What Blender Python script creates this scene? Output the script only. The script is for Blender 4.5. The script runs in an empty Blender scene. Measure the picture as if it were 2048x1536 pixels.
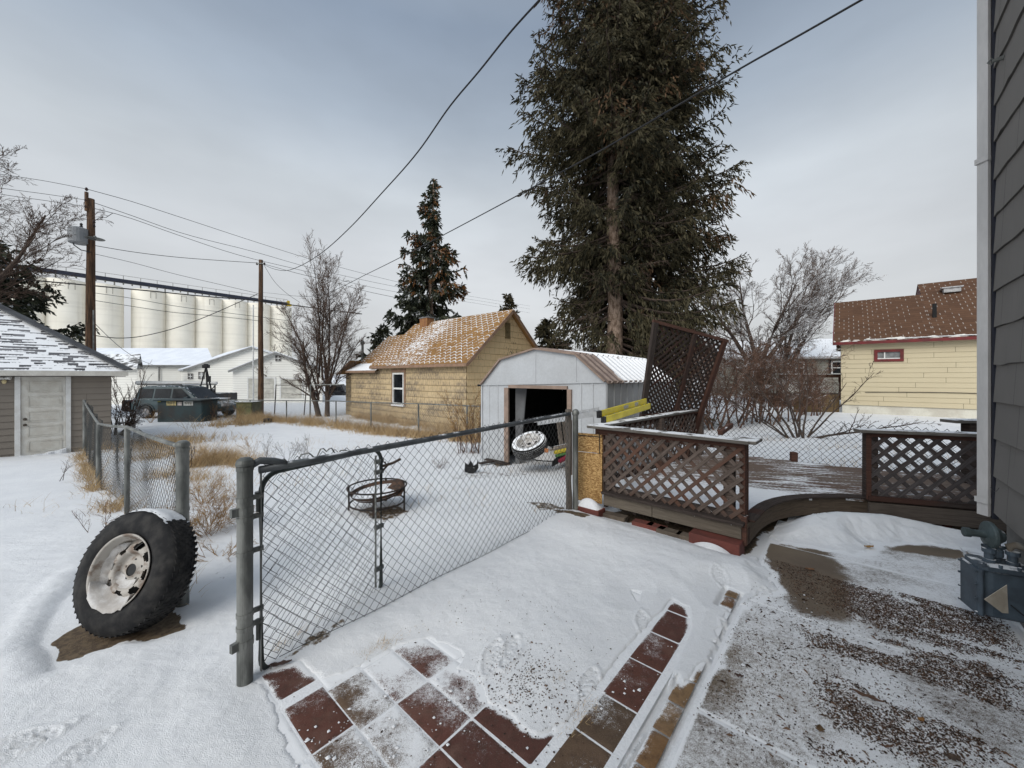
import bpy, math, random
import numpy as np
from mathutils import Vector
R = math.radians
scene = bpy.context.scene
COL = scene.collection

# ------------------------------------------------------------------ camera
F = 765.0      # focal length in photo pixels (photo is 2048 wide)
HOR = 753.0    # horizon row
EYE = 1.65
cam_d = bpy.data.cameras.new("camera")
cam = bpy.data.objects.new("camera", cam_d)
COL.objects.link(cam)
cam.location = (0, 0, EYE)
cam.rotation_euler = (R(90), 0, 0)
cam_d.sensor_width = 36
cam_d.lens = 36 * F / 2048
cam_d.shift_y = (HOR - 768) / 2048
cam_d.clip_end = 3000
cam_d.clip_start = 0.05
scene.camera = cam

# ------------------------------------------------------------------ world, sun, exposure
SUN_DIR = Vector((-0.46, -0.74, 0.70)).normalized()     # towards the sun
world = bpy.data.worlds.new("World")
scene.world = world
world.use_nodes = True
wn = world.node_tree
wn.nodes.clear()
w_out = wn.nodes.new('ShaderNodeOutputWorld')
w_bg = wn.nodes.new('ShaderNodeBackground')
w_bg.inputs['Strength'].default_value = 0.1
wn.links.new(w_bg.outputs[0], w_out.inputs[0])
sky = wn.nodes.new('ShaderNodeTexSky')
sky.sky_type = 'NISHITA'
sky.sun_disc = False
sky.sun_elevation = math.asin(SUN_DIR.z)
sky.sun_rotation = math.atan2(SUN_DIR.x, SUN_DIR.y)
sky.air_density = 1.5
sky.dust_density = 4
tc = wn.nodes.new('ShaderNodeTexCoord')
sep = wn.nodes.new('ShaderNodeSeparateXYZ')
wn.links.new(tc.outputs['Generated'], sep.inputs[0])
ramp = wn.nodes.new('ShaderNodeValToRGB')              # overcast cloud deck: pale at the horizon, heavier above
els = ramp.color_ramp.elements
els[0].position = 0.0; els[0].color = (0.63, 0.655, 0.668, 1)
els[1].position = 1.0; els[1].color = (0.36, 0.42, 0.50, 1)
for p, c in ((0.12, (0.68, 0.70, 0.72)), (0.28, (0.68, 0.71, 0.745)), (0.41, (0.63, 0.68, 0.73)), (0.54, (0.44, 0.51, 0.60)), (0.67, (0.30, 0.37, 0.475)), (0.80, (0.36, 0.42, 0.50))):
    e = els.new(p); e.color = (*c, 1)
wn.links.new(sep.outputs['Z'], ramp.inputs[0])
nz = wn.nodes.new('ShaderNodeTexNoise')
nz.inputs['Scale'].default_value = 1.6
nz.inputs['Detail'].default_value = 5
nz.inputs['Roughness'].default_value = 0.5
mpn = wn.nodes.new('ShaderNodeMapping')
mpn.inputs['Scale'].default_value = (1, 1, 2.6)
wn.links.new(tc.outputs['Generated'], mpn.inputs[0])
wn.links.new(mpn.outputs[0], nz.inputs['Vector'])
nr = wn.nodes.new('ShaderNodeMapRange')
nr.inputs['From Min'].default_value = 0.3; nr.inputs['From Max'].default_value = 0.7
nr.inputs['To Min'].default_value = 8.0; nr.inputs['To Max'].default_value = 10.9
wn.links.new(nz.outputs[0], nr.inputs['Value'])
dotn = wn.nodes.new('ShaderNodeVectorMath'); dotn.operation = 'DOT_PRODUCT'
dotn.inputs[1].default_value = SUN_DIR
wn.links.new(tc.outputs['Generated'], dotn.inputs[0])
glow = wn.nodes.new('ShaderNodeMapRange'); glow.interpolation_type = 'SMOOTHSTEP'   # sky behind the camera, brightened round the sun to lift the snow
glow.inputs['From Min'].default_value = 0.45; glow.inputs['From Max'].default_value = 1.0
glow.inputs['To Min'].default_value = 1.0; glow.inputs['To Max'].default_value = 2.5
wn.links.new(dotn.outputs['Value'], glow.inputs['Value'])
gm = wn.nodes.new('ShaderNodeMath'); gm.operation = 'MULTIPLY'
wn.links.new(nr.outputs[0], gm.inputs[0]); wn.links.new(glow.outputs[0], gm.inputs[1])
sc_ = wn.nodes.new('ShaderNodeVectorMath'); sc_.operation = 'SCALE'
wn.links.new(ramp.outputs[0], sc_.inputs[0]); wn.links.new(gm.outputs[0], sc_.inputs['Scale'])
mixw = wn.nodes.new('ShaderNodeMix'); mixw.data_type = 'RGBA'
mixw.inputs[0].default_value = 0.94
wn.links.new(sky.outputs[0], mixw.inputs[6]); wn.links.new(sc_.outputs[0], mixw.inputs[7])
wn.links.new(mixw.outputs[2], w_bg.inputs['Color'])

sun_d = bpy.data.lights.new("sun", 'SUN')
sun_d.energy = 1.9
sun_d.angle = R(40)
sun_d.color = (1.0, 0.95, 0.87)
sun = bpy.data.objects.new("sun", sun_d)
COL.objects.link(sun)
sun.rotation_euler = SUN_DIR.to_track_quat('Z', 'Y').to_euler()

vs = scene.view_settings
vs.view_transform = 'Standard'
vs.look = 'None'
vs.exposure = 0.0
vs.gamma = 1

# ------------------------------------------------------------------ numbers and helpers
U = np.array([0.656, 0.755, 0.0])     # away to the right (the house wall, the fence)
V = np.array([-0.755, 0.656, 0.0])    # away to the left
Z3 = np.array([0.0, 0.0, 1.0])
rng = np.random.default_rng(7)

def at(x, y, Y):                      # a photo pixel at a known depth
    return np.array([(x - 1024) / F * Y, Y, EYE - (y - HOR) / F * Y])

def on_z(x, y, z=0.0):                # a photo pixel on a level plane
    return at(x, y, F * (EYE - z) / (y - HOR))

def sstep(a, b, x):
    t = np.clip((x - a) / (b - a), 0, 1)
    return t * t * (3 - 2 * t)

def vnoise(x, y, seed=0):
    x = np.asarray(x, float); y = np.asarray(y, float)
    xi = np.floor(x).astype(np.int64); yi = np.floor(y).astype(np.int64)
    fx = x - xi; fy = y - yi
    fx = fx * fx * (3 - 2 * fx); fy = fy * fy * (3 - 2 * fy)
    def hsh(a, b):
        n = (a * 374761393 + b * 668265263 + seed * 974634777) & 0x7fffffff
        n = ((n ^ (n >> 13)) * 1274126177) & 0x7fffffff
        return ((n ^ (n >> 16)) & 0xffff) / 65535.0
    return ((hsh(xi, yi) * (1 - fx) + hsh(xi + 1, yi) * fx) * (1 - fy)
            + (hsh(xi, yi + 1) * (1 - fx) + hsh(xi + 1, yi + 1) * fx) * fy)

def fbm(x, y, octs=4, seed=0):
    s = 0; a = 0.5; t = 0
    for i in range(octs):
        s = s + a * vnoise(x, y, seed + i * 17); t += a
        x = x * 2.03 + 5.1; y = y * 2.03 + 1.7; a *= 0.5
    return s / t

def gz(x, y):                          # the lie of the land
    x = np.asarray(x, float); y = np.asarray(y, float)
    q = y + 0.25 * np.maximum(0, -x - 3)
    g = -0.052 * np.clip(q - 4.5, 0, 10.5)
    return g * np.clip(1 - (x - 2) / 10, 0, 1)

# ---- material language
class S:
    def __init__(s, nt, sock): s.nt = nt; s.k = sock
    def _m(s, op, *a):
        n = s.nt.nodes.new('ShaderNodeMath'); n.operation = op
        for i, v in enumerate((s,) + a):
            if isinstance(v, S): s.nt.links.new(v.k, n.inputs[i])
            else: n.inputs[i].default_value = v
        return S(s.nt, n.outputs[0])
    def __add__(s, o): return s._m('ADD', o)
    def __sub__(s, o): return s._m('SUBTRACT', o)
    def __mul__(s, o): return s._m('MULTIPLY', o)
    def __truediv__(s, o): return s._m('DIVIDE', o)
    def floor(s): return s._m('FLOOR')
    def frac(s): return s._m('FRACT')
    def absv(s): return s._m('ABSOLUTE')
    def sin(s): return s._m('SINE')
    def mn(s, o): return s._m('MINIMUM', o)
    def mx(s, o): return s._m('MAXIMUM', o)
    def lt(s, o): return s._m('LESS_THAN', o)
    def gt(s, o): return s._m('GREATER_THAN', o)
    def mod2(s): return (s * 0.5).frac() * 2
    def step(s, a, b, lo=0.0, hi=1.0):
        n = s.nt.nodes.new('ShaderNodeMapRange'); n.interpolation_type = 'SMOOTHSTEP'
        s.nt.links.new(s.k, n.inputs['Value'])
        n.inputs['From Min'].default_value = a; n.inputs['From Max'].default_value = b
        n.inputs['To Min'].default_value = lo; n.inputs['To Max'].default_value = hi
        return S(s.nt, n.outputs[0])

class M:
    def __init__(s, name, rough=0.8, metal=0.0, spec=0.3):
        s.m = bpy.data.materials.new(name); s.m.use_nodes = True
        s.nt = s.m.node_tree
        s.b = s.nt.nodes['Principled BSDF']
        s.b.inputs['Roughness'].default_value = rough
        s.b.inputs['Metallic'].default_value = metal
        s.b.inputs['Specular IOR Level'].default_value = spec
    def coord(s, kind='Object', scale=(1, 1, 1)):
        t = s.nt.nodes.new('ShaderNodeTexCoord')
        mp = s.nt.nodes.new('ShaderNodeMapping'); mp.inputs['Scale'].default_value = scale
        s.nt.links.new(t.outputs[kind], mp.inputs[0])
        return mp.outputs[0]
    def uv(s):
        t = s.nt.nodes.new('ShaderNodeTexCoord'); q = s.nt.nodes.new('ShaderNodeSeparateXYZ')
        s.nt.links.new(t.outputs['UV'], q.inputs[0])
        return S(s.nt, q.outputs[0]), S(s.nt, q.outputs[1])
    def noise(s, scale, kind='Object', stretch=(1, 1, 1), detail=4, rough=0.55):
        n = s.nt.nodes.new('ShaderNodeTexNoise')
        n.inputs['Scale'].default_value = scale; n.inputs['Detail'].default_value = detail
        n.inputs['Roughness'].default_value = rough
        s.nt.links.new(s.coord(kind, stretch), n.inputs['Vector'])
        return S(s.nt, n.outputs[0])
    def rnd(s, a, b):                 # one random value per cell
        n = s.nt.nodes.new('ShaderNodeTexWhiteNoise'); n.noise_dimensions = '2D'
        c = s.nt.nodes.new('ShaderNodeCombineXYZ')
        s.nt.links.new(a.k, c.inputs[0]); s.nt.links.new(b.k, c.inputs[1])
        s.nt.links.new(c.outputs[0], n.inputs['Vector'])
        return S(s.nt, n.outputs[0])
    def attr(s, name):
        n = s.nt.nodes.new('ShaderNodeAttribute'); n.attribute_name = name
        return n
    def fac(s, name): return S(s.nt, s.attr(name).outputs['Fac'])
    def colr(s, name): return S(s.nt, s.attr(name).outputs['Color'])
    def rgb(s, c):
        n = s.nt.nodes.new('ShaderNodeRGB'); n.outputs[0].default_value = (*c[:3], 1); return S(s.nt, n.outputs[0])
    def mix(s, f, a, b, mode='MIX'):
        n = s.nt.nodes.new('ShaderNodeMix'); n.data_type = 'RGBA'; n.blend_type = mode
        for i, v in ((0, f), (6, a), (7, b)):
            if isinstance(v, S): s.nt.links.new(v.k, n.inputs[i])
            elif i == 0: n.inputs[0].default_value = v
            else: n.inputs[i].default_value = (*v[:3], 1)
        return S(s.nt, n.outputs[2])
    def up(s):
        g = s.nt.nodes.new('ShaderNodeNewGeometry'); q = s.nt.nodes.new('ShaderNodeSeparateXYZ')
        s.nt.links.new(g.outputs['Normal'], q.inputs[0]); return S(s.nt, q.outputs[2])
    def color(s, c):
        if isinstance(c, S): s.nt.links.new(c.k, s.b.inputs['Base Color'])
        else: s.b.inputs['Base Color'].default_value = (*c[:3], 1)
        return s
    def roughness(s, v): s.nt.links.new(v.k, s.b.inputs['Roughness']); return s
    def bump(s, h, strength=0.3, dist=0.01):
        n = s.nt.nodes.new('ShaderNodeBump')
        n.inputs['Strength'].default_value = strength; n.inputs['Distance'].default_value = dist
        s.nt.links.new(h.k, n.inputs['Height']); s.nt.links.new(n.outputs[0], s.b.inputs['Normal'])
        return s

SNOW = (0.83, 0.838, 0.848)
def dust_top(m, col, amount=0.5, scale=9, lo=0.5, hi=0.85):
    """snow lying on faces that look up"""
    k = m.up().step(lo, hi) * (m.noise(scale).step(0.62 - amount * 0.5, 0.72 - amount * 0.5))
    return m.mix(k, col, SNOW)

def plain(name, c1, c2=None, rough=0.8, metal=0.0, ns=6, stretch=(1, 1, 1), bump=0.15, bs=None, snow=0.0, lo=.35, hi=.65, spec=0.3, dist=.005):
    m = M(name, rough, metal, spec)
    c2 = c2 or tuple(x * 0.7 for x in c1)
    n = m.noise(ns, stretch=stretch, detail=6)
    c = m.mix(n.step(lo, hi), c1, c2)
    fine = m.noise((bs or ns * 12), stretch=stretch)
    c = m.mix((fine.step(.3, .8)) * 0.25, c, tuple(x * 0.55 for x in c1))
    if snow: c = dust_top(m, c, snow)
    m.color(c)
    if bump: m.bump(fine + n * 2, bump, dist)
    return m.m

def wood(name, c1, c2, red=None, snow=0.0, bump=0.5):
    m = M(name, 0.9, 0, 0.15)
    g = m.noise(5, 'UV', (1.0, 14, 1), detail=8, rough=.65)
    big = m.noise(1.3, 'UV', (1, 3, 1), detail=4)
    c = m.mix(g.step(.32, .68), c1, c2)
    if red: c = m.mix((big + m.fac('tint') * .45).step(.76, 1.0), c, red)
    c = m.mix(m.fac('tint').step(0, 1, 0, .45), c, tuple(x * .45 for x in c1))
    if snow: c = dust_top(m, c, snow)
    m.color(c); m.bump(g, bump, .004)
    return m.m

# ---- mesh builder
class MB:
    def __init__(s): s.v = []; s.f = []; s.uv = []; s.t = []; s.mi = []; s.n = 0
    def add(s, verts, faces, uvs=None, tint=None, mi=0):
        verts = np.asarray(verts, float)
        tint = random.random() if tint is None else tint
        b = s.n
        s.v.append(verts); s.n += len(verts)
        for i, f in enumerate(faces):
            s.f.append([b + k for k in f])
            s.uv.append(uvs[i] if uvs else [(0, 0)] * len(f))
            s.t.append(tint); s.mi.append(mi)
        return s
    def box(s, c, ax, ay, az, mi=0, tint=None):
        """box: centre and three half-extent vectors (ax is the long axis)"""
        c, ax, ay, az = (np.asarray(q, float) for q in (c, ax, ay, az))
        vs = [c + i * ax + j * ay + k * az for i in (-1, 1) for j in (-1, 1) for k in (-1, 1)]
        fs = [(0, 1, 3, 2), (4, 6, 7, 5), (0, 4, 5, 1), (2, 3, 7, 6), (0, 2, 6, 4), (1, 5, 7, 3)]
        lx, ly, lz = (2 * np.linalg.norm(q) for q in (ax, ay, az))
        o = random.random() * 9
        def uvq(f, kind):
            out = []
            for k in f:
                i, j, l = (k >> 2) & 1, (k >> 1) & 1, k & 1
                out.append({'x': (o + j * ly, l * lz + o), 'y': (o + i * lx, l * lz + o), 'z': (o + i * lx, j * ly + o)}[kind])
            return out
        uvs = [uvq(f, k) for f, k in zip(fs, 'xxyyzz')]
        return s.add(vs, fs, uvs, tint, mi)
    def aabb(s, x0, x1, y0, y1, z0, z1, mi=0, tint=None):
        return s.box(((x0 + x1) / 2, (y0 + y1) / 2, (z0 + z1) / 2), ((x1 - x0) / 2, 0, 0), (0, (y1 - y0) / 2, 0), (0, 0, (z1 - z0) / 2), mi, tint)
    def bar(s, p, q, w, t, up=(0, 0, 1), mi=0, tint=None):
        """board from p to q: width w across, thickness t along 'up'"""
        p = np.asarray(p, float); q = np.asarray(q, float); up = np.asarray(up, float)
        d = q - p; L = np.linalg.norm(d)
        if L < 1e-6: return s
        d /= L
        side = np.cross(d, up); ns = np.linalg.norm(side)
        if ns < 1e-5: side = np.cross(d, (1, 0, 0)); ns = np.linalg.norm(side)
        side /= ns; u2 = np.cross(side, d)
        return s.box((p + q) / 2, d * L / 2, side * w / 2, u2 * t / 2, mi, tint)
    def tube(s, pts, r, sides=6, cap=True, mi=0, tint=None, closed=False):
        pts = np.asarray(pts, float); n = len(pts)
        r = np.broadcast_to(np.asarray(r, float), (n,))
        if closed: d = np.roll(pts, -1, 0) - np.roll(pts, 1, 0)
        else: d = np.gradient(pts, axis=0)
        d /= np.maximum(np.linalg.norm(d, axis=1, keepdims=True), 1e-9)
        ref = np.array([0, 0, 1.0]) if abs(d[:, 2]).mean() < .8 else np.array([1.0, 0, 0])
        a = np.cross(d, ref); a /= np.maximum(np.linalg.norm(a, axis=1, keepdims=True), 1e-9)
        b = np.cross(d, a)
        th = np.arange(sides) * 2 * math.pi / sides
        vs = (pts[:, None] + r[:, None, None] * (np.cos(th)[None, :, None] * a[:, None] + np.sin(th)[None, :, None] * b[:, None])).reshape(-1, 3)
        fs = []; uvs = []
        L = 0
        for i in range(n if closed else n - 1):
            j = (i + 1) % n
            for k in range(sides):
                k2 = (k + 1) % sides
                fs.append((i * sides + k, i * sides + k2, j * sides + k2, j * sides + k))
                uvs.append([(i * .1, k * .05), (i * .1, k * .05 + .05), (i * .1 + .1, k * .05 + .05), (i * .1 + .1, k * .05)])
        if cap and not closed:
            fs.append(tuple(range(sides - 1, -1, -1))); uvs.append([(0, 0)] * sides)
            fs.append(tuple((n - 1) * sides + k for k in range(sides))); uvs.append([(0, 0)] * sides)
        return s.add(vs, fs, uvs, tint, mi)
    def lathe(s, prof, c=(0, 0, 0), axis=(0, 0, 1), seg=24, mi=0, tint=None):
        """prof: (radius, height) pairs about the axis"""
        c = np.asarray(c, float); ax = np.asarray(axis, float); ax /= np.linalg.norm(ax)
        ref = np.array([0, 0, 1.0]) if abs(ax[2]) < .9 else np.array([1.0, 0, 0])
        a = np.cross(ax, ref); a /= np.linalg.norm(a); b = np.cross(ax, a)
        th = np.arange(seg) * 2 * math.pi / seg
        vs = []
        for r, h in prof:
            for q in th: vs.append(c + ax * h + r * (math.cos(q) * a + math.sin(q) * b))
        fs = []
        for i in range(len(prof) - 1):
            for k in range(seg):
                k2 = (k + 1) % seg
                fs.append((i * seg + k, i * seg + k2, (i + 1) * seg + k2, (i + 1) * seg + k))
        if prof[0][0] > 1e-4 and False: fs.append(tuple(range(seg)))
        return s.add(vs, fs, None, tint, mi)
    def poly(s, pts, n=None, uvs=None, mi=0, tint=None):
        return s.add(pts, [tuple(range(len(pts)))], [uvs] if uvs else None, tint, mi)
    def prism(s, pts, ext, mi=0, tint=None):
        """flat outline pushed along ext"""
        pts = np.asarray(pts, float); ext = np.asarray(ext, float); n = len(pts)
        vs = np.vstack([pts, pts + ext])
        fs = [tuple(range(n - 1, -1, -1)), tuple(range(n, 2 * n))] + [(i, (i + 1) % n, n + (i + 1) % n, n + i) for i in range(n)]
        return s.add(vs, fs, None, tint, mi)
    def build(s, name, mat, parent=None, smooth=False, bevel=0):
        me = bpy.data.meshes.new(name)
        if s.v:
            v = np.vstack(s.v)
            off = np.zeros(3)
            cnt = np.array([len(f) for f in s.f], np.int32)
            me.vertices.add(len(v)); me.vertices.foreach_set('co', v.astype(np.float32).ravel())
            me.loops.add(int(cnt.sum())); me.loops.foreach_set('vertex_index', np.concatenate([np.asarray(f, np.int32) for f in s.f]))
            me.polygons.add(len(cnt))
            st = np.zeros(len(cnt), np.int32); st[1:] = np.cumsum(cnt)[:-1]
            me.polygons.foreach_set('loop_start', st)
            me.polygons.foreach_set('loop_total', cnt)
            me.polygons.foreach_set('material_index', np.array(s.mi, np.int32))
            me.polygons.foreach_set('use_smooth', np.full(len(cnt), smooth))
            me.update(calc_edges=True)
            uvl = me.uv_layers.new(name='UVMap')
            uvl.data.foreach_set('uv', np.concatenate([np.asarray(u, np.float32).ravel() for u in s.uv]))
            at_ = me.attributes.new('tint', 'FLOAT', 'FACE')
            at_.data.foreach_set('value', np.array(s.t, np.float32))
        for mm in (mat if isinstance(mat, (list, tuple)) else [mat]): me.materials.append(mm)
        o = link(name, me, parent)
        if bevel:
            bm = o.modifiers.new('bevel', 'BEVEL'); bm.width = bevel; bm.segments = 1; bm.limit_method = 'ANGLE'
        return o

def link(name, me, parent=None):
    o = bpy.data.objects.new(name, me); COL.objects.link(o)
    if parent is not None:
        o.parent = parent
        if parent.type == 'EMPTY': o.location = -Vector(parent.location)
    return o

def thing(name, label, cat, loc, group=None):
    o = bpy.data.objects.new(name, None); COL.objects.link(o)
    o.location = tuple(float(q) for q in loc); o.empty_display_size = .2
    o['label'] = label; o['category'] = cat
    if group: o['group'] = group
    return o
def tag(o, label, cat, group=None):
    o['label'] = label; o['category'] = cat
    if group: o['group'] = group
    return o
def kind(o, k): o['kind'] = k; return o

def soup(name, verts, faces, mat, parent=None, attrs=None, smooth=False):
    """fast mesh from arrays: verts (n,3), faces (m,k), per-face float attributes"""
    me = bpy.data.meshes.new(name)
    v = np.asarray(verts, np.float32); f = np.asarray(faces, np.int32)
    me.vertices.add(len(v)); me.vertices.foreach_set('co', v.ravel())
    me.loops.add(f.size); me.loops.foreach_set('vertex_index', f.ravel())
    me.polygons.add(len(f))
    me.polygons.foreach_set('loop_start', np.arange(len(f), dtype=np.int32) * f.shape[1])
    me.polygons.foreach_set('loop_total', np.full(len(f), f.shape[1], np.int32))
    me.polygons.foreach_set('use_smooth', np.full(len(f), smooth))
    me.update(calc_edges=True)
    for k, a in (attrs or {}).items():
        a = np.asarray(a, np.float32)
        dom = 'FACE' if len(a) == len(f) and a.ndim == 1 else 'POINT'
        if a.ndim == 1:
            if len(a) == len(v) and len(a) != len(f): dom = 'POINT'
            q = me.attributes.new(k, 'FLOAT', dom); q.data.foreach_set('value', a)
        else:
            q = me.attributes.new(k, 'FLOAT_VECTOR', 'FACE' if len(a) == len(f) else 'POINT'); q.data.foreach_set('vector', a.ravel())
    for mm in (mat if isinstance(mat, (list, tuple)) else [mat]): me.materials.append(mm)
    return link(name, me, parent)

# ------------------------------------------------------------------ shared materials
def snow_mat():
    m = M('snow', 0.75, 0, 0.25)
    n1 = m.noise(2.2, detail=5); n2 = m.noise(38, detail=5); n3 = m.noise(260, detail=2)
    c = m.mix(n1.step(.3, .7), (0.83, 0.838, 0.845), (0.775, 0.785, 0.798))
    soil = m.fac('soil') + (m.noise(16, detail=7, rough=.7) - 0.5) * 0.9
    k = soil.step(.42, .58)
    dirt = m.mix(m.noise(30, detail=6).step(.35, .65), (0.165, 0.12, 0.075), (0.085, 0.06, 0.04))
    m.color(m.mix(k, c, dirt))
    rp_ = m.noise(9, stretch=(1, 2.6, 1), detail=4)
    m.bump(n1 * 2 + rp_ * .5 + n2 * .7 + n3 * .8, 0.6, .012)
    return m.m
MT = {}
MT['snow'] = snow_mat()
MT['pure_snow'] = plain('fresh_snow', (0.83, 0.838, 0.848), (0.78, 0.79, 0.805), .8, ns=8, bump=.4, dist=.01)
MT['galv'] = plain('galvanised_steel', (0.23, 0.235, 0.22), (0.10, 0.105, 0.098), .5, .3, ns=11, stretch=(1, 1, .3), bump=.15, spec=.4, lo=.38, hi=.6)
MT['wire'] = plain('galvanised_wire', (0.060, 0.062, 0.060), (0.03, 0.03, 0.028), .6, .2, ns=9, bump=0)
MT['wire_far'] = plain('weathered_wire', (0.15, 0.15, 0.145), (0.09, 0.085, 0.08), .6, .2, ns=3, bump=0)
MT['black'] = plain('black_plastic', (0.012, 0.012, 0.013), (0.02, 0.02, 0.02), .45, ns=12, bump=.1)
MT['cable'] = plain('black_cable', (0.012, 0.012, 0.014), (0.02, 0.02, 0.022), .5, ns=2, bump=0)
MT['deck'] = wood('weathered_deck_wood', (0.165, 0.13, 0.11), (0.07, 0.053, 0.045), red=(0.14, 0.065, 0.042), snow=0.1)
MT['deck_top'] = wood('weathered_rail_wood', (0.19, 0.175, 0.155), (0.09, 0.08, 0.07), snow=0.5)
MT['redwood'] = wood('faded_red_wood', (0.125, 0.062, 0.045), (0.06, 0.035, 0.028), snow=.05)
MT['darkwood'] = wood('dark_wet_wood', (0.075, 0.058, 0.05), (0.03, 0.024, 0.022), red=(0.08, 0.035, 0.025))
MT['white_trim'] = plain('white_painted_trim', (0.72, 0.72, 0.70), (0.62, 0.61, 0.58), .6, ns=5, bump=.1)
MT['glass'] = plain('dark_window_glass', (0.008, 0.009, 0.011), (0.02, 0.022, 0.025), .12, ns=2.5, bump=0, spec=.25)
MT['pole'] = plain('creosoted_pole', (0.15, 0.085, 0.048), (0.05, 0.032, 0.022), .9, ns=4, stretch=(4, 4, .4), bump=.4)
# ------------------------------------------------------------------ ground, snow, patio
def sdist(px, py, poly):
    """signed distance to a polygon, negative inside"""
    poly = np.asarray(poly, float); d = np.full(px.shape, 1e9); ins = np.zeros(px.shape, bool)
    n = len(poly)
    for i in range(n):
        ax, ay = poly[i]; bx, by = poly[(i + 1) % n]
        ex, ey = bx - ax, by - ay
        t = np.clip(((px - ax) * ex + (py - ay) * ey) / (ex * ex + ey * ey + 1e-12), 0, 1)
        d = np.minimum(d, np.hypot(px - ax - t * ex, py - ay - t * ey))
        c = ((ay > py) != (by > py)) & (px < (bx - ax) * (py - ay) / (by - ay + 1e-12) + ax)
        ins ^= c
    return np.where(ins, -d, d)
def gp(pts, z=0.0): return [tuple(on_z(x, y, z)[:2]) for x, y in pts]

DECK_POLY = [(1.12, 4.60), (2.20, 3.60), (2.28, 3.68), (2.65, 4.07), (3.11, 4.36), (3.54, 4.43), (4.05, 4.38), (4.92, 4.05),
             (6.3, 3.6), (7.3, 5.0), (6.1, 5.35), (5.24, 5.77), (4.22, 6.53), (3.4, 6.95), (2.2, 5.8)]
PO0 = (-1.43, 2.10)
BARE = [  # polygon (photo pixels on the ground), edge softness in metres
    (gp([(505, 1356), (560, 1328), (600, 1320), (640, 1362), (725, 1340), (800, 1296), (850, 1284), (908, 1314), (880, 1345), (955, 1368), (990, 1400), (1050, 1436), (1105, 1480), (1150, 1560), (1180, 1800), (720, 1800), (610, 1500)]), .05),
    ([(PO0[0] + .755 * a + .656 * b, PO0[1] - .656 * a + .755 * b) for a, b in ((1.20, -1.2), (1.76, -1.2), (1.74, 1.2), (1.70, 2.0), (1.62, 2.25), (1.49, 2.27), (1.46, .9), (1.30, .62))], .05),
    ([(PO0[0] + .755 * a + .656 * b, PO0[1] - .656 * a + .755 * b) for a, b in ((1.735, -1.2), (1.885, -1.2), (1.885, 1.35), (1.76, 1.55))], .03),
    ([(PO0[0] + .755 * a + .656 * b, PO0[1] - .656 * a + .755 * b) for a, b in ((1.745, 2.42), (1.885, 2.40), (1.88, 2.70), (1.745, 2.72))], .02),
    (gp([(1262, 1180), (1282, 1184), (1275, 1202)]), .015),
    (gp([(1502, 1108), (1500, 1080), (1530, 1062), (1560, 1085), (1630, 1092), (1710, 1112), (1760, 1090), (1850, 1086), (1960, 1098), (2040, 1240), (2300, 1700), (1290, 1900), (1330, 1500), (1400, 1330), (1450, 1210), (1560, 1180), (1545, 1140)]), .05),
    ([(x, y) for x, y in DECK_POLY], .06),
    ([(1.0, 4.62), (2.1, 3.58), (2.28, 3.50), (2.4, 3.7), (2.9, 4.2), (1.3, 5.0)], .04),
]
SOIL = [
    (gp([(100, 1292), (165, 1250), (250, 1240), (345, 1222), (385, 1258), (320, 1284), (240, 1296), (180, 1310), (120, 1318)]), .03, 1.0),
    (gp([(1110, 1030), (1150, 1036), (1180, 1045), (1100, 1042)]), .04, .8),
    (gp([(1040, 1000), (1120, 1005), (1140, 1030), (1080, 1030)]), .12, .55),
    (gp([(700, 1030), (770, 1046), (830, 1026), (800, 1010), (730, 1015)]), .07, .6),
    (gp([(380, 1040), (440, 1060), (470, 1160), (430, 1200), (395, 1130)]), .2, .42),
    (gp([(510, 1340), (600, 1290), (720, 1215), (740, 1222), (620, 1300), (530, 1350)]), .05, .55),
    (gp([(860, 940), (960, 925), (1080, 935), (1050, 950), (900, 955)]), .3, .45),
    ([(x, y) for x, y in DECK_POLY], .08, 1.0),
]
FEET = [(1440, 1158, 75), (1290, 1248, 80), (1345, 1240, 40), (1470, 1265, 95), (1485, 1320, 10), (1530, 1195, 60), (1020, 1310, 70),
        (985, 1318, 75), (1180, 1375, 65), (1640, 1060, 70), (1720, 1085, 75), (1250, 1380, 30), (1660, 1440, 10), (60, 1500, 60), (150, 1520, 75), (40, 1490, 20)]
def bare_d(x, y):
    """signed distance to the swept paving, negative where it is bare"""
    D = np.full(x.shape, 9.0)
    wob = (fbm(x * 3.1, y * 3.1, 4, 3) - .5) * .24 + (fbm(x * 17, y * 17, 3, 5) - .5) * .05
    for i, (p, s) in enumerate(BARE):
        m = (x > min(q[0] for q in p) - .6) & (x < max(q[0] for q in p) + .6) & (y > min(q[1] for q in p) - .6) & (y < max(q[1] for q in p) + .6)
        if m.any(): D[m] = np.minimum(D[m], sdist(x[m], y[m], p) + wob[m] * (.6 if i == 0 else .35 if i == 1 else 1 if i == 5 else .22 if i == 2 else .1))
    return D
def soil_of(x, y):
    b = np.zeros(x.shape)
    for p, s, a in SOIL:
        m = (x > min(q[0] for q in p) - .8) & (x < max(q[0] for q in p) + .8) & (y > min(q[1] for q in p) - .8) & (y < max(q[1] for q in p) + .8)
        if m.any():
            d = sdist(x[m], y[m], p) + (fbm(x[m] * 5, y[m] * 5, 4, 9) - .5) * .18
            b[m] = np.maximum(b[m], a * (1 - sstep(-s, s, d)))
    return b
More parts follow.
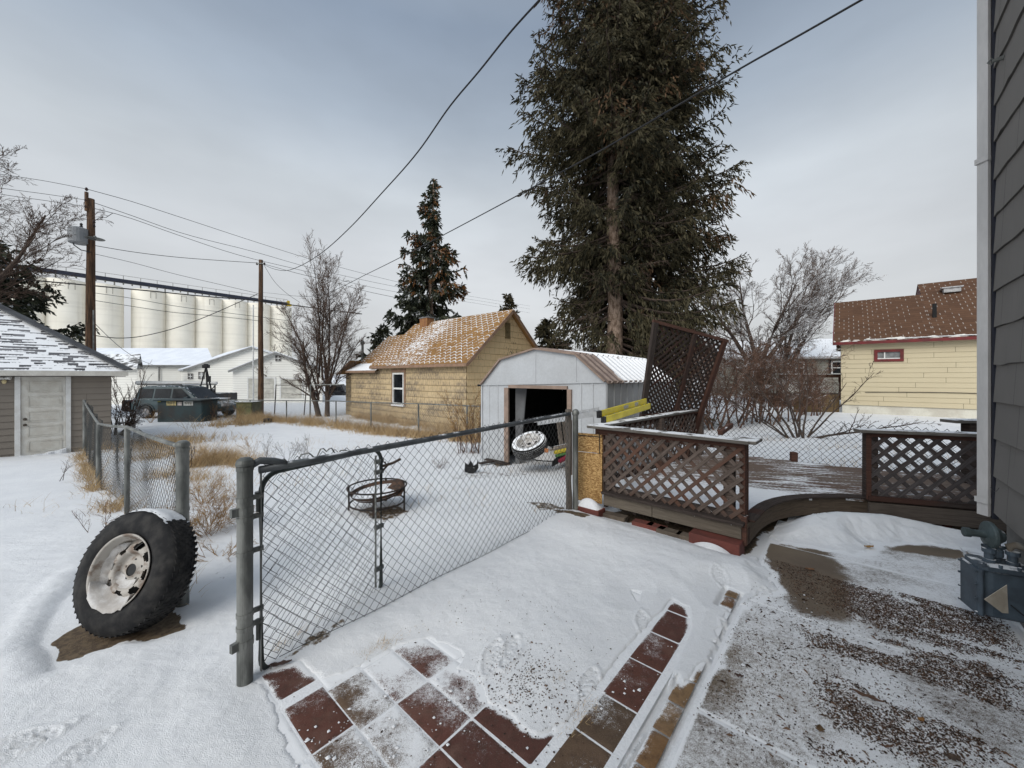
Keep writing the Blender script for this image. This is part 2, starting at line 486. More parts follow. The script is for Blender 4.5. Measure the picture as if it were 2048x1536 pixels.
def foot_h(x, y):
    h = np.zeros(x.shape)
    for px, py, ang in FEET:
        P = on_z(px, py)
        dx, dy = x - P[0], y - P[1]
        m = (abs(dx) < .25) & (abs(dy) < .25)
        if not m.any(): continue
        ca, sa = math.cos(R(ang)), math.sin(R(ang))
        u = dx[m] * ca + dy[m] * sa; v = -dx[m] * sa + dy[m] * ca
        w = .046 + .010 * np.cos(u * 18)
        e = (u / .135) ** 2 + (v / w) ** 2
        tread = np.sin(u * 190 + 6 * np.abs(v) * 22)
        h[m] += (.008 * tread - .003) * (1 - sstep(.7, 1.1, e)) + .009 * np.exp(-(e - 1.2) ** 2 / .05)
    return h
def snow_h(x, y):
    """snow surface above z = 0 (terrain included)"""
    h = gz(x, y) + .022
    near = np.clip(1 - np.hypot(x, y) / 40, 0, 1)
    h = h + near * ((fbm(x * .7, y * .7, 3, 1) - .5) * .05 + (fbm(x * 3.3, y * 3.3, 4, 2) - .5) * .022)
    h = h + np.where(np.hypot(x, y) < 14, (fbm(x * 14, y * 14, 3, 4) - .5) * .008, 0)
    # drift in front of the round edge of the deck
    c, s = math.cos(-.18), math.sin(-.18)
    dx, dy = x - 3.62, y - 4.22
    a = (dx * c + dy * s) / 1.05; b = (-dx * s + dy * c) / .50
    h = h + .17 * np.exp(-(a * a) ** 1.2 - (b * b) ** 1.1)
    # drift along the front of the deck and the fence
    d = sdist(x, y, [(.75, 4.35), (2.05, 3.2), (2.0, 3.1), (.5, 4.3)])
    h = h + .045 * np.exp(-np.maximum(d, 0) ** 2 / .12)
    # wind hollow in front of the leaning wheel
    d = sdist(x, y, gp([(75, 1292), (110, 1215), (165, 1150), (230, 1230), (210, 1300), (110, 1340)]))
    h = h - .055 * (1 - sstep(-.10, .07, d)) + .012 * np.exp(-(d - .12) ** 2 / .004)
    d = sdist(x, y, SOIL[0][0])
    h = h - .03 * (1 - sstep(-.05, .03, d))
    # trodden snow by the garage door
    d = np.hypot((x + 12.3) / 1.6, (y - 9.0) / .9)
    h = h + .05 * (fbm(x * 5, y * 5, 3, 8) - .5) * np.exp(-d * d)
    return h
def snow_top(x, y):
    """final snow sheet: thins out and sinks below the paving where that is bare"""
    h = snow_h(x, y); D = bare_d(x, y); g = gz(x, y)
    thin = g + .0018 + np.maximum(h - g - .002, .001) * sstep(-.01, .30, D) + foot_h(x, y)
    return np.where(D > .012, thin, thin - .03 * sstep(.012, -.012, D))

def axis(lo, hi, step, far_lo, far_hi, g=1.09):
    mid = np.arange(lo, hi, step)
    out = []; s = step; p = hi
    while p < far_hi: out.append(p); s *= g; p += s
    out.append(far_hi)
    neg = []; s = step; p = lo
    while True:
        s *= g; p -= s
        if p < far_lo: break
        neg.append(p)
    neg.append(far_lo)
    return np.array(neg[::-1] + list(mid) + out)
gx = axis(-3.4, 4.9, .0125, -600, 500, 1.05)
gy = axis(1.25, 4.9, .0125, -60, 900, 1.045)
GX, GY = np.meshgrid(gx, gy)
HZ = snow_top(GX.ravel(), GY.ravel())
HZ = np.where(sdist(GX.ravel(), GY.ravel(), [(3.65, 2.8), (-.7, -2.2), (6, -6), (12, 2)]) < 0, np.minimum(HZ, .02), HZ)
nx_, ny_ = len(gx), len(gy)
idx = np.arange(nx_ * ny_).reshape(ny_, nx_)
faces = np.stack([idx[:-1, :-1], idx[:-1, 1:], idx[1:, 1:], idx[1:, :-1]], -1).reshape(-1, 4)
ground = soup('ground', np.stack([GX.ravel(), GY.ravel(), HZ], -1), faces, MT['snow'], attrs={'soil': soil_of(GX.ravel(), GY.ravel())}, smooth=True)
kind(ground, 'structure')

# patio frame: a runs towards the house wall, b away along it
PO = np.array([-1.43, 2.10])
def ab(a, b, z=0.0): return np.array([PO[0] + .755 * a + .656 * b, PO[1] - .656 * a + .755 * b, z])
def ab_of(x, y):
    dx, dy = x - PO[0], y - PO[1]
    return dx * .755 - dy * .656, dx * .656 + dy * .755

# how much loose snow lies on the swept paving (0 clean, 1 covered)
DUSTY = [  # (photo polygon, softness, dust)
    (gp([(1490, 1112), (1500, 1078), (1560, 1075), (1650, 1100), (1690, 1170), (1670, 1235), (1600, 1225), (1560, 1180)]), .12, .10),
    (gp([(1745, 1092), (1800, 1082), (1900, 1086), (1962, 1092), (1962, 1118), (1850, 1112)]), .05, .10),
    (gp([(1375, 1330), (1420, 1235), (1560, 1230), (1700, 1330), (1720, 1430), (1640, 1500), (1560, 1536), (1366, 1420)]), .18, .66),
    (gp([(1400, 1320), (1440, 1280), (1480, 1300), (1440, 1420), (1390, 1400)]), .14, .42),
]
def slab_dust(x, y):
    d = np.full(x.shape, .70) + (fbm(x * 2.2, y * 2.2, 4, 21) - .5) * .55
    for p, s, a in DUSTY:
        k = 1 - sstep(-s, s, sdist(x, y, p) + (fbm(x * 6, y * 6, 3, 22) - .5) * .2)
        d = d * (1 - k) + a * k
    e = bare_d(x, y)
    return np.maximum(d, 1.1 * sstep(-.14, .0, e))
def dusty_mat(name, base, rough=.9, joints=False, bumps=.35, col_attr=None):
    m = M(name, rough, 0, .2)
    n = m.noise(45, detail=7, rough=.7); g = m.noise(320, detail=2); n2 = m.noise(9, detail=6)
    if col_attr:
        c0 = m.colr(col_attr); c0 = m.mix(m.noise(22, detail=7, rough=.7).step(.42, .7) * .55, c0, (0.055, 0.034, 0.026)); c0 = m.mix(m.noise(6, detail=5).step(.5, .75) * .35, c0, (0.20, 0.13, 0.10))
    else:
        c0 = m.mix(m.noise(1.7, detail=6).step(.3, .7), base[0], base[1])
    c0 = m.mix(g.step(.45, .75) * .45, c0, m.mix(.6, c0, (0.02, 0.017, 0.013)))
    c0 = m.mix(g.step(.42, .25) * .3, c0, (0.35, 0.30, 0.24))
    k = m.fac('dust') + (n - .5) * .75 + (g - .5) * 1.1 + (n2 - .5) * .35
    m.color(m.mix(k.step(.44, .76), c0, SNOW))
    m.bump(g * .4 + n * .5 + k.step(.4, .9) * .8, bumps, .008)
    return m.m
MT['concrete'] = dusty_mat('concrete_path', ((0.19, 0.15, 0.108), (0.13, 0.10, 0.075)))
MT['paver'] = dusty_mat('clay_pavers', None, col_attr='pcol')

# concrete path: slabs divided by joints
cv = []; cf = []
def grid_patch(a0, a1, b0, b1, st, z=0.0, edge=.006):
    na = max(2, int((a1 - a0) / st) + 1); nb = max(2, int((b1 - b0) / st) + 1)
    A, B = np.meshgrid(np.linspace(a0, a1, na), np.linspace(b0, b1, nb))
    A = A.ravel(); B = B.ravel()
    x = PO[0] + .755 * A + .656 * B; y = PO[1] - .656 * A + .755 * B
    e = np.minimum(np.minimum(A - a0, a1 - A), np.minimum(B - b0, b1 - B))
    zz = z - edge * (1 - sstep(0, .008, e))
    i = np.arange(na * nb).reshape(nb, na)
    f = np.stack([i[:-1, :-1], i[:-1, 1:], i[1:, 1:], i[1:, :-1]], -1).reshape(-1, 4)
    return np.stack([x, y, zz], -1), f, A, B
vs_, fs_, n0, du = [], [], 0, []
for a0, a1, b0, b1 in ((1.90, 3.30, -1.2, .33), (1.90, 3.30, .34, 1.385), (1.90, 3.30, 1.395, 2.62), (1.90, 3.30, 2.63, 3.9), (3.305, 4.6, 3.84, 4.9), (3.305, 4.6, 4.91, 5.6), (1.96, 3.30, 3.91, 5.0)):
    v_, f_, A, B = grid_patch(a0, a1, b0, b1, .02, edge=.003)
    vs_.append(v_); fs_.append(f_ + n0); n0 += len(v_)
    e = np.minimum(np.minimum(A - a0, a1 - A), np.minimum(B - b0, b1 - B))
    du.append(slab_dust(v_[:, 0], v_[:, 1]) + .5 * (1 - sstep(0, .02, e)))
vs_ = np.vstack(vs_); fs_ = np.vstack(fs_)
conc = soup('concrete_path', vs_, fs_, MT['concrete'], attrs={'dust': np.concatenate(du)}, smooth=True)
kind(conc, 'structure')
bed = MB(); bed.box(ab(2.6, 1.7, -.030), np.array([.755, -.656, 0]) * .72, U * 3.0, (0, 0, .024))
kind(bed.build('path_bed', MT['pure_snow']), 'structure')
bed = MB(); bed.box(ab(.78, .7, -.0235), np.array([.755, -.656, 0]) * .95, U * 2.4, (0, 0, .018)); kind(bed.build('joint_fill', MT['pure_snow']), 'structure')

# pavers
REDS = [(0.115, 0.048, 0.036), (0.13, 0.055, 0.042), (0.10, 0.044, 0.035), (0.125, 0.056, 0.044)]
BROWNS = [(0.13, 0.085, 0.055), (0.15, 0.10, 0.06), (0.11, 0.075, 0.05)]
TANS = [(0.22, 0.125, 0.058), (0.24, 0.15, 0.078), (0.17, 0.09, 0.042), (0.20, 0.13, 0.07)]
rp = random.Random(5)
vs_, fs_, n0, du, pc = [], [], 0, [], []
def paver(a0, a1, b0, b1, col, dust, grad):
    global n0
    g = .002
    v_, f_, A, B = grid_patch(a0 + g, a1 - g, b0 + g, b1 - g, .013, z=-.001 + rp.uniform(-.0015, .001), edge=.004)
    v_[:, 2] += (A - a0) * rp.uniform(-.004, .001)
    vs_.append(v_); fs_.append(f_ + n0); n0 += len(v_)
    t = (B - b0) / (b1 - b0); s_ = (A - a0) / (a1 - a0)
    e = np.minimum(np.minimum(A - a0, a1 - A), np.minimum(B - b0, b1 - B))
    du.append(.12 + .9 * sstep(-.045, .015, bare_d(v_[:, 0], v_[:, 1])) + dust + grad * (t * .65 + (1 - s_) * .35 - .35) + (fbm(v_[:, 0] * 7, v_[:, 1] * 7, 3, 31) - .5) * .75 + .12 * (1 - sstep(0.002, .008, e)))
    pc.append(np.tile(col, (len(v_), 1)))
Rd, Br = REDS, BROWNS
CO = {(0, 0): (Rd, .0), (0, 1): (Rd, .1), (0, 2): (Br, .25), (0, 3): (Rd, .3), (1, 0): (Rd, .75), (1, 1): (Br, .35), (1, 2): (Br, .48), (1, 3): (Rd, .1), (2, 0): (Rd, .9), (2, 1): (Rd, .5), (2, 2): (Rd, .15), (2, 3): (Rd, .0),
      (3, 1): (Rd, .35), (3, 2): (Rd, .45), (3, 3): (Rd, .05), (4, 3): (Br, .6), (-1, 1): (Rd, .3), (-1, 2): (Rd, .2), (-1, 3): (Br, .2), (-2, 3): (Br, .25), (-2, 2): (Br, .3)}
for row in range(-4, 15):
    b = .04 + .195 * row
    cuts = [(.02, .285), (.355, .698), (.704, 1.045), (1.10, 1.455)] if row <= 0 else [(.06, .40), (.405, .745), (.75, 1.09), (1.095, 1.455)]
    for c_, (x0, x1) in enumerate(cuts):
        pal, d_ = CO.get((row, c_), (Rd if rp.random() < .6 else Br, .2 if row < 0 else .9))
        paver(x0, x1, b, b + .192, rp.choice(pal), d_ + .05, rp.choice((.35, .55, .2)))
b = -.5
while b < 2.3:                       # the column of pavers laid along the border
    L = rp.choice((.26, .30, .33))
    colr = rp.choice(REDS) if b > 1.15 else rp.choice(BROWNS)
    paver(1.50, 1.69, b, b + L, colr, .12, rp.choice((.2, .4)))
    b += L + .006
pv = soup('paver_patio', np.vstack(vs_), np.vstack(fs_), MT['paver'], attrs={'dust': np.concatenate(du), 'pcol': np.vstack(pc)}, smooth=True)
kind(pv, 'structure')
vs_, fs_, n0, du, pc = [], [], 0, [], []
b = -.5
while b < 2.9:                        # tan brick border
    paver(1.77, 1.855, b, b + .2, rp.choice(TANS), .12, .4)
    b += .206
b = -.4
while b < .5:
    paver(-.10, -.01, b, b + .12, rp.choice(TANS), .25 + .3 * (rp.random() < .5), .8); b += rp.choice((.125, .3))
kind(soup('brick_border', np.vstack(vs_), np.vstack(fs_), MT['paver'], attrs={'dust': np.concatenate(du), 'pcol': np.vstack(pc)}, smooth=True), 'structure')

# ---- seed husks and bark crumbs blown over the path
def scatter_chips():
    r = np.random.default_rng(3)
    n = 260000
    A = r.uniform(1.9, 3.28, n); B = r.uniform(-.3, 3.5, n)
    x = PO[0] + .755 * A + .656 * B; y = PO[1] - .656 * A + .755 * B
    px = 1024 + F * x / y; py = HOR + F * EYE / y
    # streaks run from the wall to the lower right, in long bands
    ca, sa = math.cos(.10), math.sin(.10)
    ca, sa = math.cos(-.72), math.sin(-.72); s1 = x * ca + y * sa; s2 = -x * sa + y * ca
    band = fbm(s1 * 1.5, s2 * 5.0 + 1.2 * fbm(x * 2, y * 2, 2, 47), 5, 41) * .8 + .2 * fbm(x * 16, y * 16, 2, 44)
    reg = 1 - sstep(-.12, .10, sdist(x, y, gp([(1530, 1100), (1700, 1088), (1900, 1105), (1990, 1240), (2040, 1300), (2010, 1420), (1990, 1500), (1850, 1536), (1640, 1500), (1650, 1360), (1600, 1250), (1580, 1180)])))
    p = reg * sstep(.44, .60, band + .05 * sstep(2.6, 3.1, y)) * (.40 + .60 * vnoise(x * 30, y * 30, 45))
    p = p * (.3 + .7 * sstep(-.02, .15, sdist(x, y, gp([(1490, 1110), (1500, 1075), (1570, 1080), (1650, 1130), (1660, 1215), (1600, 1230), (1560, 1180)]))))
    thin = 1 - sstep(-.3, .2, sdist(x, y, gp([(1400, 1230), (1600, 1180), (1950, 1130), (2048, 1400), (1980, 1536), (1500, 1700), (1380, 1400)])))
    p = np.maximum(p, thin * .045 * (.4 + 1.2 * vnoise(x * 4, y * 4, 43)))
    k = r.random(n) < p
    extra = np.stack([r.normal(1.18, .14, 700), r.normal(.95, .13, 700)], -1)
    e2 = np.stack([r.uniform(.3, 1.75, 260), r.uniform(.1, 1.6, 260)], -1)
    AA = np.concatenate([A[k], extra[:, 0], e2[:, 0]]); BB = np.concatenate([B[k], extra[:, 1], e2[:, 1]])
    return AA, BB, r
AA, BB, r_ = scatter_chips()
n = len(AA)
n_st = 420; AA = np.concatenate([AA, r_.uniform(1.95, 3.25, n_st)]); BB = np.concatenate([BB, r_.uniform(0, 3.4, n_st)]); n = len(AA)
cx = PO[0] + .755 * AA + .656 * BB; cy = PO[1] - .656 * AA + .755 * BB
cz = np.maximum(snow_top(cx, cy), 0) + .004
sz = r_.uniform(.0024, .0056, n) * np.where(r_.random(n) < .05, 1.7, 1); ang = r_.uniform(0, 6.28, n); el = r_.uniform(.45, .95, n); sz[-n_st:] = r_.uniform(.006, .022, n_st); el[-n_st:] = .09; big_ = r_.random(n) < .012; big_[-n_st:] = False; sz[big_] = r_.uniform(.007, .011, big_.sum()); el[big_] = .6
tri = []
ring = [(1, 0, 0), (.3, .8, .3), (-.7, .6, 0), (-.9, -.5, .2), (.2, -.9, 0)]
vv = []
for (a_, b_, c_) in ring + [(0, 0, .9)]:
    x = a_ * sz; y = b_ * sz * el
    vv.append(np.stack([cx + x * np.cos(ang) - y * np.sin(ang), cy + x * np.sin(ang) + y * np.cos(ang), cz - .003 + c_ * sz * .7], -1))
vv = np.stack(vv, 1).reshape(-1, 3)
base = np.arange(n)[:, None, None] * 6
ff = (base + np.array([[i, (i + 1) % 5, 5] for i in range(5)])[None]).reshape(-1, 3)
mh = M('seed_husks', .9)
mh.color(mh.mix(mh.fac('tint'), (0.028, 0.018, 0.013), (0.17, 0.105, 0.07)))
husk = soup('seed_husks', vv, ff, mh.m, attrs={'tint': np.repeat(r_.random(n) ** 2, 5)})
kind(husk, 'stuff')

# crumbs of kicked-up snow
def crumbs(n, areas, seed):
    r = np.random.default_rng(seed); vv = []; ff = []; k = 0
    for _ in range(n):
        (x, y), sp = areas[r.integers(len(areas))]; P = on_z(x, y); px, py = P[0] + r.normal(0, sp), P[1] + r.normal(0, sp)
        s_ = .0025 + .010 * r.random() ** 4
        c = np.array([px, py, max(float(snow_top(np.array([px]), np.array([py]))[0]), .001) + s_ * .3])
        o = np.array([(1, 0, 0), (0, 1, 0), (-1, 0, 0), (0, -1, 0), (0, 0, .8), (0, 0, -.6)]) * s_ * r.uniform(.6, 1.3, (6, 3)); vv.append(c + o)
        ff += [(k, k + 1, k + 4), (k + 1, k + 2, k + 4), (k + 2, k + 3, k + 4), (k + 3, k, k + 4)]; k += 6
    return np.vstack(vv), np.array(ff)
v_, f_ = crumbs(420, [((790, 1450), .16), ((700, 1470), .14), ((930, 1400), .2), ((1040, 1350), .2), ((1250, 1370), .12), ((1560, 1200), .16), ((1160, 1380), .06), ((880, 1450), .2), ((1450, 1350), .3), ((650, 1520), .08)], 4)
kind(soup('snow_crumbs', v_, f_, MT['pure_snow'], smooth=True), 'stuff')
# ------------------------------------------------------------------ siding, roofs
def clip_z(poly, z0, z1):
    def cut(ps, keep, z):
        out = []
        for i in range(len(ps)):
            a, b = ps[i], ps[(i + 1) % len(ps)]
            ka, kb = keep(a[1]), keep(b[1])
            if ka: out.append(a)
            if ka != kb:
                t = (z - a[1]) / (b[1] - a[1]); out.append((a[0] + t * (b[0] - a[0]), z))
        return out
    ps = cut(poly, lambda z: z >= z0 - 1e-9, z0)
    return cut(ps, lambda z: z <= z1 + 1e-9, z1) if len(ps) > 2 else []
def siding(mb, O, d, n, poly, course, lap=.013, z0=0.0, wob=0.0, mi=0):
    """lapped courses over a convex outline given as (along, height) pairs"""
    O = np.asarray(O, float); d = np.asarray(d, float); n = np.asarray(n, float)
    lo = min(p[1] for p in poly); hi = max(p[1] for p in poly)
    k = math.floor((lo - z0) / course)
    while z0 + k * course < hi:
        zb, zt = z0 + k * course, z0 + (k + 1) * course
        ps = clip_z(poly, max(zb, lo), min(zt, hi))
        if len(ps) > 2:
            out = lap * (1 + random.uniform(-.15, .25))
            if wob:
                s0, s1 = min(q[0] for q in ps), max(q[0] for q in ps); z_, zz_ = max(zb, lo), min(zt, hi); m_ = int((s1 - s0) / .08); ks = random.random() * 50
                ss = [s0 + (s1 - s0) * j / m_ for j in range(m_ + 1)]; zs_ = [z_ + wob * float(vnoise(ks + s * 5, ks, 3) - .6) + (wob * .7 if random.random() < .04 else 0) for s in ss]
                P = [O + d * s + Z3 * q + n * (out + .002) for s, q in zip(ss, zs_)] + [O + d * s + Z3 * zz_ + n * .002 for s in ss] + [O + d * s + Z3 * q - n * .004 for s, q in zip(ss, zs_)]
                m_ += 1
                mb.add(P, [(j, j + 1, m_ + j + 1, m_ + j) for j in range(m_ - 1)] + [(j, 2 * m_ + j, 2 * m_ + j + 1, j + 1) for j in range(m_ - 1)], [[(ss[j], (q_ - z0) / course + a_) for j, q_, a_ in ((j, z_, .0005), (j + 1, z_, .0005), (j + 1, zz_, -.0005), (j, zz_, -.0005))] for j in range(m_ - 1)] + [[(ss[j], (z_ - z0) / course)] * 4 for j in range(m_ - 1)], random.random(), mi)
                k += 1; continue
            P = [O + d * s + Z3 * z + n * (out * (zt - z) / course + .002) for s, z in ps]
            uv = [(s, (z - z0) / course * .999 + .0005) for s, z in ps]
            t = random.random()
            mb.add(P, [tuple(range(len(P)))], [uv], t, mi)
            bl = [q for q in ps if abs(q[1] - max(zb, lo)) < 1e-6]
            if len(bl) >= 2:
                s0, s1 = min(q[0] for q in bl), max(q[0] for q in bl); z = max(zb, lo)
                o1 = out * (zt - z) / course + .002
                mb.add([O + d * s0 + Z3 * z + n * o1, O + d * s1 + Z3 * z + n * o1, O + d * s1 + Z3 * z - n * .004, O + d * s0 + Z3 * z - n * .004],
                       [(0, 1, 2, 3)], [[(s0, z)] * 4], .95, mi)
        k += 1
    return mb
def siding_mat(name, base, dark, width=.6, joint=.012, grime=.0, snow=0.0, grain=0.0, var=.16, edge=0.05, grime_col=(0.07, 0.06, 0.05)):
    m = M(name, .85, 0, .2)
    u, v = m.uv()
    row = v.floor()
    uu = u / width + m.rnd(row, row * 0 + 3.3) * 7
    cell = m.rnd(uu.floor(), row)
    c = m.mix(cell * var * 2, base, tuple(x * (1 - var) for x in base))
    c = m.mix(m.noise(1.1, detail=6).step(.35, .7) * .5, c, dark)
    fv = v.frac()
    if grain:
        gr = m.noise(1.0, 'UV', (28, .8, 1), detail=3)
        c = m.mix(gr.step(.55, .75) * grain, c, tuple(x * .55 for x in dark))
    if grime:
        g1 = m.noise(1.0, 'UV', (15, 1.3, 1), detail=5, rough=.65); g2 = m.noise(.5, 'UV', (1, .5, 1), detail=3)
        k = (g1 + (g2 - .5) * .8 + (fv * -.12 + .06)).step(.62 - grime * .12, .70) * .85
        c = m.mix(k, c, grime_col)
    if joint:
        j = uu.frac().lt(joint / width * 1.0)
        c = m.mix(j * .75, c, tuple(x * .3 for x in dark))
    c = m.mix(fv.step(edge, 0) * .75, c, tuple(x * .35 for x in dark))  # shadow line of each lap painted as a dark bottom edge
    m.color(c)
    m.bump(m.noise(60, detail=4) + cell * .5, .2, .004)
    return m.m
def roof_quad(mb, p00, p10, p11, p01, u0=0, v0=0, mi=0, th=.03):
    """roof plane: p00-p10 along the eave, p01-p11 along the ridge; uv in metres"""
    p00, p10, p11, p01 = (np.asarray(q, float) for q in (p00, p10, p11, p01))
    eu = p10 - p00; L = np.linalg.norm(eu); eu /= L
    def uvp(p):
        d = p - p00; a = float(d @ eu); b = float(np.linalg.norm(d - a * eu)); return (u0 + a, v0 + b)
    n = np.cross(p10 - p00, p01 - p00); n /= np.linalg.norm(n)
    if n[2] < 0: n = -n
    top = [p00, p10, p11, p01]; bot = [q - n * th for q in top]
    mb.add(top, [(0, 1, 2, 3)], [[uvp(q) for q in top]], None, mi)
    mb.add(bot, [(3, 2, 1, 0)], None, None, mi)
    for i in range(4):
        j = (i + 1) % 4
        mb.add([top[i], top[j], bot[j], bot[i]], [(0, 1, 2, 3)], [[uvp(top[i]), uvp(top[j]), uvp(top[j]), uvp(top[i])]], None, mi)
    return mb

# ------------------------------------------------------------------ the house this yard belongs to (right edge)
HC = np.array([3.565, 2.82, 0.0])      # its corner; the wall runs back along -U
NW = V.copy()                          # the wall faces -a, i.e. V
t = thing('gray_house', 'gray shingle sided house wall at the right edge of the photo behind the gas meter', 'house', HC)
m_house = siding_mat('gray_asbestos_siding', (0.20, 0.188, 0.175), (0.16, 0.15, 0.14), width=.61, joint=.006, grain=.15, var=.05, edge=.02)
mb = MB()
siding(mb, HC + U * 0, -U, V, [(0.03, .65), (8, .65), (8, 6.6), (0.03, 6.6)], .2715, .012, z0=.65, wob=.016)
mb.build('siding', m_house, t)
# other faces so that it is a whole building
mb = MB()
mb.box(HC - U * 4.0 - V * 2.52 + Z3 * 3.6, U * 3.995, V * 2.505, Z3 * 2.96)
mb.build('house_body', m_house, t)
mb = MB()
m_found = plain('painted_foundation', (0.17, 0.165, 0.155), (0.12, 0.115, 0.105), .9, ns=3, bump=.4)
mb.box(HC - U * 4.0 - V * 2.56 + Z3 * .3, U * 3.97, V * 2.515, Z3 * .36)
mb.build('foundation', m_found, t)
mb = MB()
A_ = HC - V * (-.35) + Z3 * 6.55
mb.prism([HC + U * .3 + V * .35 + Z3 * 6.55, HC + U * .3 - V * 2.5 + Z3 * 8.3, HC + U * .3 - V * 5.4 + Z3 * 6.55, HC + U * .3 - V * 2.5 + Z3 * 8.1], -U * 8.6)
mb.build('roof', plain('dark_roof', (.08, .08, .08), ns=5), t)
# corner trim with its dark gap
mb = MB(); mb.box(HC + V * .004 + U * .004 + Z3 * 3.55, U * .018, V * .016, Z3 * 2.95)
mb.build('corner_gap', plain('dark_caulk', (.03, .032, .045), ns=5, bump=0), t)
hk = MB()
P = on_z(2008, 115, 0); P = at(2007, 115, 2.66)
hk.tube([P + V * .0, P + V * .05], [.016, .012], 8); hk.tube([P + V * .05 + (0, 0, .02), P + V * .07, P + V * .05 - Z3 * .02], .006, 6)
hk.build('cable_hook', MT['galv'], t)
ck = MB()
pts = [at(1994 + 18 * k / 6, 976 + 9 * math.sin(k / 6 * 3.0), 2.78 - .02 * k / 6 * 6) for k in range(7)]
ck.tube([p + V * .03 for p in pts], .0016, 4); ck.build('loose_wire', MT['cable'], t)

# downspout
DX = at(1977, 753, 2.86)
t = thing('downspout', 'white ribbed downspout strapped to the corner of the gray house', 'downspout', (DX[0], DX[1], .55))
m_gut = plain('cream_aluminium', (0.56, 0.545, 0.53), (0.46, 0.45, 0.44), .55, ns=3, stretch=(1, 1, .3), bump=.08)
ux = U; wv = V
def spout_ring(c, z, sc=1.0):
    w, d = .046 * sc, .034 * sc
    prof = [(-w, -d), (-w * .62, -d), (-w * .52, -d + .016), (-w * .22, -d + .016), (-w * .12, -d), (w * .12, -d), (w * .22, -d + .016), (w * .52, -d + .016), (w * .62, -d), (w, -d),
            (w, d), (-w, d)]
    return [np.array([c[0] + p, c[1] + q, z]) for p, q in prof]
mb = MB()
z_lo = EYE - (1030 - HOR) / F * DX[1]
r0 = spout_ring(DX, z_lo); r1 = spout_ring(DX, 6.45)
k = len(r0)
mb.add(r0 + r1, [(i, (i + 1) % k, k + (i + 1) % k, k + i) for i in range(k)])
mb.build('pipe', m_gut, t)
for yb in (320, 1000):
    mb = MB()
    z = EYE - (yb - HOR) / F * DX[1]
    r0 = spout_ring(DX, z - .020, 1.22); r1 = spout_ring(DX, z + .020, 1.22)
    mb.add(r0 + r1, [(i, (i + 1) % k, k + (i + 1) % k, k + i) for i in range(k)])
    mb.box(DX + (0.06, 0, z), (.02, 0, 0), (0, .004, 0), (0, 0, .018)); mb.build('strap', m_gut, t)

# ------------------------------------------------------------------ gas meter
GM = at(1978, 1245, 2.42); GMz = GM[2]
t = thing('gas_meter', 'blue gray gas meter with a torn paper tag at the foot of the gray wall', 'gas meter', (GM[0], GM[1], 0))
m_gm = plain('blue_gray_enamel', (0.075, 0.10, 0.125), (0.05, 0.063, 0.078), .5, ns=8, bump=.2, snow=.25)
m_gm2 = plain('green_gray_enamel', (0.075, 0.10, 0.105), (0.05, 0.065, 0.065), .5, ns=10, bump=.25, snow=.2)
m_pipe = plain('weathered_pipe', (0.20, 0.19, 0.165), (0.11, 0.085, 0.06), .7, ns=9, bump=.3)
c = at(2012, 1190, 2.40)
fx = np.array([.62, -.785, 0.0])   # long side of the body, faces the camera side
fx = np.array([.90, -.43, 0.0]) / np.linalg.norm([.90, -.43]); fy = np.array([.43, .90, 0.0]) / np.linalg.norm([.9, .43])
def rbox(mb, c, hx, hy, hz, e1, e2, ch=.03, mi=0):
    """box with chamfered vertical edges"""
    pr = [(-hx + ch, -hy), (hx - ch, -hy), (hx, -hy + ch), (hx, hy - ch), (hx - ch, hy), (-hx + ch, hy), (-hx, hy - ch), (-hx, -hy + ch)]
    vs = [c + e1 * a + e2 * b + Z3 * z for z in (-hz, hz) for a, b in pr]
    fs = [tuple(range(7, -1, -1)), tuple(range(8, 16))] + [(i, (i + 1) % 8, 8 + (i + 1) % 8, 8 + i) for i in range(8)]
    return mb.add(vs, fs, mi=mi)
mb = MB(); rbox(mb, c + fy * .06, .110, .085, .150, fx, fy, .03)
for s_ in (-1, 1):
    rbox(mb, c + fy * .06 + Z3 * .158 + fx * 0, .10, .06, .012, fx, fy, .03)
mb.build('meter_body', m_gm, t, bevel=.012)
mb = MB(); rbox(mb, c + fy * .06 - fx * .122, .018, .10, .145, fx, fy, .014)
for z in (-.13, -.04, .05, .13):
    for y in (-.085, .085): mb.lathe([(0, .012), (.008, .012), (.008, 0)], c + fy * (.06 + y) - fx * .138 + Z3 * z, -fx, 8)
mb.build('cover_plate', m_gm, t, bevel=.006)
mb = MB(); rbox(mb, c + fy * .06 + Z3 * .16, .126, .10, .014, fx, fy, .03)
for a in (-.11, -.04, .04, .11):
    mb.lathe([(.009, 0), (.009, .02), (0, .02)], c + fy * (-.035) + fx * a + Z3 * .175, Z3, 8)
mb.build('top_flange', m_gm, t)
mb = MB()
for a in (-.045, .06):
    mb.lathe([(.030, 0), (.030, .02), (.022, .02), (.022, .06), (.032, .06), (.032, .085), (0, .085)], c + fy * .06 + fx * a + Z3 * .175, Z3, 10)
mb.build('swivel_nut', m_gm, t)
rc = at(1966, 1068, 2.52)
mb = MB()
rd = np.array([-.62, .0, .0]) + fy * .2; rd = -fx
mb.lathe([(0, -.022), (.05, -.02), (.082, -.012), (.086, -.006), (.086, .006), (.082, .012), (.055, .032), (.035, .06), (0, .064)], rc + fx * .03, fx, 24)
mb.build('regulator_diaphragm', m_gm2, t, smooth=False)
mb = MB()
mb.lathe([(0, 0), (.024, 0), (.024, .07), (.031, .072), (.031, .10), (.022, .105), (0, .106)], rc + fx * .01, -fx, 12)
mb.build('regulator_spring_case', m_gm2, t)
mb = MB()
mb.lathe([(.03, .05), (.028, -.03), (.035, -.035), (.035, -.05), (.042, -.06), (.042, -.10), (.03, -.11), (.03, -.15), (.022, -.16), (.022, -.19)], rc + fx * .05 - Z3 * .03, Z3, 14)
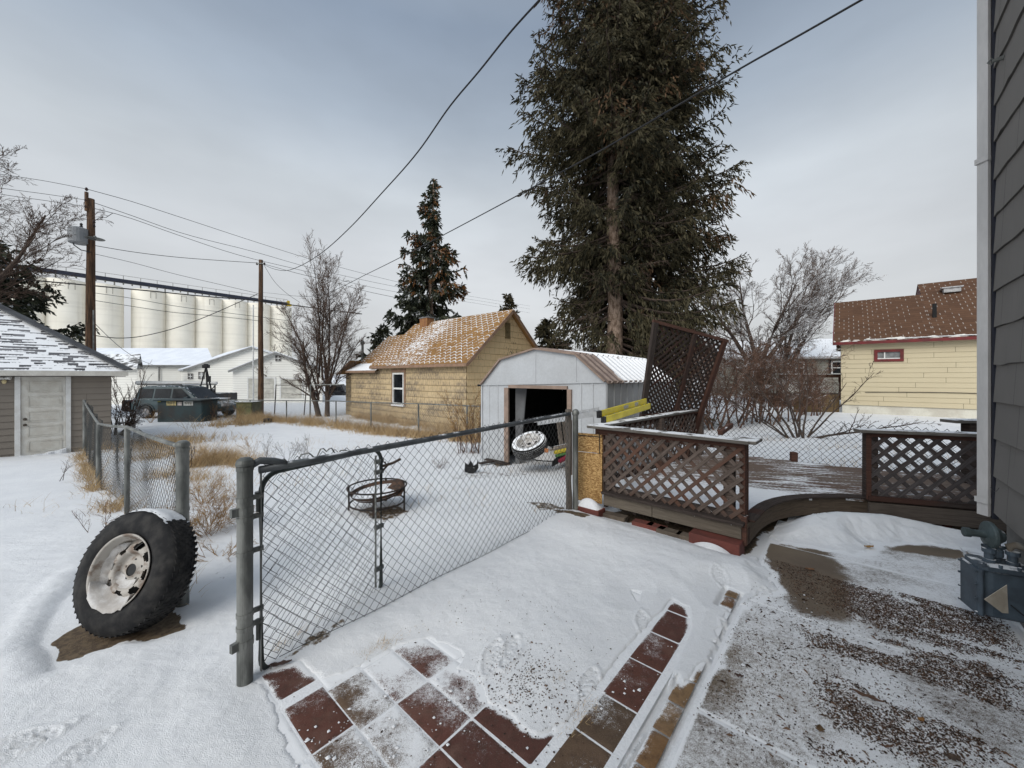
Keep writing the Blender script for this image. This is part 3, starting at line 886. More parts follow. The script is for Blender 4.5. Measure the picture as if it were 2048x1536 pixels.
mb.lathe([(.012, -.055), (.012, .06), (.02, .06), (.02, .08), (0, .08)], rc + fx * .05 - Z3 * .075, fx, 8)
mb.build('valve', m_gm, t)
mb = MB()
q = c + fy * .06 + fx * .045 + Z3 * .24
mb.tube([q + Z3 * .0 - fx * .0, q + Z3 * .05, q + Z3 * .062 + fx * .03 - fy * .0, q + fx * .10 - fy * .02 + Z3 * .045, q + fx * .16 - fy * .03 + Z3 * .0, q + fx * .185 - fy * .03 - Z3 * .03, q + fx * .19 - fy * .03 - Z3 * .12, q + fx * .2 - fy * .0 - Z3 * .2, q + fx * .34 - Z3 * .21], .023, 10)
for d in (.03, .11): mb.lathe([(.029, 0), (.029, .02)], q + fx * .188 - fy * .03 - Z3 * (.03 + d), -Z3, 12)
mb.build('outlet_pipe', m_pipe, t, smooth=True)
mb = MB()
mb.tube([c + fx * .0 - fy * .04 - Z3 * .04, c + fx * .05 - fy * .07 - Z3 * .09, c + fx * .12 - fy * .07 - Z3 * .10, c + fx * .2 - fy * .0 - Z3 * .07, c + fx * .26 + Z3 * .0], .004, 5)
mb.build('wire', MT['cable'], t)
mb = MB()
P = [at(1969, 1199, 2.30), at(2014, 1170, 2.30), at(2017, 1227, 2.29), at(2005, 1226, 2.29)]
P2 = [p + np.array([0, -.004, 0]) for p in P]
mb.prism(P, (0, .003, 0))
mb.build('paper_tag', plain('torn_paper', (.50, .45, .38), (.36, .32, .26), .9, ns=9, bump=.3, spec=.1), t)

# ------------------------------------------------------------------ tan garage on the left
def gable_or_hip_roof_material(): pass
GA = np.array(list(on_z(222, 0, 0)[:0]) + [0, 0, 0], float)
gY = 11.0
GA = np.array([(222 - 1024) / F * gY, gY, 0.0]); g0 = -.47
def on_line(O, d, x):                  # where the vertical plane through O along d meets photo column x
    k = (x - 1024) / F
    s = (k * O[1] - O[0]) / (d[0] - k * d[1])
    return s
t = thing('tan_garage', 'tan clapboard garage with a white panel door and snowy shingle hip roof', 'garage', (GA[0], GA[1], g0))
m_tan = siding_mat('tan_clapboard', (0.235, 0.205, 0.172), (0.19, 0.165, 0.14), width=3.6, joint=.006, var=.04, edge=.10)
gx0 = -9.0            # the wall runs to the left beyond the frame
ez = EYE + (HOR - 741) / F * gY - .0
sd0, sd1 = on_line(GA, U, 42), on_line(GA, U, 131)
zd1 = EYE + (HOR - 752) / F * 10.2
mb = MB()
for s0, s1 in ((gx0, sd0), (sd1, 0)):
    siding(mb, GA, U, -V * 0 + np.array([.755, -.656, 0]) * 1.0, [(s0, g0 - .1), (s1, g0 - .1), (s1, ez), (s0, ez)], .165, .014, z0=g0 - .02)
siding(mb, GA, U, np.array([.755, -.656, 0]), [(sd0, zd1), (sd1, zd1), (sd1, ez), (sd0, ez)], .165, .014, z0=g0 - .02)
mb.build('front_wall', m_tan, t)
NG = np.array([.755, -.656, 0.0])
mb = MB()
# right hand wall (faces away to the right) and rear
siding(mb, GA + U * .0, V, U, [(0, g0 - .1), (6, g0 - .1), (6, ez), (0, ez)], .165, .014, z0=g0 - .02)
mb.box(GA + U * (gx0 / 2) + V * 3.0 + Z3 * (g0 + ez) / 2, U * abs(gx0 / 2) * .995, V * 2.95, Z3 * (ez - g0) / 2 * .99)
mb.build('side_wall', m_tan, t)
# door
m_door = plain('weathered_white_door', (0.66, 0.64, 0.585), (0.56, 0.53, 0.47), .7, ns=6, bump=.25)
dO = GA + NG * .01
mb = MB()
zb = g0 + .03
mb.box(dO + U * (sd0 + sd1) / 2 + Z3 * (zb + zd1) / 2 - NG * .01, U * (sd1 - sd0) / 2, NG * .015, Z3 * (zd1 - zb) / 2)
door = mb.build('door', m_door, t)
mb = MB(); w_ = sd1 - sd0
for k in range(5):
    za = zb + (zd1 - zb) * (.075 + k * .183); zc = za + (zd1 - zb) * .115
    cc = dO + U * (sd0 + w_ * .53) + Z3 * (za + zc) / 2 + NG * .008
    mb.box(cc + NG * .001, U * w_ * .33, NG * .004, Z3 * ((zc - za) / 2 - .025))
    for z in (za - .012, zc + .012): mb.box(dO + U * (sd0 + w_ * .53) + Z3 * z + NG * .010, U * w_ * .375, NG * .010, Z3 * .010)
    for s_ in (-1, 1): mb.box(dO + U * (sd0 + w_ * .53 + s_ * w_ * .372) + Z3 * (za + zc) / 2 + NG * .010, U * .010, NG * .010, Z3 * ((zc - za) / 2 + .02))
mb.build('raised_panel', plain('door_moulding', (0.60, 0.58, 0.52), (0.52, 0.49, 0.43), .8, ns=6), door)
mb = MB()
m_brass = plain('tarnished_brass', (.12, .10, .08), ns=20, rough=.4, metal=.6)
for z, nm in ((.47, 'deadbolt'), (.40, 'door_knob')): MB().lathe([(.035, 0), (.035, .012), (.018, .02), (.018, .04), (.028, .05), (.028, .07), (0, .075)], dO + U * (sd0 + w_ * .085) + Z3 * (zb + (zd1 - zb) * z) + NG * .006, NG, 14).build(nm, m_brass, door)
mb = MB(); fw = .095
for s_ in (sd0 - fw / 2 - .004, sd1 + fw / 2 + .004): mb.box(dO + U * s_ + Z3 * ((zb + zd1 + .11) / 2 - .01) + NG * .018, U * fw / 2, NG * .02, Z3 * ((zd1 + .11 - zb) / 2 + .01))
mb.box(dO + U * (sd0 + sd1) / 2 + Z3 * (zd1 + .055) + NG * .018, U * (w_ / 2 + .003), NG * .02, Z3 * .05)
mb.build('door_frame', MT['white_trim'], t, bevel=.004)
mb = MB()
for k in range(24):
    f_ = k / 23; hh = .05 + .09 * f_ ** 2 + .04 * vnoise(f_ * 6, 0, 3)
    mb.box(dO + U * (sd0 + w_ * f_) + Z3 * (zb + hh / 2) + NG * (.09), U * w_ / 46 * 1.15, NG * (.08 + .02 * math.sin(k)), Z3 * hh / 2)
mb.build('snow_on_sill', MT['pure_snow'], t, bevel=.01)
# hip roof
m_gsh = M('snowy_asphalt_shingles', .9, 0, .2)
u, v = m_gsh.uv()
vv_ = v / .12; row_ = vv_.floor(); uu = u / .19 + m_gsh.rnd(row_, row_ * 0 + 1.5) * 5
cell = m_gsh.rnd(uu.floor(), row_)
c0 = m_gsh.mix(cell, (0.06, 0.06, 0.065), (0.20, 0.20, 0.21))
ns = m_gsh.noise(.55, detail=4)
k_ = (m_gsh.rnd(uu.floor() + 7.5, row_) * .62 + (ns - .5) * .9 + vv_.frac() * -.45 + .50 + m_gsh.noise(25).step(.3, .7) * .12).step(.40, .50)
m_gsh.color(m_gsh.mix(k_, c0, SNOW)); m_gsh.bump(k_ + vv_.frac() * -.6, .4, .015)
m_gfas = plain('white_fascia', (0.62, 0.60, 0.54), (0.5, 0.47, 0.42), .7, ns=3, bump=.1)
ov = .32
E0 = GA + U * ov + NG * ov + Z3 * (ez - .02)           # front right eave corner
E1 = GA + U * (gx0 - ov) + NG * ov + Z3 * (ez - .02)
W_ = 6.6; slope = .74
HR = E0 + V * W_ / 2 * 1.0 - U * W_ / 2 + Z3 * slope * W_ / 2
HL = E1 + V * W_ / 2 + U * W_ / 2 + Z3 * slope * W_ / 2
E2 = E0 + V * W_; E3 = E1 + V * W_
mb = MB()
roof_quad(mb, E1, E0, HR, HL)
roof_quad(mb, E3, E2, HR, HL, 50)
n_ = MB
for tri in ((E0, E2, HR), (E3, E1, HL)):
    a_, b_, c_ = (np.asarray(q) for q in tri); e_ = (b_ - a_) / np.linalg.norm(b_ - a_)
    uvs = [(float((p - a_) @ e_), float(np.linalg.norm((p - a_) - ((p - a_) @ e_) * e_))) for p in (a_, b_, c_)]
    mb.add([a_, b_, c_], [(0, 1, 2)], [uvs])
roof = mb.build('roof', m_gsh.m, t)
mb = MB(); mb.bar(E0 + Z3 * .05, HR + Z3 * .06, .30, .035, up=(0, 0, 1)); mb.bar(E2 + Z3 * .05, HR + Z3 * .06, .3, .03); mb.bar(HR + Z3 * .05, HL + Z3 * .05, .3, .03)
mb.build('hip_cap', plain('snowy_ridge_cap', (0.10, 0.105, 0.11), (0.06, 0.06, 0.065), .9, ns=3, snow=.0), roof)
mb = MB(); mb.bar(E0 + Z3 * .085 + V * .10, HR + Z3 * .095 + V * .10, .16, .035); mb.bar(HR + Z3 * .09, HL + Z3 * .09, .25, .03)
mb.build('snow_on_hip', MT['pure_snow'], roof, bevel=.012)
mb = MB(); mb.bar(E1 - Z3 * .07, E0 - Z3 * .07 + U * .01, .025, .13); mb.bar(E0 - Z3 * .07, E2 - Z3 * .07, .025, .13)
mb.build('fascia', m_gfas, t)
mb = MB(); mb.bar(E1 - Z3 * .15 - NG * .17, E0 - Z3 * .15 - NG * .17 - U * .04, .26, .015)
mb.build('soffit', plain('dark_soffit', (.12, .11, .10), ns=4), t)
# twin flood lamp
L_ = dO + U * on_line(GA, U, 9) + Z3 * (EYE + (HOR - 755) / F * 10.1 - .02) + NG * .02
lt = thing('wall_lamp', 'small white twin lamp on the tan garage wall left of its door', 'lamp', L_)
mb = MB(); mb.lathe([(.05, 0), (.05, .02), (.02, .03), (.02, .06)], L_, NG, 14)
for s_ in (-1, 1): mb.lathe([(.018, 0), (.04, .06), (.055, .10), (.05, .105), (0, .09)], L_ + NG * .05, NG * .3 + U * s_ * .9 + Z3 * .15, 14)
mb.build('lamp_heads', MT['white_trim'], lt)
mb = MB(); mb.lathe([(0, 0), (.035, .02), (.04, .06), (.025, .1), (0, .11)], L_ + NG * .05 - Z3 * .03, -Z3, 12)
mb.build('sensor', plain('yellowed_plastic', (.6, .5, .28), ns=5, bump=0), lt)

# ------------------------------------------------------------------ yellow house
YC = np.array([-1.77, 14.9, 0.0]); yg = float(gz(-1.8, 14.9)) - .05
t = thing('yellow_house', 'small tan yellow shingle sided house with an orange scalloped roof left of the metal shed', 'house', (YC[0], YC[1], yg))
m_y = siding_mat('yellow_shingle_siding', (0.55, 0.425, 0.255), (0.45, 0.335, 0.19), width=.30, joint=.012, grime=2.1, grain=.55, var=.14, edge=.11, grime_col=(0.15, 0.125, 0.10))
m_y2 = siding_mat('yellow_siding_clean_lightened', (0.67, 0.50, 0.285), (0.60, 0.44, 0.245), width=.30, joint=.008, grime=-.4, grain=.35, var=.08, edge=.10)  # same paint, less grime, lightened to make up for the gable's missing sun
NL = -U; NR = -V     # long wall faces -U, gable wall faces -V
top = 2.32; crs = .262; z0 = top - 11 * crs
wx0, wx1 = on_line(YC, V, 809), on_line(YC, V, 787)   # window jambs: nearer, farther
wz0 = EYE - (812 - HOR) / F * 16.9; wz1 = EYE + (HOR - 745) / F * 16.9
fl = MB()
Lm, Ll = 6.35, 9.35
for a, b, c_, d in ((0, wx0, yg, top), (wx1, Lm, yg, top), (wx0, wx1, yg, wz0), (wx0, wx1, wz1, top), (Lm, Ll, yg, 1.93)):
    siding(fl, YC, V, NL, [(a, c_), (b, c_), (b, d), (a, d)], crs, .02, z0=z0)
fl.build('long_wall', m_y, t)
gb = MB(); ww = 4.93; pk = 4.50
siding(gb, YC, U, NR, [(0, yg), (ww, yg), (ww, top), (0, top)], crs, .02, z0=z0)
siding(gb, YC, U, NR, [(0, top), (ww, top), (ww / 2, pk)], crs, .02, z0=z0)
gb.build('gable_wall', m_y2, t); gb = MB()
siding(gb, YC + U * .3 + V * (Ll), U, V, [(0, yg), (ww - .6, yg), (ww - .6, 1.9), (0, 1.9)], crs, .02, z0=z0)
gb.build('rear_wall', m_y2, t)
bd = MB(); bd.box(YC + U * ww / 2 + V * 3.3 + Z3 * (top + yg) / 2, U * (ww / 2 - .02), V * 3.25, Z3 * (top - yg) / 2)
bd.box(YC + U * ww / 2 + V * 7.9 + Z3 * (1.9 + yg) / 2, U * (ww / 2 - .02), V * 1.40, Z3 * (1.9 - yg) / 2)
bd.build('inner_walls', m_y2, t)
# rear porch end left of the long wall
pc_ = MB()
siding(pc_, YC + V * Ll + U * .25, V, NL, [(0, yg), (1.15, yg), (1.15, 1.72), (0, 2.1)], crs, .02, z0=z0)
pc_.build('porch_wall', m_y, t)
m_yr = M('orange_scalloped_shingles', .9, 0, .2)
u, v = m_yr.uv()
vr = v / .20; row_ = vr.floor(); uu = u / .34 + row_.mod2() * .5
lx = uu.frac() - .5; ly = vr.frac()
wear = m_yr.noise(.8, detail=5)
c0 = m_yr.mix(m_yr.rnd(uu.floor(), row_) * .6 + wear * .4, (0.31, 0.175, 0.065), (0.21, 0.11, 0.04))
arc = (ly - (lx * lx * -2.6 + .80)).absv()
edge_ = arc.lt(.10)
c0 = m_yr.mix(arc.step(.16, .05) * .35, c0, (0.10, 0.05, 0.02))
nsn = m_yr.noise(.42, detail=3); nfi = m_yr.noise(9, detail=4)
sarc = (ly - (lx * lx * -2.6 + .93)).absv()
u2 = (u - 4.6).absv()
k_ = sarc.step(.17, .05) * (((nsn - .5) * 1.1 + nfi * 1.2 + m_yr.rnd(uu.floor() + 2.5, row_) * .35 + u2.step(5.0, .6) * .20 + .08).step(.78, .95) * .9)
k2 = (u2.step(2.6, .2) * .30 + nfi * .85 + m_yr.noise(1.1) * .35).step(.86, 1.0) * .85
m_yr.color(m_yr.mix(k_.mx(k2), c0, SNOW))
m_yr.bump(arc.step(.0, .2) + nfi * .3 + k_, .5, .02)
ovh = .28; sl = (pk - top) / (ww / 2)
def yroof(mb, t0, t1, rz, half=ww / 2, ctr=ww / 2, e=.25, zb=None):
    """both slopes of a gable from t0 to t1 along V with ridge height rz"""
    zb = rz - sl * (half + e)
    for s_ in (-1, 1):
        e0 = YC + U * (ctr + s_ * (half + e)) + V * t0 + Z3 * (zb + .07); e1 = YC + U * (ctr + s_ * (half + e)) + V * t1 + Z3 * (zb + .07)
        r0 = YC + U * ctr + V * t0 + Z3 * (rz + .07); r1 = YC + U * ctr + V * t1 + Z3 * (rz + .07)
        roof_quad(mb, e0, e1, r1, r0)
mb = MB(); yroof(mb, -ovh, 6.95, pk); roof = mb.build('roof', m_yr.m, t)
mb = MB(); yroof(mb, 6.96, 9.5, 3.98, half=ww / 2 - .45, ctr=ww / 2 - .1, e=.12); mb.build('rear_roof', m_yr.m, t)
mb = MB()
roof_quad(mb, YC - U * .28 + V * 6.30 + Z3 * 1.96, YC - U * .28 + V * 9.42 + Z3 * 1.96, YC + U * .75 + V * 9.42 + Z3 * 2.52, YC + U * .75 + V * 6.30 + Z3 * 2.52)
mb.build('lean_to_roof', plain('snowy_tar_paper', (0.12, 0.09, 0.065), (0.07, 0.06, 0.05), .9, ns=4, snow=.75), t)
mb = MB()
roof_quad(mb, YC - U * .15 + V * 10.75 + Z3 * 1.80, YC + U * 4 + V * 10.75 + Z3 * 1.80, YC + U * 4 + V * 9.2 + Z3 * 2.52, YC - U * .15 + V * 9.2 + Z3 * 2.52)
mb.build('porch_roof', m_yr.m, t)
m_ft = plain('faded_brown_trim', (0.30, 0.19, 0.13), (0.22, 0.14, 0.09), .8, ns=5, bump=.1)
mb = MB()
zb = pk - sl * (ww / 2 + .25)
mb.bar(YC - U * .26 - V * ovh + Z3 * (zb + .0), YC - U * .26 + V * 6.95 + Z3 * (zb + .0), .03, .12)
for s_ in (-1, 1):
    mb.bar(YC + U * (ww / 2 + s_ * (ww / 2 + .25)) - V * (ovh + .015) + Z3 * (zb - .01), YC + U * ww / 2 - V * (ovh + .015) + Z3 * (pk - .01), .03, .13)
mb.bar(YC - U * .30 + V * 6.35 + Z3 * 1.90, YC - U * .30 + V * 9.4 + Z3 * 1.90, .03, .11)
mb.bar(YC - U * .17 + V * 10.75 + Z3 * 1.74, YC - U * .17 + V * 9.2 + Z3 * 2.46, .03, .12)
mb.build('fascia', m_ft, t)
sm = MB(); sm.bar(YC - U * .12 - V * .1 + Z3 * (zb + .0), YC - U * .12 + V * 6.9 + Z3 * (zb + .0), .24, .02)
sm.build('soffit', m_ft, t)
mb = MB()
cp = YC + U * (ww / 2 - .1) + V * on_line(YC + U * ww / 2, V, 857) + Z3 * (pk + .12)
mb.box(cp - Z3 * .14, U * .24, V * .32, Z3 * .26)
ch = mb.build('chimney', plain('orange_brick', (0.30, 0.15, 0.06), (0.22, 0.10, 0.05), .9, ns=9), t)
mb = MB(); mb.box(cp + Z3 * .145, U * .27, V * .36, Z3 * .025); mb.build('chimney_cap', plain('grey_cap', (.22, .22, .22), snow=.3), ch)
# window
mb = MB(); wc = YC + V * (wx0 + wx1) / 2; wwid = abs(wx1 - wx0); O_ = NL * .03
fr = .07
for s_ in (min(wx0, wx1) + fr / 2, max(wx0, wx1) - fr / 2): mb.box(YC + V * s_ + Z3 * (wz0 + wz1) / 2 + O_, V * fr / 2, NL * .03, Z3 * (wz1 - wz0) / 2)
zm = wz0 + (wz1 - wz0) * .5
for z in (wz0 + .04, zm, wz1 - .04): mb.box(wc + Z3 * z + O_ * .98, V * (wwid / 2 - fr), NL * .028, Z3 * .04)
wf = mb.build('window_frame', MT['white_trim'], t)
mb = MB(); mb.box(wc + Z3 * (wz0 + wz1) / 2 - NL * .0, V * wwid / 2 * .97, NL * .012, Z3 * (wz1 - wz0) / 2 * .98)
mb.build('window_pane', MT['glass'], wf)
mb = MB(); mb.box(wc + Z3 * (wz1 + .09) + NL * .03, V * (wwid / 2 + .12), NL * .025, Z3 * .07)
mb.box(wc + V * (wwid / 2 + .06) + Z3 * (wz0 + wz1) / 2 + NL * .025, V * .05, NL * .02, Z3 * ((wz1 - wz0) / 2 + .02))
mb.box(wc - V * (wwid / 2 + .06) + Z3 * (wz0 + wz1) / 2 + NL * .025, V * .05, NL * .02, Z3 * ((wz1 - wz0) / 2 + .02))
mb.build('window_casing', m_ft, t)
mb = MB(); mb.box(wc + Z3 * (wz0 - .05) + NL * .06, V * (wwid / 2 + .04), NL * .05, Z3 * .03); mb.build('window_sill', MT['pure_snow'], t)
# attic vent
mb = MB(); vc = YC + U * (ww / 2 - .1) + NR * .03
zv0, zv1 = EYE + (HOR - 677) / F * 16.7, EYE + (HOR - 646) / F * 16.7
mb.box(vc + Z3 * (zv0 + zv1) / 2, U * .15, NR * .015, Z3 * (zv1 - zv0) / 2)
k = 0
z = zv0
while z < zv1: mb.box(vc + Z3 * z + NR * .03, U * .145, NR * .02, Z3 * .012); z += .055
mb.build('attic_vent', plain('vent_tan', (0.33, 0.24, 0.12), (0.13, 0.10, 0.05), ns=40), t)
mb = MB(); vp = at(725, 725, 22.0); mb.tube([vp - Z3 * .6, vp + Z3 * 1.1], .07, 10); mb.lathe([(.12, 0), (.12, .12), (.06, .22), (0, .23)], vp + Z3 * 1.05, Z3, 10)
mb.build('vent_pipe', MT['galv'], t)

# ------------------------------------------------------------------ metal shed
SR = np.array([1.566, 6.34, 0.0]); sg = -.22; SW = 2.93; SL = 3.1
t = thing('metal_shed', 'light gray metal barn shed with an open doorway and snow streaked gambrel roof', 'shed', (SR[0], SR[1], sg))
prof = [(0, 1.56), (.57, 2.03), (1.465, 2.17), (2.36, 1.99), (2.93, 1.47)]
m_sh = plain('white_enamelled_steel', (0.46, 0.475, 0.49), (0.41, 0.42, 0.43), .5, ns=2.2, bump=.06, spec=.4)
m_trim = plain('tan_steel_trim', (0.30, 0.215, 0.17), (0.22, 0.16, 0.125), .55, ns=6, bump=.1)
def sp(s, z, back=0.0, out=0.0): return SR + V * s + Z3 * z + U * back - U * out
d0, d1, dz = .75, 2.14, 1.42
mb = MB()
def ribbed(mb, P0, d, n, L, z0, z1f, pitch=.36):
    k = max(1, round(L / pitch)); p = L / k
    for i in range(k):
        a, b = i * p + .012, (i + 1) * p - .012
        for x0, x1, o0, o1 in ((a - .012, a, 0, .014), (a, a + .02, .014, .014), (a + .02, b - .0, .0, .0), (b, b + .012, 0, 0)):
            mb.add([P0 + d * x0 + n * o0 + Z3 * z0, P0 + d * x1 + n * o1 + Z3 * z0, P0 + d * x1 + n * o1 + Z3 * z1f(x1), P0 + d * x0 + n * o0 + Z3 * z1f(x0)], [(0, 1, 2, 3)], None, .3)
def top_at(s): return 1.56 + (1.47 - 1.56) * s / SW
ribbed(mb, SR, V, -U, d0 - .06, sg - .1, lambda s: top_at(s), .23)
ribbed(mb, SR + V * (d1 + .06), V, -U, SW - d1 - .06, sg - .1, lambda s: top_at(s + d1), .25)
mb.poly([sp(0, 1.56, 0, .012)] + [sp(s, z, 0, .012) for s, z in prof[1:]])
mb.poly([sp(d0 - .06, top_at(d0)), sp(d1 + .06, top_at(d1)), sp(d1 + .06, dz), sp(d0 - .06, dz)])
mb.build('front_wall', m_sh, t)
mb = MB()
for s_ in (.57, 1.465): mb.box(sp(s_, (top_at(s_) + (2.03 if s_ < 1 else 2.17)) / 2 - .01, 0, .016), V * .006, U * .004, Z3 * ((2.03 if s_ < 1 else 2.17) - top_at(s_) - .03) / 2)
mb.box(sp(SW / 2, 1.515 - .002, 0, .018), V * SW / 2 + Z3 * (-.045), U * .006, Z3 * .012)
mb.build('panel_seam', m_sh, t)
m_shs = plain('gray_steel_side', (0.40, 0.41, 0.42), (0.33, 0.33, 0.33), .5, ns=3, bump=.06)
mb = MB(); ribbed(mb, SR, U, NR, SL, sg - .1, lambda s: 1.56, .26)
ribbed(mb, SR + V * SW, U, V, SL, sg - .1, lambda s: 1.47, .26)
mb.poly([sp(0, sg, SL), sp(SW, sg, SL), sp(SW, 1.47, SL)] + [sp(s, z, SL) for s, z in prof[::-1][1:]])
mb.build('side_wall', m_shs, t)
# roof
m_rf = M('ribbed_tan_steel_roof', .5, 0, .4)
nfi = m_rf.noise(3.0, detail=5); px_ = m_rf.coord('Object')
m_rf_c = m_rf.mix(m_rf.noise(7).step(.3, .7), (0.25, 0.185, 0.15), (0.17, 0.12, 0.10))
ks = (m_rf.noise(1.5, detail=4) + (m_rf.fac('tint') - .5) * .4)
uu_, vv_u = m_rf.uv()
k_ = ((nfi * .7 + m_rf.noise(.9) * .5 + uu_.step(.35, .8) * .5) - (vv_u - .5) * .2).step(.80, .92)
m_rf.color(m_rf.mix(k_, m_rf_c, SNOW)); m_rf.bump(k_, .4, .02)
mb = MB(); ov = .05
for (s0, z0_), (s1, z1_) in zip(prof[:-1], prof[1:]):
    n = int(SL / .20); p = (SL + .1) / n
    nn = np.cross(V * (s1 - s0) + Z3 * (z1_ - z0_), U); nn = nn / np.linalg.norm(nn); nn = nn if nn[2] > 0 else -nn
    ln = math.hypot(s1 - s0, z1_ - z0_)
    ex = 0.05 / ln
    A0 = (s0 - (s1 - s0) * (ex if s0 == 0 else 0), z0_ - (z1_ - z0_) * (ex if s0 == 0 else 0)); A1 = (s1 + (s1 - s0) * (ex if s1 == 2.93 else 0), z1_ + (z1_ - z0_) * (ex if s1 == 2.93 else 0))
    lo, hi = (0, 1) if s0 < 1.4 else (1, 0)
    for i in range(n):
        b0 = -.06 + i * p
        for q0, q1, o0, o1 in ((0, .7 * p, .012, .012), (.7 * p, .78 * p, .012, .045), (.78 * p, .92 * p, .045, .045), (.92 * p, p, .045, .012)):
            mb.add([sp(A0[0], A0[1], b0 + q0) + nn * o0, sp(A0[0], A0[1], b0 + q1) + nn * o1, sp(A1[0], A1[1], b0 + q1) + nn * o1, sp(A1[0], A1[1], b0 + q0) + nn * o0], [(0, 1, 2, 3)],
                   [[(b0 + q0, lo), (b0 + q1, lo), (b0 + q1, hi), (b0 + q0, hi)]], .2 if o0 == o1 == .045 else .7)
roof = mb.build('roof', m_rf.m, t)
mb = MB()
for (s0, z0_), (s1, z1_) in zip(prof[:-1], prof[1:]):
    mb.bar(sp(s0, z0_ + .01, 0, .05), sp(s1, z1_ + .01, 0, .05), .05, .03)
mb.box(sp(-.02, 1.555, SL / 2, 0), U * SL / 2, V * .015, Z3 * .025)
mb.build('roof_trim', m_trim, t)
mb = MB()
for s_ in (d0 - .045, d1 + .06): mb.box(sp(s_, (dz + sg) / 2, 0, .02), V * (.042 if s_ < 1 else .055), U * .02, Z3 * (dz - sg) / 2)
mb.box(sp((d0 + d1) / 2, dz + .03, 0, .02), V * ((d1 - d0) / 2 + .0), U * .02, Z3 * .03)
mb.build('door_frame', m_trim, t)
mb = MB()
mb.add([sp(0, 1.56, 0, .03), sp(0, sg, 0, .03), sp(-.0, sg, .0) + NR * .02, sp(0, 1.56, 0) + NR * .02], [(0, 1, 2, 3)])
for s_ in (0.01, SW - .01): mb.box(sp(s_, (1.5 + sg) / 2, 0, .012), V * .018, U * .014, Z3 * (1.5 - sg) / 2)
mb.build('corner_trim', m_sh, t)
# the sliding door leaf hanging loose inside
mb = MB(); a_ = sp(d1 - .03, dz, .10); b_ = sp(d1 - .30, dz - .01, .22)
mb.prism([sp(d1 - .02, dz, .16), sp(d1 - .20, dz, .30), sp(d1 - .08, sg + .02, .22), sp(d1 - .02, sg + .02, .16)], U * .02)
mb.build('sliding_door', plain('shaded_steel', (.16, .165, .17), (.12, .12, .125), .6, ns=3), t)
shade_mb = MB(); m_in = plain('shed_interior_shade', (.018, .017, .016), (.01, .01, .01), .95, ns=3, bump=0)  # near-black panels added so the interior's shade is in their colour
shade_mb.box(sp(SW / 2, .65, SL - .05), V * SW / 2 * .95, U * .02, Z3 * .85); shade_mb.box(sp(.05, .65, SL / 2), V * .02, U * SL / 2 * .94, Z3 * .85); shade_mb.box(sp(SW - .05, .62, SL / 2), V * .02, U * SL / 2 * .94, Z3 * .82); shade_mb.box(sp(SW / 2, 1.46, SL / 2 + .02), V * SW / 2 * .96, U * SL / 2 * .94, Z3 * .01)
shade_mb.build('interior_shade', m_in, t)
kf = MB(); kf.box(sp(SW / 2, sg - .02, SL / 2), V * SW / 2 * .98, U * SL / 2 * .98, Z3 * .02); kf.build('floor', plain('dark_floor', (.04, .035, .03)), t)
fl_ = MB(); fl_.poly([sp(1.7, 1.5, 1.6), sp(1.55, 1.49, 1.6), sp(1.56, 1.47, 1.6), sp(1.7, 1.48, 1.6)])
mb = MB(); mb.tube([sp(SW + .05, 1.46, 0, .08), sp(SW + .03, 1.46, .05)], .022, 8); mb.build('trim_cap', MT['black'], t)

# ------------------------------------------------------------------ cream house on the right
CC = np.array([14.88, 17.3, 0.0]); DV = -V
t = thing('cream_house', 'cream clapboard house with a brown shingle roof and a small red framed window', 'house', (CC[0], CC[1], 0))
m_c = siding_mat('cream_clapboard', (0.53, 0.46, 0.315), (0.49, 0.42, 0.285), width=2.4, joint=.016, var=.05, edge=.06)
m_red = plain('dark_red_trim', (0.16, 0.022, 0.022), (0.10, 0.02, 0.02), .6, ns=5, bump=.05)
fz = EYE - (809 - HOR) / F * 17.3; ezc = 3.26
wa, wb = on_line(CC, DV, 1755), on_line(CC, DV, 1800)
zw0, zw1 = EYE + (HOR - 718) / F * 16.3, EYE + (HOR - 704) / F * 16.3
mb = MB()
for a, b, c_, d in ((0, wa, fz, ezc), (wb, 11, fz, ezc), (wa, wb, fz, zw0), (wa, wb, zw1, ezc)):
    siding(mb, CC, DV, -U, [(a, c_), (b, c_), (b, d), (a, d)], .203, .014, z0=fz)
mb.build('front_wall', m_c, t)
mb = MB()
hw = 3.6; sl2 = .60
siding(mb, CC, U, V, [(0, fz), (2 * hw, fz), (2 * hw, ezc), (0, ezc)], .203, .014, z0=fz)
siding(mb, CC, U, V, [(0, ezc), (2 * hw, ezc), (hw, ezc + sl2 * hw)], .203, .014, z0=fz)
mb.box(CC + DV * 5.5 + U * hw + Z3 * (fz + ezc) / 2, DV * 5.48, U * (hw - .02), Z3 * (ezc - fz) / 2)
mb.build('side_wall', m_c, t)
mb = MB(); mb.box(CC + DV * 5.5 + U * hw + Z3 * (fz / 2 - .15), DV * 5.46, U * (hw - .03), Z3 * (fz / 2 + .15))
mb.build('foundation', plain('whitewashed_foundation', (0.62, 0.60, 0.52), (0.5, 0.47, 0.40), .9, ns=2, bump=.3), t)
m_cr = M('brown_shingles', .9, 0, .2)
u, v = m_cr.uv(); vr = v / .21; row_ = vr.floor(); uu = u / .34 + row_.mod2() * .5
c0 = m_cr.mix(m_cr.rnd((uu * 1.0).floor(), row_) * .7 + m_cr.noise(2) * .3, (0.125, 0.066, 0.038), (0.085, 0.045, 0.027))
c0 = m_cr.mix(vr.frac().lt(.12) * .5, c0, (0.04, 0.02, 0.012))
k_ = uu.frac().lt(.075) * vr.frac().gt(.2) * (m_cr.rnd(uu.floor() + 3.5, row_) * .6 + (m_cr.noise(.8) - .5) * 1.5 + .3).step(.42, .6) * .34
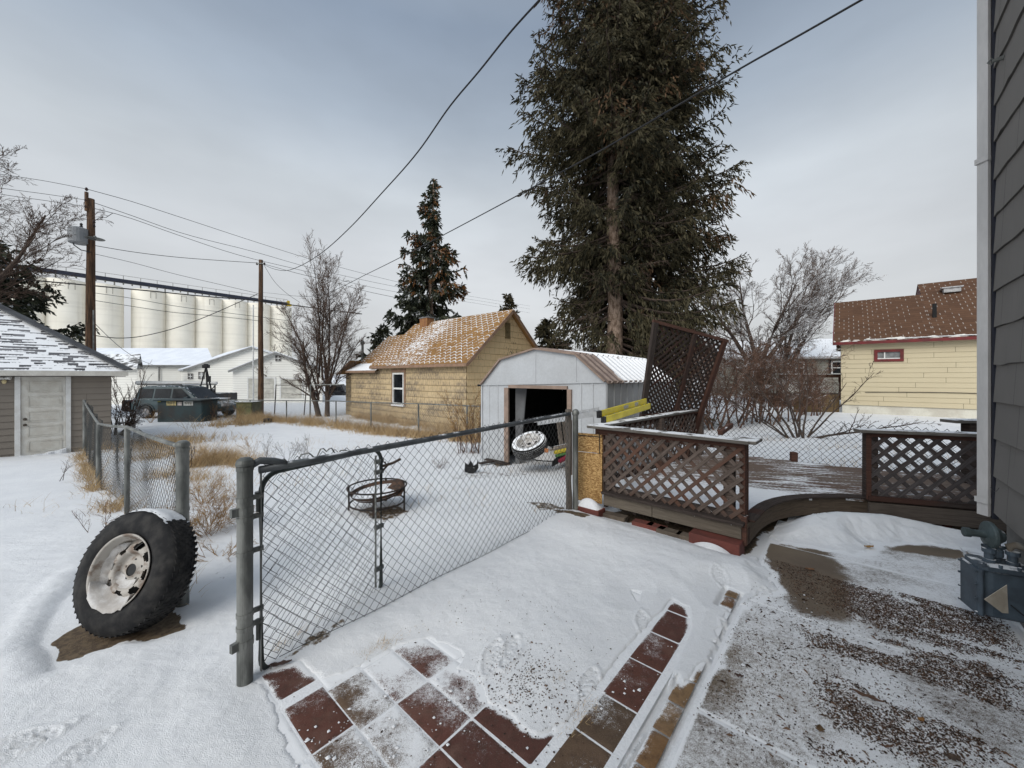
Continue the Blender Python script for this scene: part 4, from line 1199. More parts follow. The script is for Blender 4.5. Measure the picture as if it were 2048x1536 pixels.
k2 = (m_cr.noise(2.5, stretch=(1, 1, 3), detail=5) + v.step(.5, .0) * .30).step(.74, .80)
m_cr.color(m_cr.mix(k_.mx(k2), c0, (0.75, 0.72, 0.66)))
mb = MB(); e = .32
zb = ezc - sl2 * e + .12
def crf(t0, t1, s1, mi=0):
    a = CC + DV * t0 - U * e + Z3 * zb; b = CC + DV * t1 - U * e + Z3 * zb
    roof_quad(mb, a, b, CC + DV * t1 + U * s1 + Z3 * (zb + sl2 * (e + s1)), CC + DV * t0 + U * s1 + Z3 * (zb + sl2 * (e + s1)))
tsp = on_line(CC + U * 3.6, DV, 1842)
crf(-.25, tsp, hw); crf(tsp, 11.3, hw + 1.15)
P = lambda t_, s_, z_: CC + DV * t_ + U * s_ + Z3 * z_
rz1 = zb + sl2 * (e + hw); rz2 = zb + sl2 * (e + hw + 1.15)
roof_quad(mb, P(-.25, 2 * hw + e, zb), P(tsp, 2 * hw + e, zb), P(tsp, hw, rz1), P(-.25, hw, rz1))
roof_quad(mb, P(tsp, 2 * hw + 2.3 + e, zb), P(11.3, 2 * hw + 2.3 + e, zb), P(11.3, hw + 1.15, rz2), P(tsp, hw + 1.15, rz2))
mb.build('roof', m_cr.m, t)
mb = MB(); mb.poly([P(tsp + .02, -.0, ezc), P(tsp + .02, 2 * hw + 2.3, ezc), P(tsp + .02, hw + 1.15, rz2 - .05)]); mb.build('step_gable', m_red, t)
mb = MB(); mb.bar(P(-.27, -e - .02, zb - .07), P(11.3, -e - .02, zb - .07), .03, .13); mb.bar(P(-.27, -e, zb - .06), P(-.27, hw, rz1 - .06), .03, .14)
mb.build('fascia', m_red, t)
mb = MB()
for k in range(40):
    t0 = .9 + k * .25; mb.box(P(t0, -e + .06 + .03 * math.sin(k * 2.1), zb + .055), DV * .14, U * (.05 + .025 * math.sin(k * 1.3)), Z3 * .012)
mb.build('snow_on_eave', MT['pure_snow'], t)
mb = MB()
for a, b, c_, d in ((wa, wb, zw1, zw1 + .11), (wa, wb, zw0 - .11, zw0), (wa - .11, wa, zw0 - .11, zw1 + .11), (wb, wb + .11, zw0 - .11, zw1 + .11)):
    mb.box(CC + DV * (a + b) / 2 + Z3 * (c_ + d) / 2 - U * .03, DV * abs(b - a) / 2, U * .03, Z3 * (d - c_) / 2)
wf = mb.build('window_frame', m_red, t)
mb = MB(); mb.box(CC + DV * (wa + wb) / 2 + Z3 * (zw0 + zw1) / 2 + U * .01, DV * abs(wb - wa) / 2, U * .008, Z3 * (zw1 - zw0) / 2)
mb.build('window_pane', plain('frosted_pane', (0.24, 0.25, 0.25), (0.12, 0.12, 0.12), .15, ns=4, bump=0), wf)
mb = MB(); mb.box(CC + DV * (wa * .68 + wb * .32) + Z3 * (zw0 + zw1) / 2 - U * .01, DV * .02, U * .012, Z3 * (zw1 - zw0) / 2)
mb.box(CC + DV * (wa + wb) / 2 + Z3 * (zw0 + .02) - U * .02, DV * abs(wb - wa) / 2, U * .02, Z3 * .022)
mb.build('sash', MT['white_trim'], wf)
def on_roof(x, y):        # point of the near roof slope seen at a photo pixel
    d = np.array([(x - 1024) / F, 1, -(y - HOR) / F]); o = np.array([0, 0, EYE])
    p0 = P(0, -e, zb); n = np.cross(DV, U * 1 + Z3 * sl2)
    return o + d * float(((p0 - o) @ n) / (d @ n))
q = on_roof(1869, 634)
mb = MB(); mb.box(q + Z3 * .25, DV * .06, U * .06, Z3 * .32); mb.build('roof_vent_pipe', plain('black_iron', (.015, .015, .015)), t)
q = on_roof(1903, 585)
mb = MB(); mb.box(q + Z3 * .10, DV * .26, U * .2, Z3 * .10); mb.box(q + Z3 * .215 , DV * .33, U * .26, Z3 * .025); mb.build('roof_vent', plain('aluminium_vent', (.5, .5, .5), snow=1.0), t)
cb = MB(); cb.tube([P(s_, -.04, .93 + .08 * math.sin(s_ * .5)) for s_ in np.linspace(.8, 8, 14)], .012, 5); cb.build('wall_cable', MT['cable'], t)

# ------------------------------------------------------------------ gray house farther off
BC = at(1590, 770, 30.0); BC[2] = 0
BD = np.array([.96, -.28, 0.0]); BN = np.array([-.28, -.96, 0.0])
t = thing('brown_roofed_house', 'distant gray house with a snowy dark brown roof left of the cream house', 'house', (BC[0], BC[1], -.3))
m_bh = siding_mat('gray_green_clapboard', (0.27, 0.26, 0.22), (0.23, 0.22, 0.19), width=3, joint=.0, var=.05, edge=.1)
mb = MB(); zt = EYE + (HOR - 716) / F * 30
x0 = -5.0
siding(mb, BC, BD, BN, [(x0, -.4), (9, -.4), (9, zt), (x0, zt)], .18, .014, z0=-.4)
mb.box(BC + BD * 2 - BN * 3.5 + Z3 * (zt - .4) / 2, BD * 6.95, BN * 3.45, Z3 * (zt + .4) / 2)
mb.build('wall', m_bh, t)
mb = MB(); ridge = EYE + (HOR - 682) / F * 34
a = BC + BD * (x0 - .4) + BN * .5 + Z3 * (zt + .05); b = BC + BD * 9.5 + BN * .5 + Z3 * (zt + .05)
roof_quad(mb, a, b, b - BN * 4.2 + Z3 * (ridge - zt), a - BN * 4.2 + Z3 * (ridge - zt))
roof_quad(mb, a - BN * 8.4, b - BN * 8.4, b - BN * 4.2 + Z3 * (ridge - zt), a - BN * 4.2 + Z3 * (ridge - zt))
mb.build('roof', plain('dark_brown_shingles', (0.035, 0.018, 0.016), (0.055, 0.03, 0.025), .9, ns=2, snow=.62), t)
mb = MB(); mb.bar(a - Z3 * .05, b - Z3 * .05, .03, .16); mb.build('eave_board', plain('white_gutter', (.6, .6, .6)), t)
for xa, xb in ((1591, 1607), (1663, 1682)):
    s0, s1 = on_line(BC, BD, xa), on_line(BC, BD, xb); zc0, zc1 = EYE + (HOR - 748) / F * 29, EYE + (HOR - 723) / F * 29
    mb = MB(); cc = BC + BD * (s0 + s1) / 2 + Z3 * (zc0 + zc1) / 2
    w2, h2 = (s1 - s0) / 2, (zc1 - zc0) / 2
    for q, hx, hz in ((BD * w2, .05, h2), (-BD * w2, .05, h2), (Z3 * h2, w2, .05), (-Z3 * h2, w2, .05), (Z3 * 0, w2, .03)):
        mb.box(cc + q + BN * .04, BD * hx, BN * .03, Z3 * hz)
    fr_ = mb.build('window_frame', MT['white_trim'], t)
    mb = MB(); mb.box(cc + BN * .02, BD * w2, BN * .01, Z3 * h2); mb.build('window_pane', MT['glass'], fr_)
    mb = MB()
    for s_ in (-1, 1): mb.box(cc + BD * s_ * (w2 + .12) + BN * .03, BD * .07, BN * .02, Z3 * (h2 + .15))
    mb.build('window_casing', plain('black_casing', (.03, .028, .03)), fr_)
# ------------------------------------------------------------------ grain silos
m_silo = M('whitewashed_concrete', .9, 0, .15)
n_ = m_silo.noise(.35, detail=6); n2 = m_silo.noise(.12, stretch=(5, 5, .25), detail=5)
c0 = m_silo.mix(n_.step(.3, .7), (0.88, 0.83, 0.72), (0.82, 0.77, 0.66))
m_silo.color(m_silo.mix(n2.step(.5, .8) * .45, m_silo.mix(m_silo.noise(.05, stretch=(.1, .1, 22), detail=3).step(.45, .6) * .12, c0, (0.4, 0.36, 0.3)), (0.42, 0.36, 0.28))); m_silo.bump(n_, .2, .1)
S0 = np.array([-106.5, 112.2, 0.0]); ZT = 26.65
t = thing('grain_elevator', 'long row of tall cream concrete grain silos with a conveyor gallery on top', 'grain silos', (S0[0], S0[1], -.5))
for k in (-4, -3, -2, -1, 0, 1, 2, 3, 4, 5):
    d = k * 6.9 - (2.0 if k < 0 else 0)
    c = S0 + U * d
    mb = MB(); mb.lathe([(3.75, -.6), (3.75, ZT - .5), (3.68, ZT - .4), (3.68, ZT), (0, ZT + .1)], c, Z3, 40)
    so = mb.build('silo', m_silo.m, t, smooth=False)
    for p in so.data.polygons: p.use_smooth = len(p.vertices) == 4 and abs(p.normal.z) < .3
    mb = MB()
    th = math.atan2(-c[1], -c[0]) + .25
    for a_ in (-.16, .16):
        q = c + 3.77 * np.array([math.cos(th + a_), math.sin(th + a_), 0]); mb.box(q + Z3 * (ZT - 1.6), (.05, 0, 0), (0, .05, 0), (0, 0, .9))
    q = [c + 3.77 * np.array([math.cos(th + a_), math.sin(th + a_), 0]) + Z3 * (ZT - .75) for a_ in (-.16, 0, .16)]
    mb.tube(q, .05, 4)
    mb.build('hatch_frame', plain('grey_hatch', (.45, .42, .36)), so)
mb = MB()
a = S0 - U * 44 + Z3 * (ZT + 2.35); b = S0 + U * 37 + Z3 * (ZT + 1.5)
mb.bar(a, b, 1.6, .9)
mb.build('conveyor_gallery', plain('dark_blue_steel', (.035, .04, .06), ns=1, bump=0), t)
mb = MB()
L_ = np.linalg.norm(b - a); n = 46
for i in range(n + 1):
    p = a + (b - a) * i / n
    mb.bar(p - Z3 * .4, p - Z3 * (2.3 if i % 3 == 0 else 1.0), .22, .22)
    if i % 2 == 0: mb.bar(p, p + Z3 * 1.6, .10, .10)
mb.bar(a + Z3 * 1.6, b + Z3 * 1.6, .10, .10)
mb.build('gallery_posts', plain('pale_steel', (.38, .37, .34)), t)
mb = MB(); q = b + U * .3 - Z3 * .3
mb.box(q, U * .8, V * .8, Z3 * .35); mb.box(q + Z3 * .9, U * .35, V * .35, Z3 * .6); mb.bar(q + Z3 * .3 - U * 1.5, q + Z3 * 1.6, .2, .2)
mb.build('drive_head', plain('yellow_paint', (.6, .42, .03)), t)

# ------------------------------------------------------------------ white clapboard buildings across the alley
m_w = siding_mat('white_clapboard', (0.76, 0.75, 0.70), (0.70, 0.68, 0.63), width=4, joint=0, var=.03, edge=.14)
m_sroof = plain('snow_covered_roof', (0.80, 0.83, 0.87), (0.72, 0.75, 0.80), .9, ns=1.2, bump=.2)
m_sroof2 = M('half_snowy_shingles', .9); k_ = (m_sroof2.noise(1.6, detail=6, rough=.7)).step(.44, .56)
m_sroof2.color(m_sroof2.mix(k_, (.10, .095, .09), SNOW))
m_eave = plain('gray_soffit', (.25, .25, .24), ns=3)
GF = -.55
X_ = np.array([1.0, 0, 0]); Y_ = np.array([0, 1.0, 0])
def low_block(name, label, Yd, x0, x1, ze, zr, D, roofm, gut):
    p0 = at(x0, HOR, Yd); p0[2] = 0; w = at(x1, HOR, Yd)[0] - p0[0]; bk = np.array([-D, D, 0.0])
    t = thing(name, label, 'building', (p0[0] + w / 2, Yd, GF))
    mb = MB(); siding(mb, p0, X_, -Y_, [(0, GF), (w, GF), (w, ze), (0, ze)], .2, .012)
    for q in (p0, p0 + X_ * w): mb.add([q + Z3 * GF, q + bk + Z3 * GF, q + bk + Z3 * ze, q + bk / 2 + Z3 * zr, q + Z3 * ze], [(0, 1, 2, 3, 4)])
    mb.add([p0 + bk + Z3 * GF, p0 + bk + X_ * w + Z3 * GF, p0 + bk + X_ * w + Z3 * ze, p0 + bk + Z3 * ze], [(0, 1, 2, 3)])
    mb.build('wall', m_w, t)
    mb = MB(); e0 = p0 - X_ * .3 - Y_ * .35 + Z3 * (ze + .05); e1 = e0 + X_ * (w + .6); r0 = p0 + bk / 2 - X_ * .3 + Z3 * zr; r1 = r0 + X_ * (w + .6)
    roof_quad(mb, e0, e1, r1, r0); roof_quad(mb, e0 + bk + Y_ * .7, e1 + bk + Y_ * .7, r1, r0); mb.build('roof', roofm, t)
    mb = MB(); mb.bar(e0 - Z3 * .06 - Y_ * .02, e1 - Z3 * .06 - Y_ * .02, .05, .12); mb.build('gutter', gut, t)
    return t
t = low_block('long_low_building', 'long low white building under a snow covered roof in front of the silos', 38, 100, 430, 2.74, 4.85, 10, m_sroof, m_eave)
mb = MB(); q = at(318, HOR, 37.85); mb.bar((q[0], q[1], .6), (q[0], q[1], 2.6), .10, .08); mb.build('meter_conduit', m_eave, t)
low_block('low_annex', 'white annex with a patchy snow roof just right of the tan garage', 30, 120, 275, 2.28, 3.55, 4.5, m_sroof2.m, MT['white_trim'])
def gable_house(name, label, Yd, xl, xp, xr, ye, yp, openings, off_back=9, over=.35, ridge_dx=-3.0, base=GF):
    """gable wall facing the yard; px columns of left eave, peak, right eave"""
    L = at(xl, ye, Yd); P = at(xp, yp, Yd); Rr = at(xr, ye, Yd)
    t = thing(name, label, 'garage' if 'garage' in name else 'building', (P[0], Yd, base))
    O = np.array([L[0], Yd, 0]); W = Rr[0] - L[0]; ez_ = L[2]; px = P[0] - L[0]; pz = P[2]
    back = np.array([ridge_dx, off_back, 0])
    mb = MB(); siding(mb, O, X_, -Y_, [(0, base), (W, base), (W, ez_), (0, ez_)], .2, .012, z0=base); siding(mb, O, X_, -Y_, [(0, ez_), (W, ez_), (px, pz)], .2, .012, z0=base)
    mb.add([O + Z3 * base, O + back + Z3 * base, O + back + Z3 * ez_, O + Z3 * ez_], [(0, 1, 2, 3)], [[(0, 0), (9, 0), (9, 15), (0, 15)]])
    mb.add([O + X_ * W + Z3 * base, O + X_ * W + back + Z3 * base, O + X_ * W + back + Z3 * ez_, O + X_ * W + Z3 * ez_], [(0, 1, 2, 3)], [[(0, 0), (9, 0), (9, 15), (0, 15)]])
    mb.build('wall', m_w, t)
    mb = MB(); f = back / np.linalg.norm(back) * over
    sL = (pz - ez_) / px; sR = (pz - ez_) / (W - px)
    a = O - f - X_ * over + Z3 * (ez_ - sL * over + .05); r = O - f + X_ * px + Z3 * (pz + .05); c = O - f + X_ * (W + over) + Z3 * (ez_ - sR * over + .05)
    roof_quad(mb, a, a + back, r + back, r, th=.14); roof_quad(mb, c, c + back, r + back, r, th=.14)
    mb.build('roof', m_sroof, t)
    mb = MB(); mb.bar(a - Z3 * .14 - Y_ * .01, r - Z3 * .14 - Y_ * .01, .03, .16); mb.bar(c - Z3 * .14 - Y_ * .01, r - Z3 * .14 - Y_ * .01, .03, .16); mb.build('rake_board', m_eave, t)
    for nm, x0, x1, y0, y1 in openings:
        A = at(x0, y0, Yd - .03); B = at(x1, y1, Yd - .03); c = (A + B) / 2; w2, h2 = (B[0] - A[0]) / 2, (A[2] - B[2]) / 2
        if nm == 'window':
            mb = MB()
            for q, hx, hz in ((X_ * w2, .05, h2 + .05), (-X_ * w2, .05, h2 + .05), (Z3 * h2, w2, .05), (-Z3 * h2, w2, .05)): mb.box(c + q, X_ * hx, Y_ * .03, Z3 * hz)
            fr = mb.build('window_frame', plain('grey_frame', (.22, .21, .20)), t)
            mb = MB(); mb.box(c, X_ * w2, Y_ * .012, Z3 * h2); mb.build('window_pane', plain('pale_pane', (.42, .43, .43), (.2, .2, .2), .2, ns=3, bump=0) if x1 - x0 > 9 else MT['glass'], fr)  # pale grey glass colour for the wider panes
            mb = MB(); mb.box(c - Y_ * .02, X_ * .03, Y_ * .012, Z3 * h2); mb.box(c - Y_ * .021, X_ * w2, Y_ * .012, Z3 * .03); mb.build('muntin', MT['white_trim'], fr)
        else:
            mb = MB()
            for q, hx, hz in ((X_ * (w2 + .05), .06, h2), (-X_ * (w2 + .05), .06, h2), (Z3 * (h2 + .06), w2 + .11, .06)): mb.box(c + q, X_ * hx, Y_ * .03, Z3 * hz)
            fr = mb.build('door_frame', MT['white_trim'], t)
            mb = MB()
            for k in range(4): mb.box(c + Z3 * (h2 * (-.75 + .5 * k)), X_ * w2, Y_ * (.012 + .001 * k), Z3 * (h2 * .25 - .012))
            mb.build('garage_door', plain('pale_garage_door', (.55, .53, .47), ns=2), t)
gable_house('white_workshop', 'white gabled building behind the parked truck with two small windows', 34, 374, 503, 640, 736, 693, [('window', 376 + 1, 385, 748, 757), ('window', 398, 408, 745, 757), ('window', 470, 481, 744, 757)], ridge_dx=-9)
gable_house('white_garage', 'white gabled double garage behind the second utility pole', 32, 466, 551, 645, 738, 704, [('window', 552, 561, 712, 721), ('garage_door', 497, 549, 757, 797), ('garage_door', 562, 604, 758, 797)], ridge_dx=-5)

# ------------------------------------------------------------------ utility poles
def pole(Yd, x, ytop, r0, r1, label, group='wooden utility poles'):
    T = at(x, ytop, Yd); b = GF
    t = thing('utility_pole', label, 'utility pole', (T[0], Yd, b), group)
    mb = MB(); zs = np.linspace(b, T[2], 14)
    mb.tube([(T[0] + .01 * math.sin(z), Yd, z) for z in zs], np.linspace(r0, r1, 14), 14)
    mb.build('post', MT['pole'], t, smooth=True)
    return t, T
Y1 = 17.0
t, T = pole(Y1, 181.5, 398, .19, .125, 'tall dark utility pole carrying a gray transformer behind the tan garage')
def q1(x, y, dY=0): return at(x, y, Y1 + dY)
mb = MB(); mb.bar(q1(173, 422, -.16), q1(173, 384, -.16), .09, .09, up=(0, 1, 0)); mb.build('pole_top_bracket', MT['pole'], t)
def insulator(P, parent):
    mb = MB(); mb.lathe([(.02, -.06), (.05, -.03), (.06, 0), (.03, .02), (.05, .05), (.02, .09), (0, .09)], P, Z3, 10)
    mb.build('insulator', plain('brown_porcelain', (.05, .03, .025), rough=.3, bump=0), parent)
for x, y in ((173, 379), (172, 401), (172, 414), (188, 444), (188, 452)): insulator(q1(x, y, -.18), t)
mb = MB(); c = q1(157, 472, -.25); mb.lathe([(0, -.33), (.30, -.33), (.32, -.30), (.32, .30), (.30, .33), (.2, .37), (0, .38)], c, Z3, 20)
tr = mb.build('transformer', plain('gray_transformer', (.30, .31, .32), (.24, .25, .26), .5, ns=3), t, smooth=False)
mb = MB(); mb.lathe([(.03, 0), (.06, .05), (.035, .1), (.055, .15), (.03, .2), (0, .22)], c + Z3 * .36 + X_ * .12, Z3, 8); mb.build('bushing', MT['black'], tr)
mb = MB(); mb.bar(c + X_ * .25 + Z3 * .15, q1(181, 462), .08, .06); mb.bar(c + X_ * .25 - Z3 * .2, q1(181, 478), .08, .06); mb.build('mount', MT['galv'], tr)
mb = MB(); mb.lathe([(.03, 0), (.30, .02), (.32, .035), (.06, .10), (.03, .16)], q1(190, 479, -.3), Z3, 16); mb.tube([q1(190, 477, -.28), q1(182, 474)], .03, 6)
mb.build('street_light_head', MT['galv'], t)
mb = MB(); mb.tube([q1(142, 460, -.3), q1(141, 475, -.3), q1(148, 490, -.3), q1(162, 500, -.2), q1(181, 504, -.15)], .022, 6); mb.tube([q1(190, 441, -.15), q1(198, 436, -.15), q1(212, 435, -.1), q1(226, 426, 0)], .012, 5)
mb.build('jumper_wires', MT['cable'], t)
mb = MB(); mb.tube([q1(187, 620, -.2), q1(187, 700, -.2)], .03, 6); mb.build('conduit', MT['galv'], t)
Y2 = 21.9
t, T = pole(Y2, 521.5, 520, .15, .105, 'thinner utility pole in the middle of the yard edge beside the dry grass')
mb = MB(); mb.bar(at(514, 527, Y2 - .12), at(528, 527, Y2 - .12), .05, .05); mb.build('cross_bolt', MT['galv'], t)
for x in (514, 529): insulator(at(x, 528, Y2 - .1), t)

# ------------------------------------------------------------------ overhead lines: each hangs in the upright plane between its two ends
def cable(name, label, A, B, pts, r, n=40, mat=None, sides=5):
    """A, B: plan positions of the plane's ends; pts: photo pixels it passes through"""
    A = np.array(A, float); B = np.array(B, float); d = B - A
    xs = np.array([p[0] for p in pts], float); ys = np.array([p[1] for p in pts], float)
    o = np.argsort(xs); xs, ys = xs[o], ys[o]
    X = np.linspace(xs[0], xs[-1], n)
    # smooth curve through the pixels (Catmull-Rom in x)
    m = np.gradient(ys, xs); i = np.clip(np.searchsorted(xs, X) - 1, 0, len(xs) - 2)
    h = xs[i + 1] - xs[i]; u = (X - xs[i]) / h
    Yp = (2 * u**3 - 3 * u**2 + 1) * ys[i] + (u**3 - 2 * u**2 + u) * h * m[i] + (-2 * u**3 + 3 * u**2) * ys[i + 1] + (u**3 - u**2) * h * m[i + 1]
    P = []
    for x, y in zip(X, Yp):
        k = (x - 1024) / F; s = (k * A[1] - A[0]) / (d[0] - k * d[1]); Yd = A[1] + s * d[1]
        P.append(at(x, y, Yd))
    mb = MB(); mb.tube(P, r, sides, cap=True)
    o = mb.build(name, mat or MT['cable'], smooth=True)
    tag(o, label, 'cable')
    return o, np.array(P)
P1 = (q1(181, 0)[0], Y1); P2 = (T[0], Y2)
FAR = (-2.0, 62.0); LEFT = (-24.0, 10.0)
cable('service_cable', 'thick twisted cable sweeping up from the thinner pole to the top of the photo', P2, (.29, 4), [(523, 527), (545, 537), (575, 541), (600, 532), (640, 508), (700, 455), (760, 390), (840, 298), (900, 212), (960, 140), (1020, 65), (1082, -4)], .011, 60)
cable('service_cable', 'straight cable crossing in front of the tall spruce to the upper right', (-12.2, 22), (2.93, 3.2), [(525, 585), (640, 590), (740, 545), (820, 505), (900, 463), (1050, 383), (1200, 302), (1350, 214), (1500, 126), (1600, 70), (1728, -3)], .010, 60)
for i, (pts, s) in enumerate(((((-40, 341), (0, 348), (90, 362), (173, 378)), 'topmost'), (((-40, 370), (0, 376), (90, 388), (172, 400)), 'middle'), (((-40, 380), (0, 388), (90, 401), (172, 413)), 'lowest'))):
    cable('power_line', s + ' of the three thin power lines left of the transformer pole', LEFT, P1, pts, .010, 12)
for pts, s in ((((173, 378), (260, 402), (350, 431), (521, 487), (600, 512), (700, 540), (800, 565), (985, 600), (1060, 612)), 'topmost'), (((172, 400), (260, 430), (350, 462), (521, 507), (600, 530), (750, 565), (985, 606), (1060, 618)), 'middle'), (((172, 413), (240, 430), (350, 468), (470, 508), (600, 540), (750, 576), (985, 612), (1060, 626)), 'lowest')):
    cable('power_line', s + ' of the three thin power lines running right from the transformer pole', P1, FAR, pts, .013, 30)
cable('service_cable', 'twisted line strung between the tops of the two utility poles', P1, P2, [(183, 490), (260, 503), (350, 514), (440, 521), (515, 526)], .014, 20)
cable('service_cable', 'line dropping from the top of the thinner pole toward the yellow house roof', P2, (-6.5, 24.5), [(528, 528), (600, 548), (660, 562), (714, 578), (800, 597)], .012, 14)
cable('service_cable', 'short slack line falling right from the thinner pole top behind the bare tree', P2, (-11, 23.5), [(528, 530), (545, 558), (575, 588), (600, 605)], .010, 10)
cable('telephone_cable', 'heavy black telephone cable crossing low over both utility poles', (-26, 12), (-4.0, 27), [(-20, 555), (80, 562), (181, 571), (300, 582), (400, 592), (521, 602), (620, 615), (724, 628)], .028, 30)
cable('telephone_cable', 'thinner line just under the heavy black telephone cable from the transformer pole', P1, (-9.5, 24), [(183, 585), (260, 596), (350, 612), (440, 624), (521, 634), (600, 645)], .011, 14)
cable('telephone_cable', 'line sagging in front of the silos at mid height of the transformer pole', P1, P2, [(183, 600), (260, 612), (340, 624), (440, 633), (520, 642)], .012, 14)
cable('telephone_cable', 'thin line slanting down from the transformer pole to the foot of the conveyor', P1, P2, [(190, 508), (260, 524), (350, 548), (440, 569), (521, 588)], .010, 14)
cable('service_cable', 'black cable hanging in a deep curve between the two poles before the silos', P1, P2, [(190, 671), (230, 676), (265, 675), (310, 667), (360, 653), (420, 630), (470, 608), (515, 588)], .018, 24)
cable('service_cable', 'slack cable from the transformer pole down to the long low building', P1, (at(318, 0, 37.8)[0], 37.8), [(189, 646), (215, 672), (250, 702), (285, 722), (318, 734)], .014, 12)

# ------------------------------------------------------------------ parked sport utility car
CY = 19.8
def car(name, label, x0, x1, ybase, Yd, paint, mirror=1):
    A = at(x0, ybase, Yd); B = at(x1, ybase, Yd); L = B[0] - A[0]; z0 = A[2]
    t = thing(name, label, 'car', ((A[0] + B[0]) / 2, Yd, z0))
    Wd = 1.78; k = L / 4.7
    def sec(x, zlo, zhi, tw): return x * k, zlo, zhi, tw
    body = [(-.0, .50, .78, .74), (.06, .38, 1.0, .84), (.5, .34, 1.04, .88), (1.2, .33, 1.05, .89), (2.4, .33, 1.03, .89), (3.3, .33, .99, .88), (3.9, .34, .93, .86), (4.4, .36, .84, .80), (4.66, .42, .70, .72), (4.7, .46, .62, .68)]
    mb = MB()
    rings = []
    for x, zl, zh, hw in body:
        pr = [(-hw * .9, zl), (-hw, zl + .12), (-hw * 1.0, (zl + zh) / 2 + .05), (-hw * .97, zh - .06), (-hw * .88, zh), (hw * .88, zh), (hw * .97, zh - .06), (hw, (zl + zh) / 2 + .05), (hw, zl + .12), (hw * .9, zl)]
        rings.append([A + X_ * x * k + Y_ * (.9 + q) + Z3 * z for q, z in pr])
    n = 10; vs_ = [p for r in rings for p in r]; fs = []
    for i in range(len(rings) - 1):
        for j in range(n): fs.append((i * n + j, i * n + (j + 1) % n, (i + 1) * n + (j + 1) % n, (i + 1) * n + j))
    fs += [tuple(range(n)), tuple((len(rings) - 1) * n + j for j in range(n))]
    mb.add(vs_, fs)
    cab = [(.10, 1.0, 1.0, .80, .78), (.30, 1.0, 1.62, .84, .66), (.6, 1.0, 1.70, .86, .68), (1.8, 1.0, 1.73, .87, .69), (2.6, 1.0, 1.66, .86, .68), (3.35, .98, 1.02, .84, .76)]
    vs_ = []; fs = []
    for x, zl, zh, w0, w1 in cab: vs_ += [A + X_ * x * k + Y_ * .9 + d for d in (-Y_ * w0 + Z3 * zl, -Y_ * w1 + Z3 * (zh - .05), -Y_ * w1 * .85 + Z3 * zh, Y_ * w1 * .85 + Z3 * zh, Y_ * w1 + Z3 * (zh - .05), Y_ * w0 + Z3 * zl)]
    for i in range(len(cab) - 1):
        for j in range(5): fs.append((i * 6 + j, i * 6 + j + 1, (i + 1) * 6 + j + 1, (i + 1) * 6 + j))
    mb.add(vs_, fs)
    mb.build('body', paint, t, smooth=False, bevel=.012)
    def side_z(z):  # y offset of cabin side at height
        f = (z - 1.0) / .68; return .9 - (.865 * (1 - f) + .685 * f) - .015
    for x0_, x1_, x2_, x3_ in ((.42, 1.12, 1.10, .50), (1.22, 2.02, 2.00, 1.20), (2.12, 3.05, 2.52, 2.10)):
        mb = MB(); zA, zB = 1.08, 1.56
        mb.add([A + X_ * x0_ * k + Y_ * side_z(zA) + Z3 * zA, A + X_ * x1_ * k + Y_ * side_z(zA) + Z3 * zA, A + X_ * x2_ * k + Y_ * side_z(zB) + Z3 * zB, A + X_ * x3_ * k + Y_ * side_z(zB) + Z3 * zB], [(0, 1, 2, 3)])
        mb.build('side_window', MT['glass'], t)
    mb = MB()
    pr = [(3.30, 1.04, .74), (2.68, 1.62, .60)]
    mb.add([A + X_ * (3.34 * k + .01) + Y_ * (.9 - .74) + Z3 * 1.05, A + X_ * (3.34 * k + .01) + Y_ * (.9 + .74) + Z3 * 1.05, A + X_ * (2.68 * k + .02) + Y_ * (.9 + .6) + Z3 * 1.63, A + X_ * (2.68 * k + .02) + Y_ * (.9 - .6) + Z3 * 1.63], [(0, 1, 2, 3)])
    mb.build('windshield', MT['glass'], t)
    for wx in (.85, 3.75):
        for wy in (.06, 1.74):
            c = A + X_ * wx * k + Y_ * wy + Z3 * .36
            mb = MB(); mb.lathe([(.20, -.1), (.33, -.11), (.36, -.07), (.36, .07), (.33, .11), (.20, .1)], c, Y_, 22); wh = mb.build('tire', MT['black'], t, smooth=True)
            mb = MB(); mb.lathe([(.21, -.10), (.19, -.06), (.08, -.08), (0, -.09)], c, Y_, 22)
            for q in range(5):
                a_ = q * 1.257; mb.bar(c - Y_ * .085, c - Y_ * .085 + X_ * .19 * math.cos(a_) + Z3 * .19 * math.sin(a_), .05, .02, up=(0, 1, 0))
            mb.build('rim', plain('alloy', (.35, .35, .36), rough=.4, metal=.5, bump=0), wh)
            if wy < 1:
                mb = MB(); th = np.linspace(.15, math.pi - .15, 12)
                mb.tube([c - Y_ * .065 + X_ * .44 * math.cos(a_) + Z3 * .42 * math.sin(a_) for a_ in th], .035, 6); mb.build('wheel_arch', plain('grey_cladding', (.10, .11, .11)), t)
    mb = MB(); mb.box(A + X_ * (4.62 * k) + Y_ * .34 + Z3 * .70, X_ * .07, Y_ * .2, Z3 * .06); mb.build('headlight', plain('clear_lamp', (.5, .5, .5), rough=.2), t)
    mb = MB(); mb.box(A + X_ * (2.95 * k) + Y_ * -.06 + Z3 * 1.08, X_ * .09, Y_ * .07, Z3 * .06); mb.build('side_mirror', paint, t)
    mb = MB(); mb.box(A + X_ * (.10 * k) + Y_ * .14 + Z3 * .85, X_ * .05, Y_ * .06, Z3 * .12); mb.build('tail_light', plain('red_lamp', (.2, .01, .01), rough=.3), t)
    mb = MB()
    for y_ in (.34, 1.46): mb.tube([A + X_ * x * k + Y_ * y_ + Z3 * z for x, z in ((.55, 1.70), (.62, 1.77), (2.3, 1.78), (2.45, 1.70))], .022, 6)
    for x in (.9, 1.9): mb.bar(A + X_ * x * k + Y_ * .34 + Z3 * 1.77, A + X_ * x * k + Y_ * 1.46 + Z3 * 1.77, .05, .03)
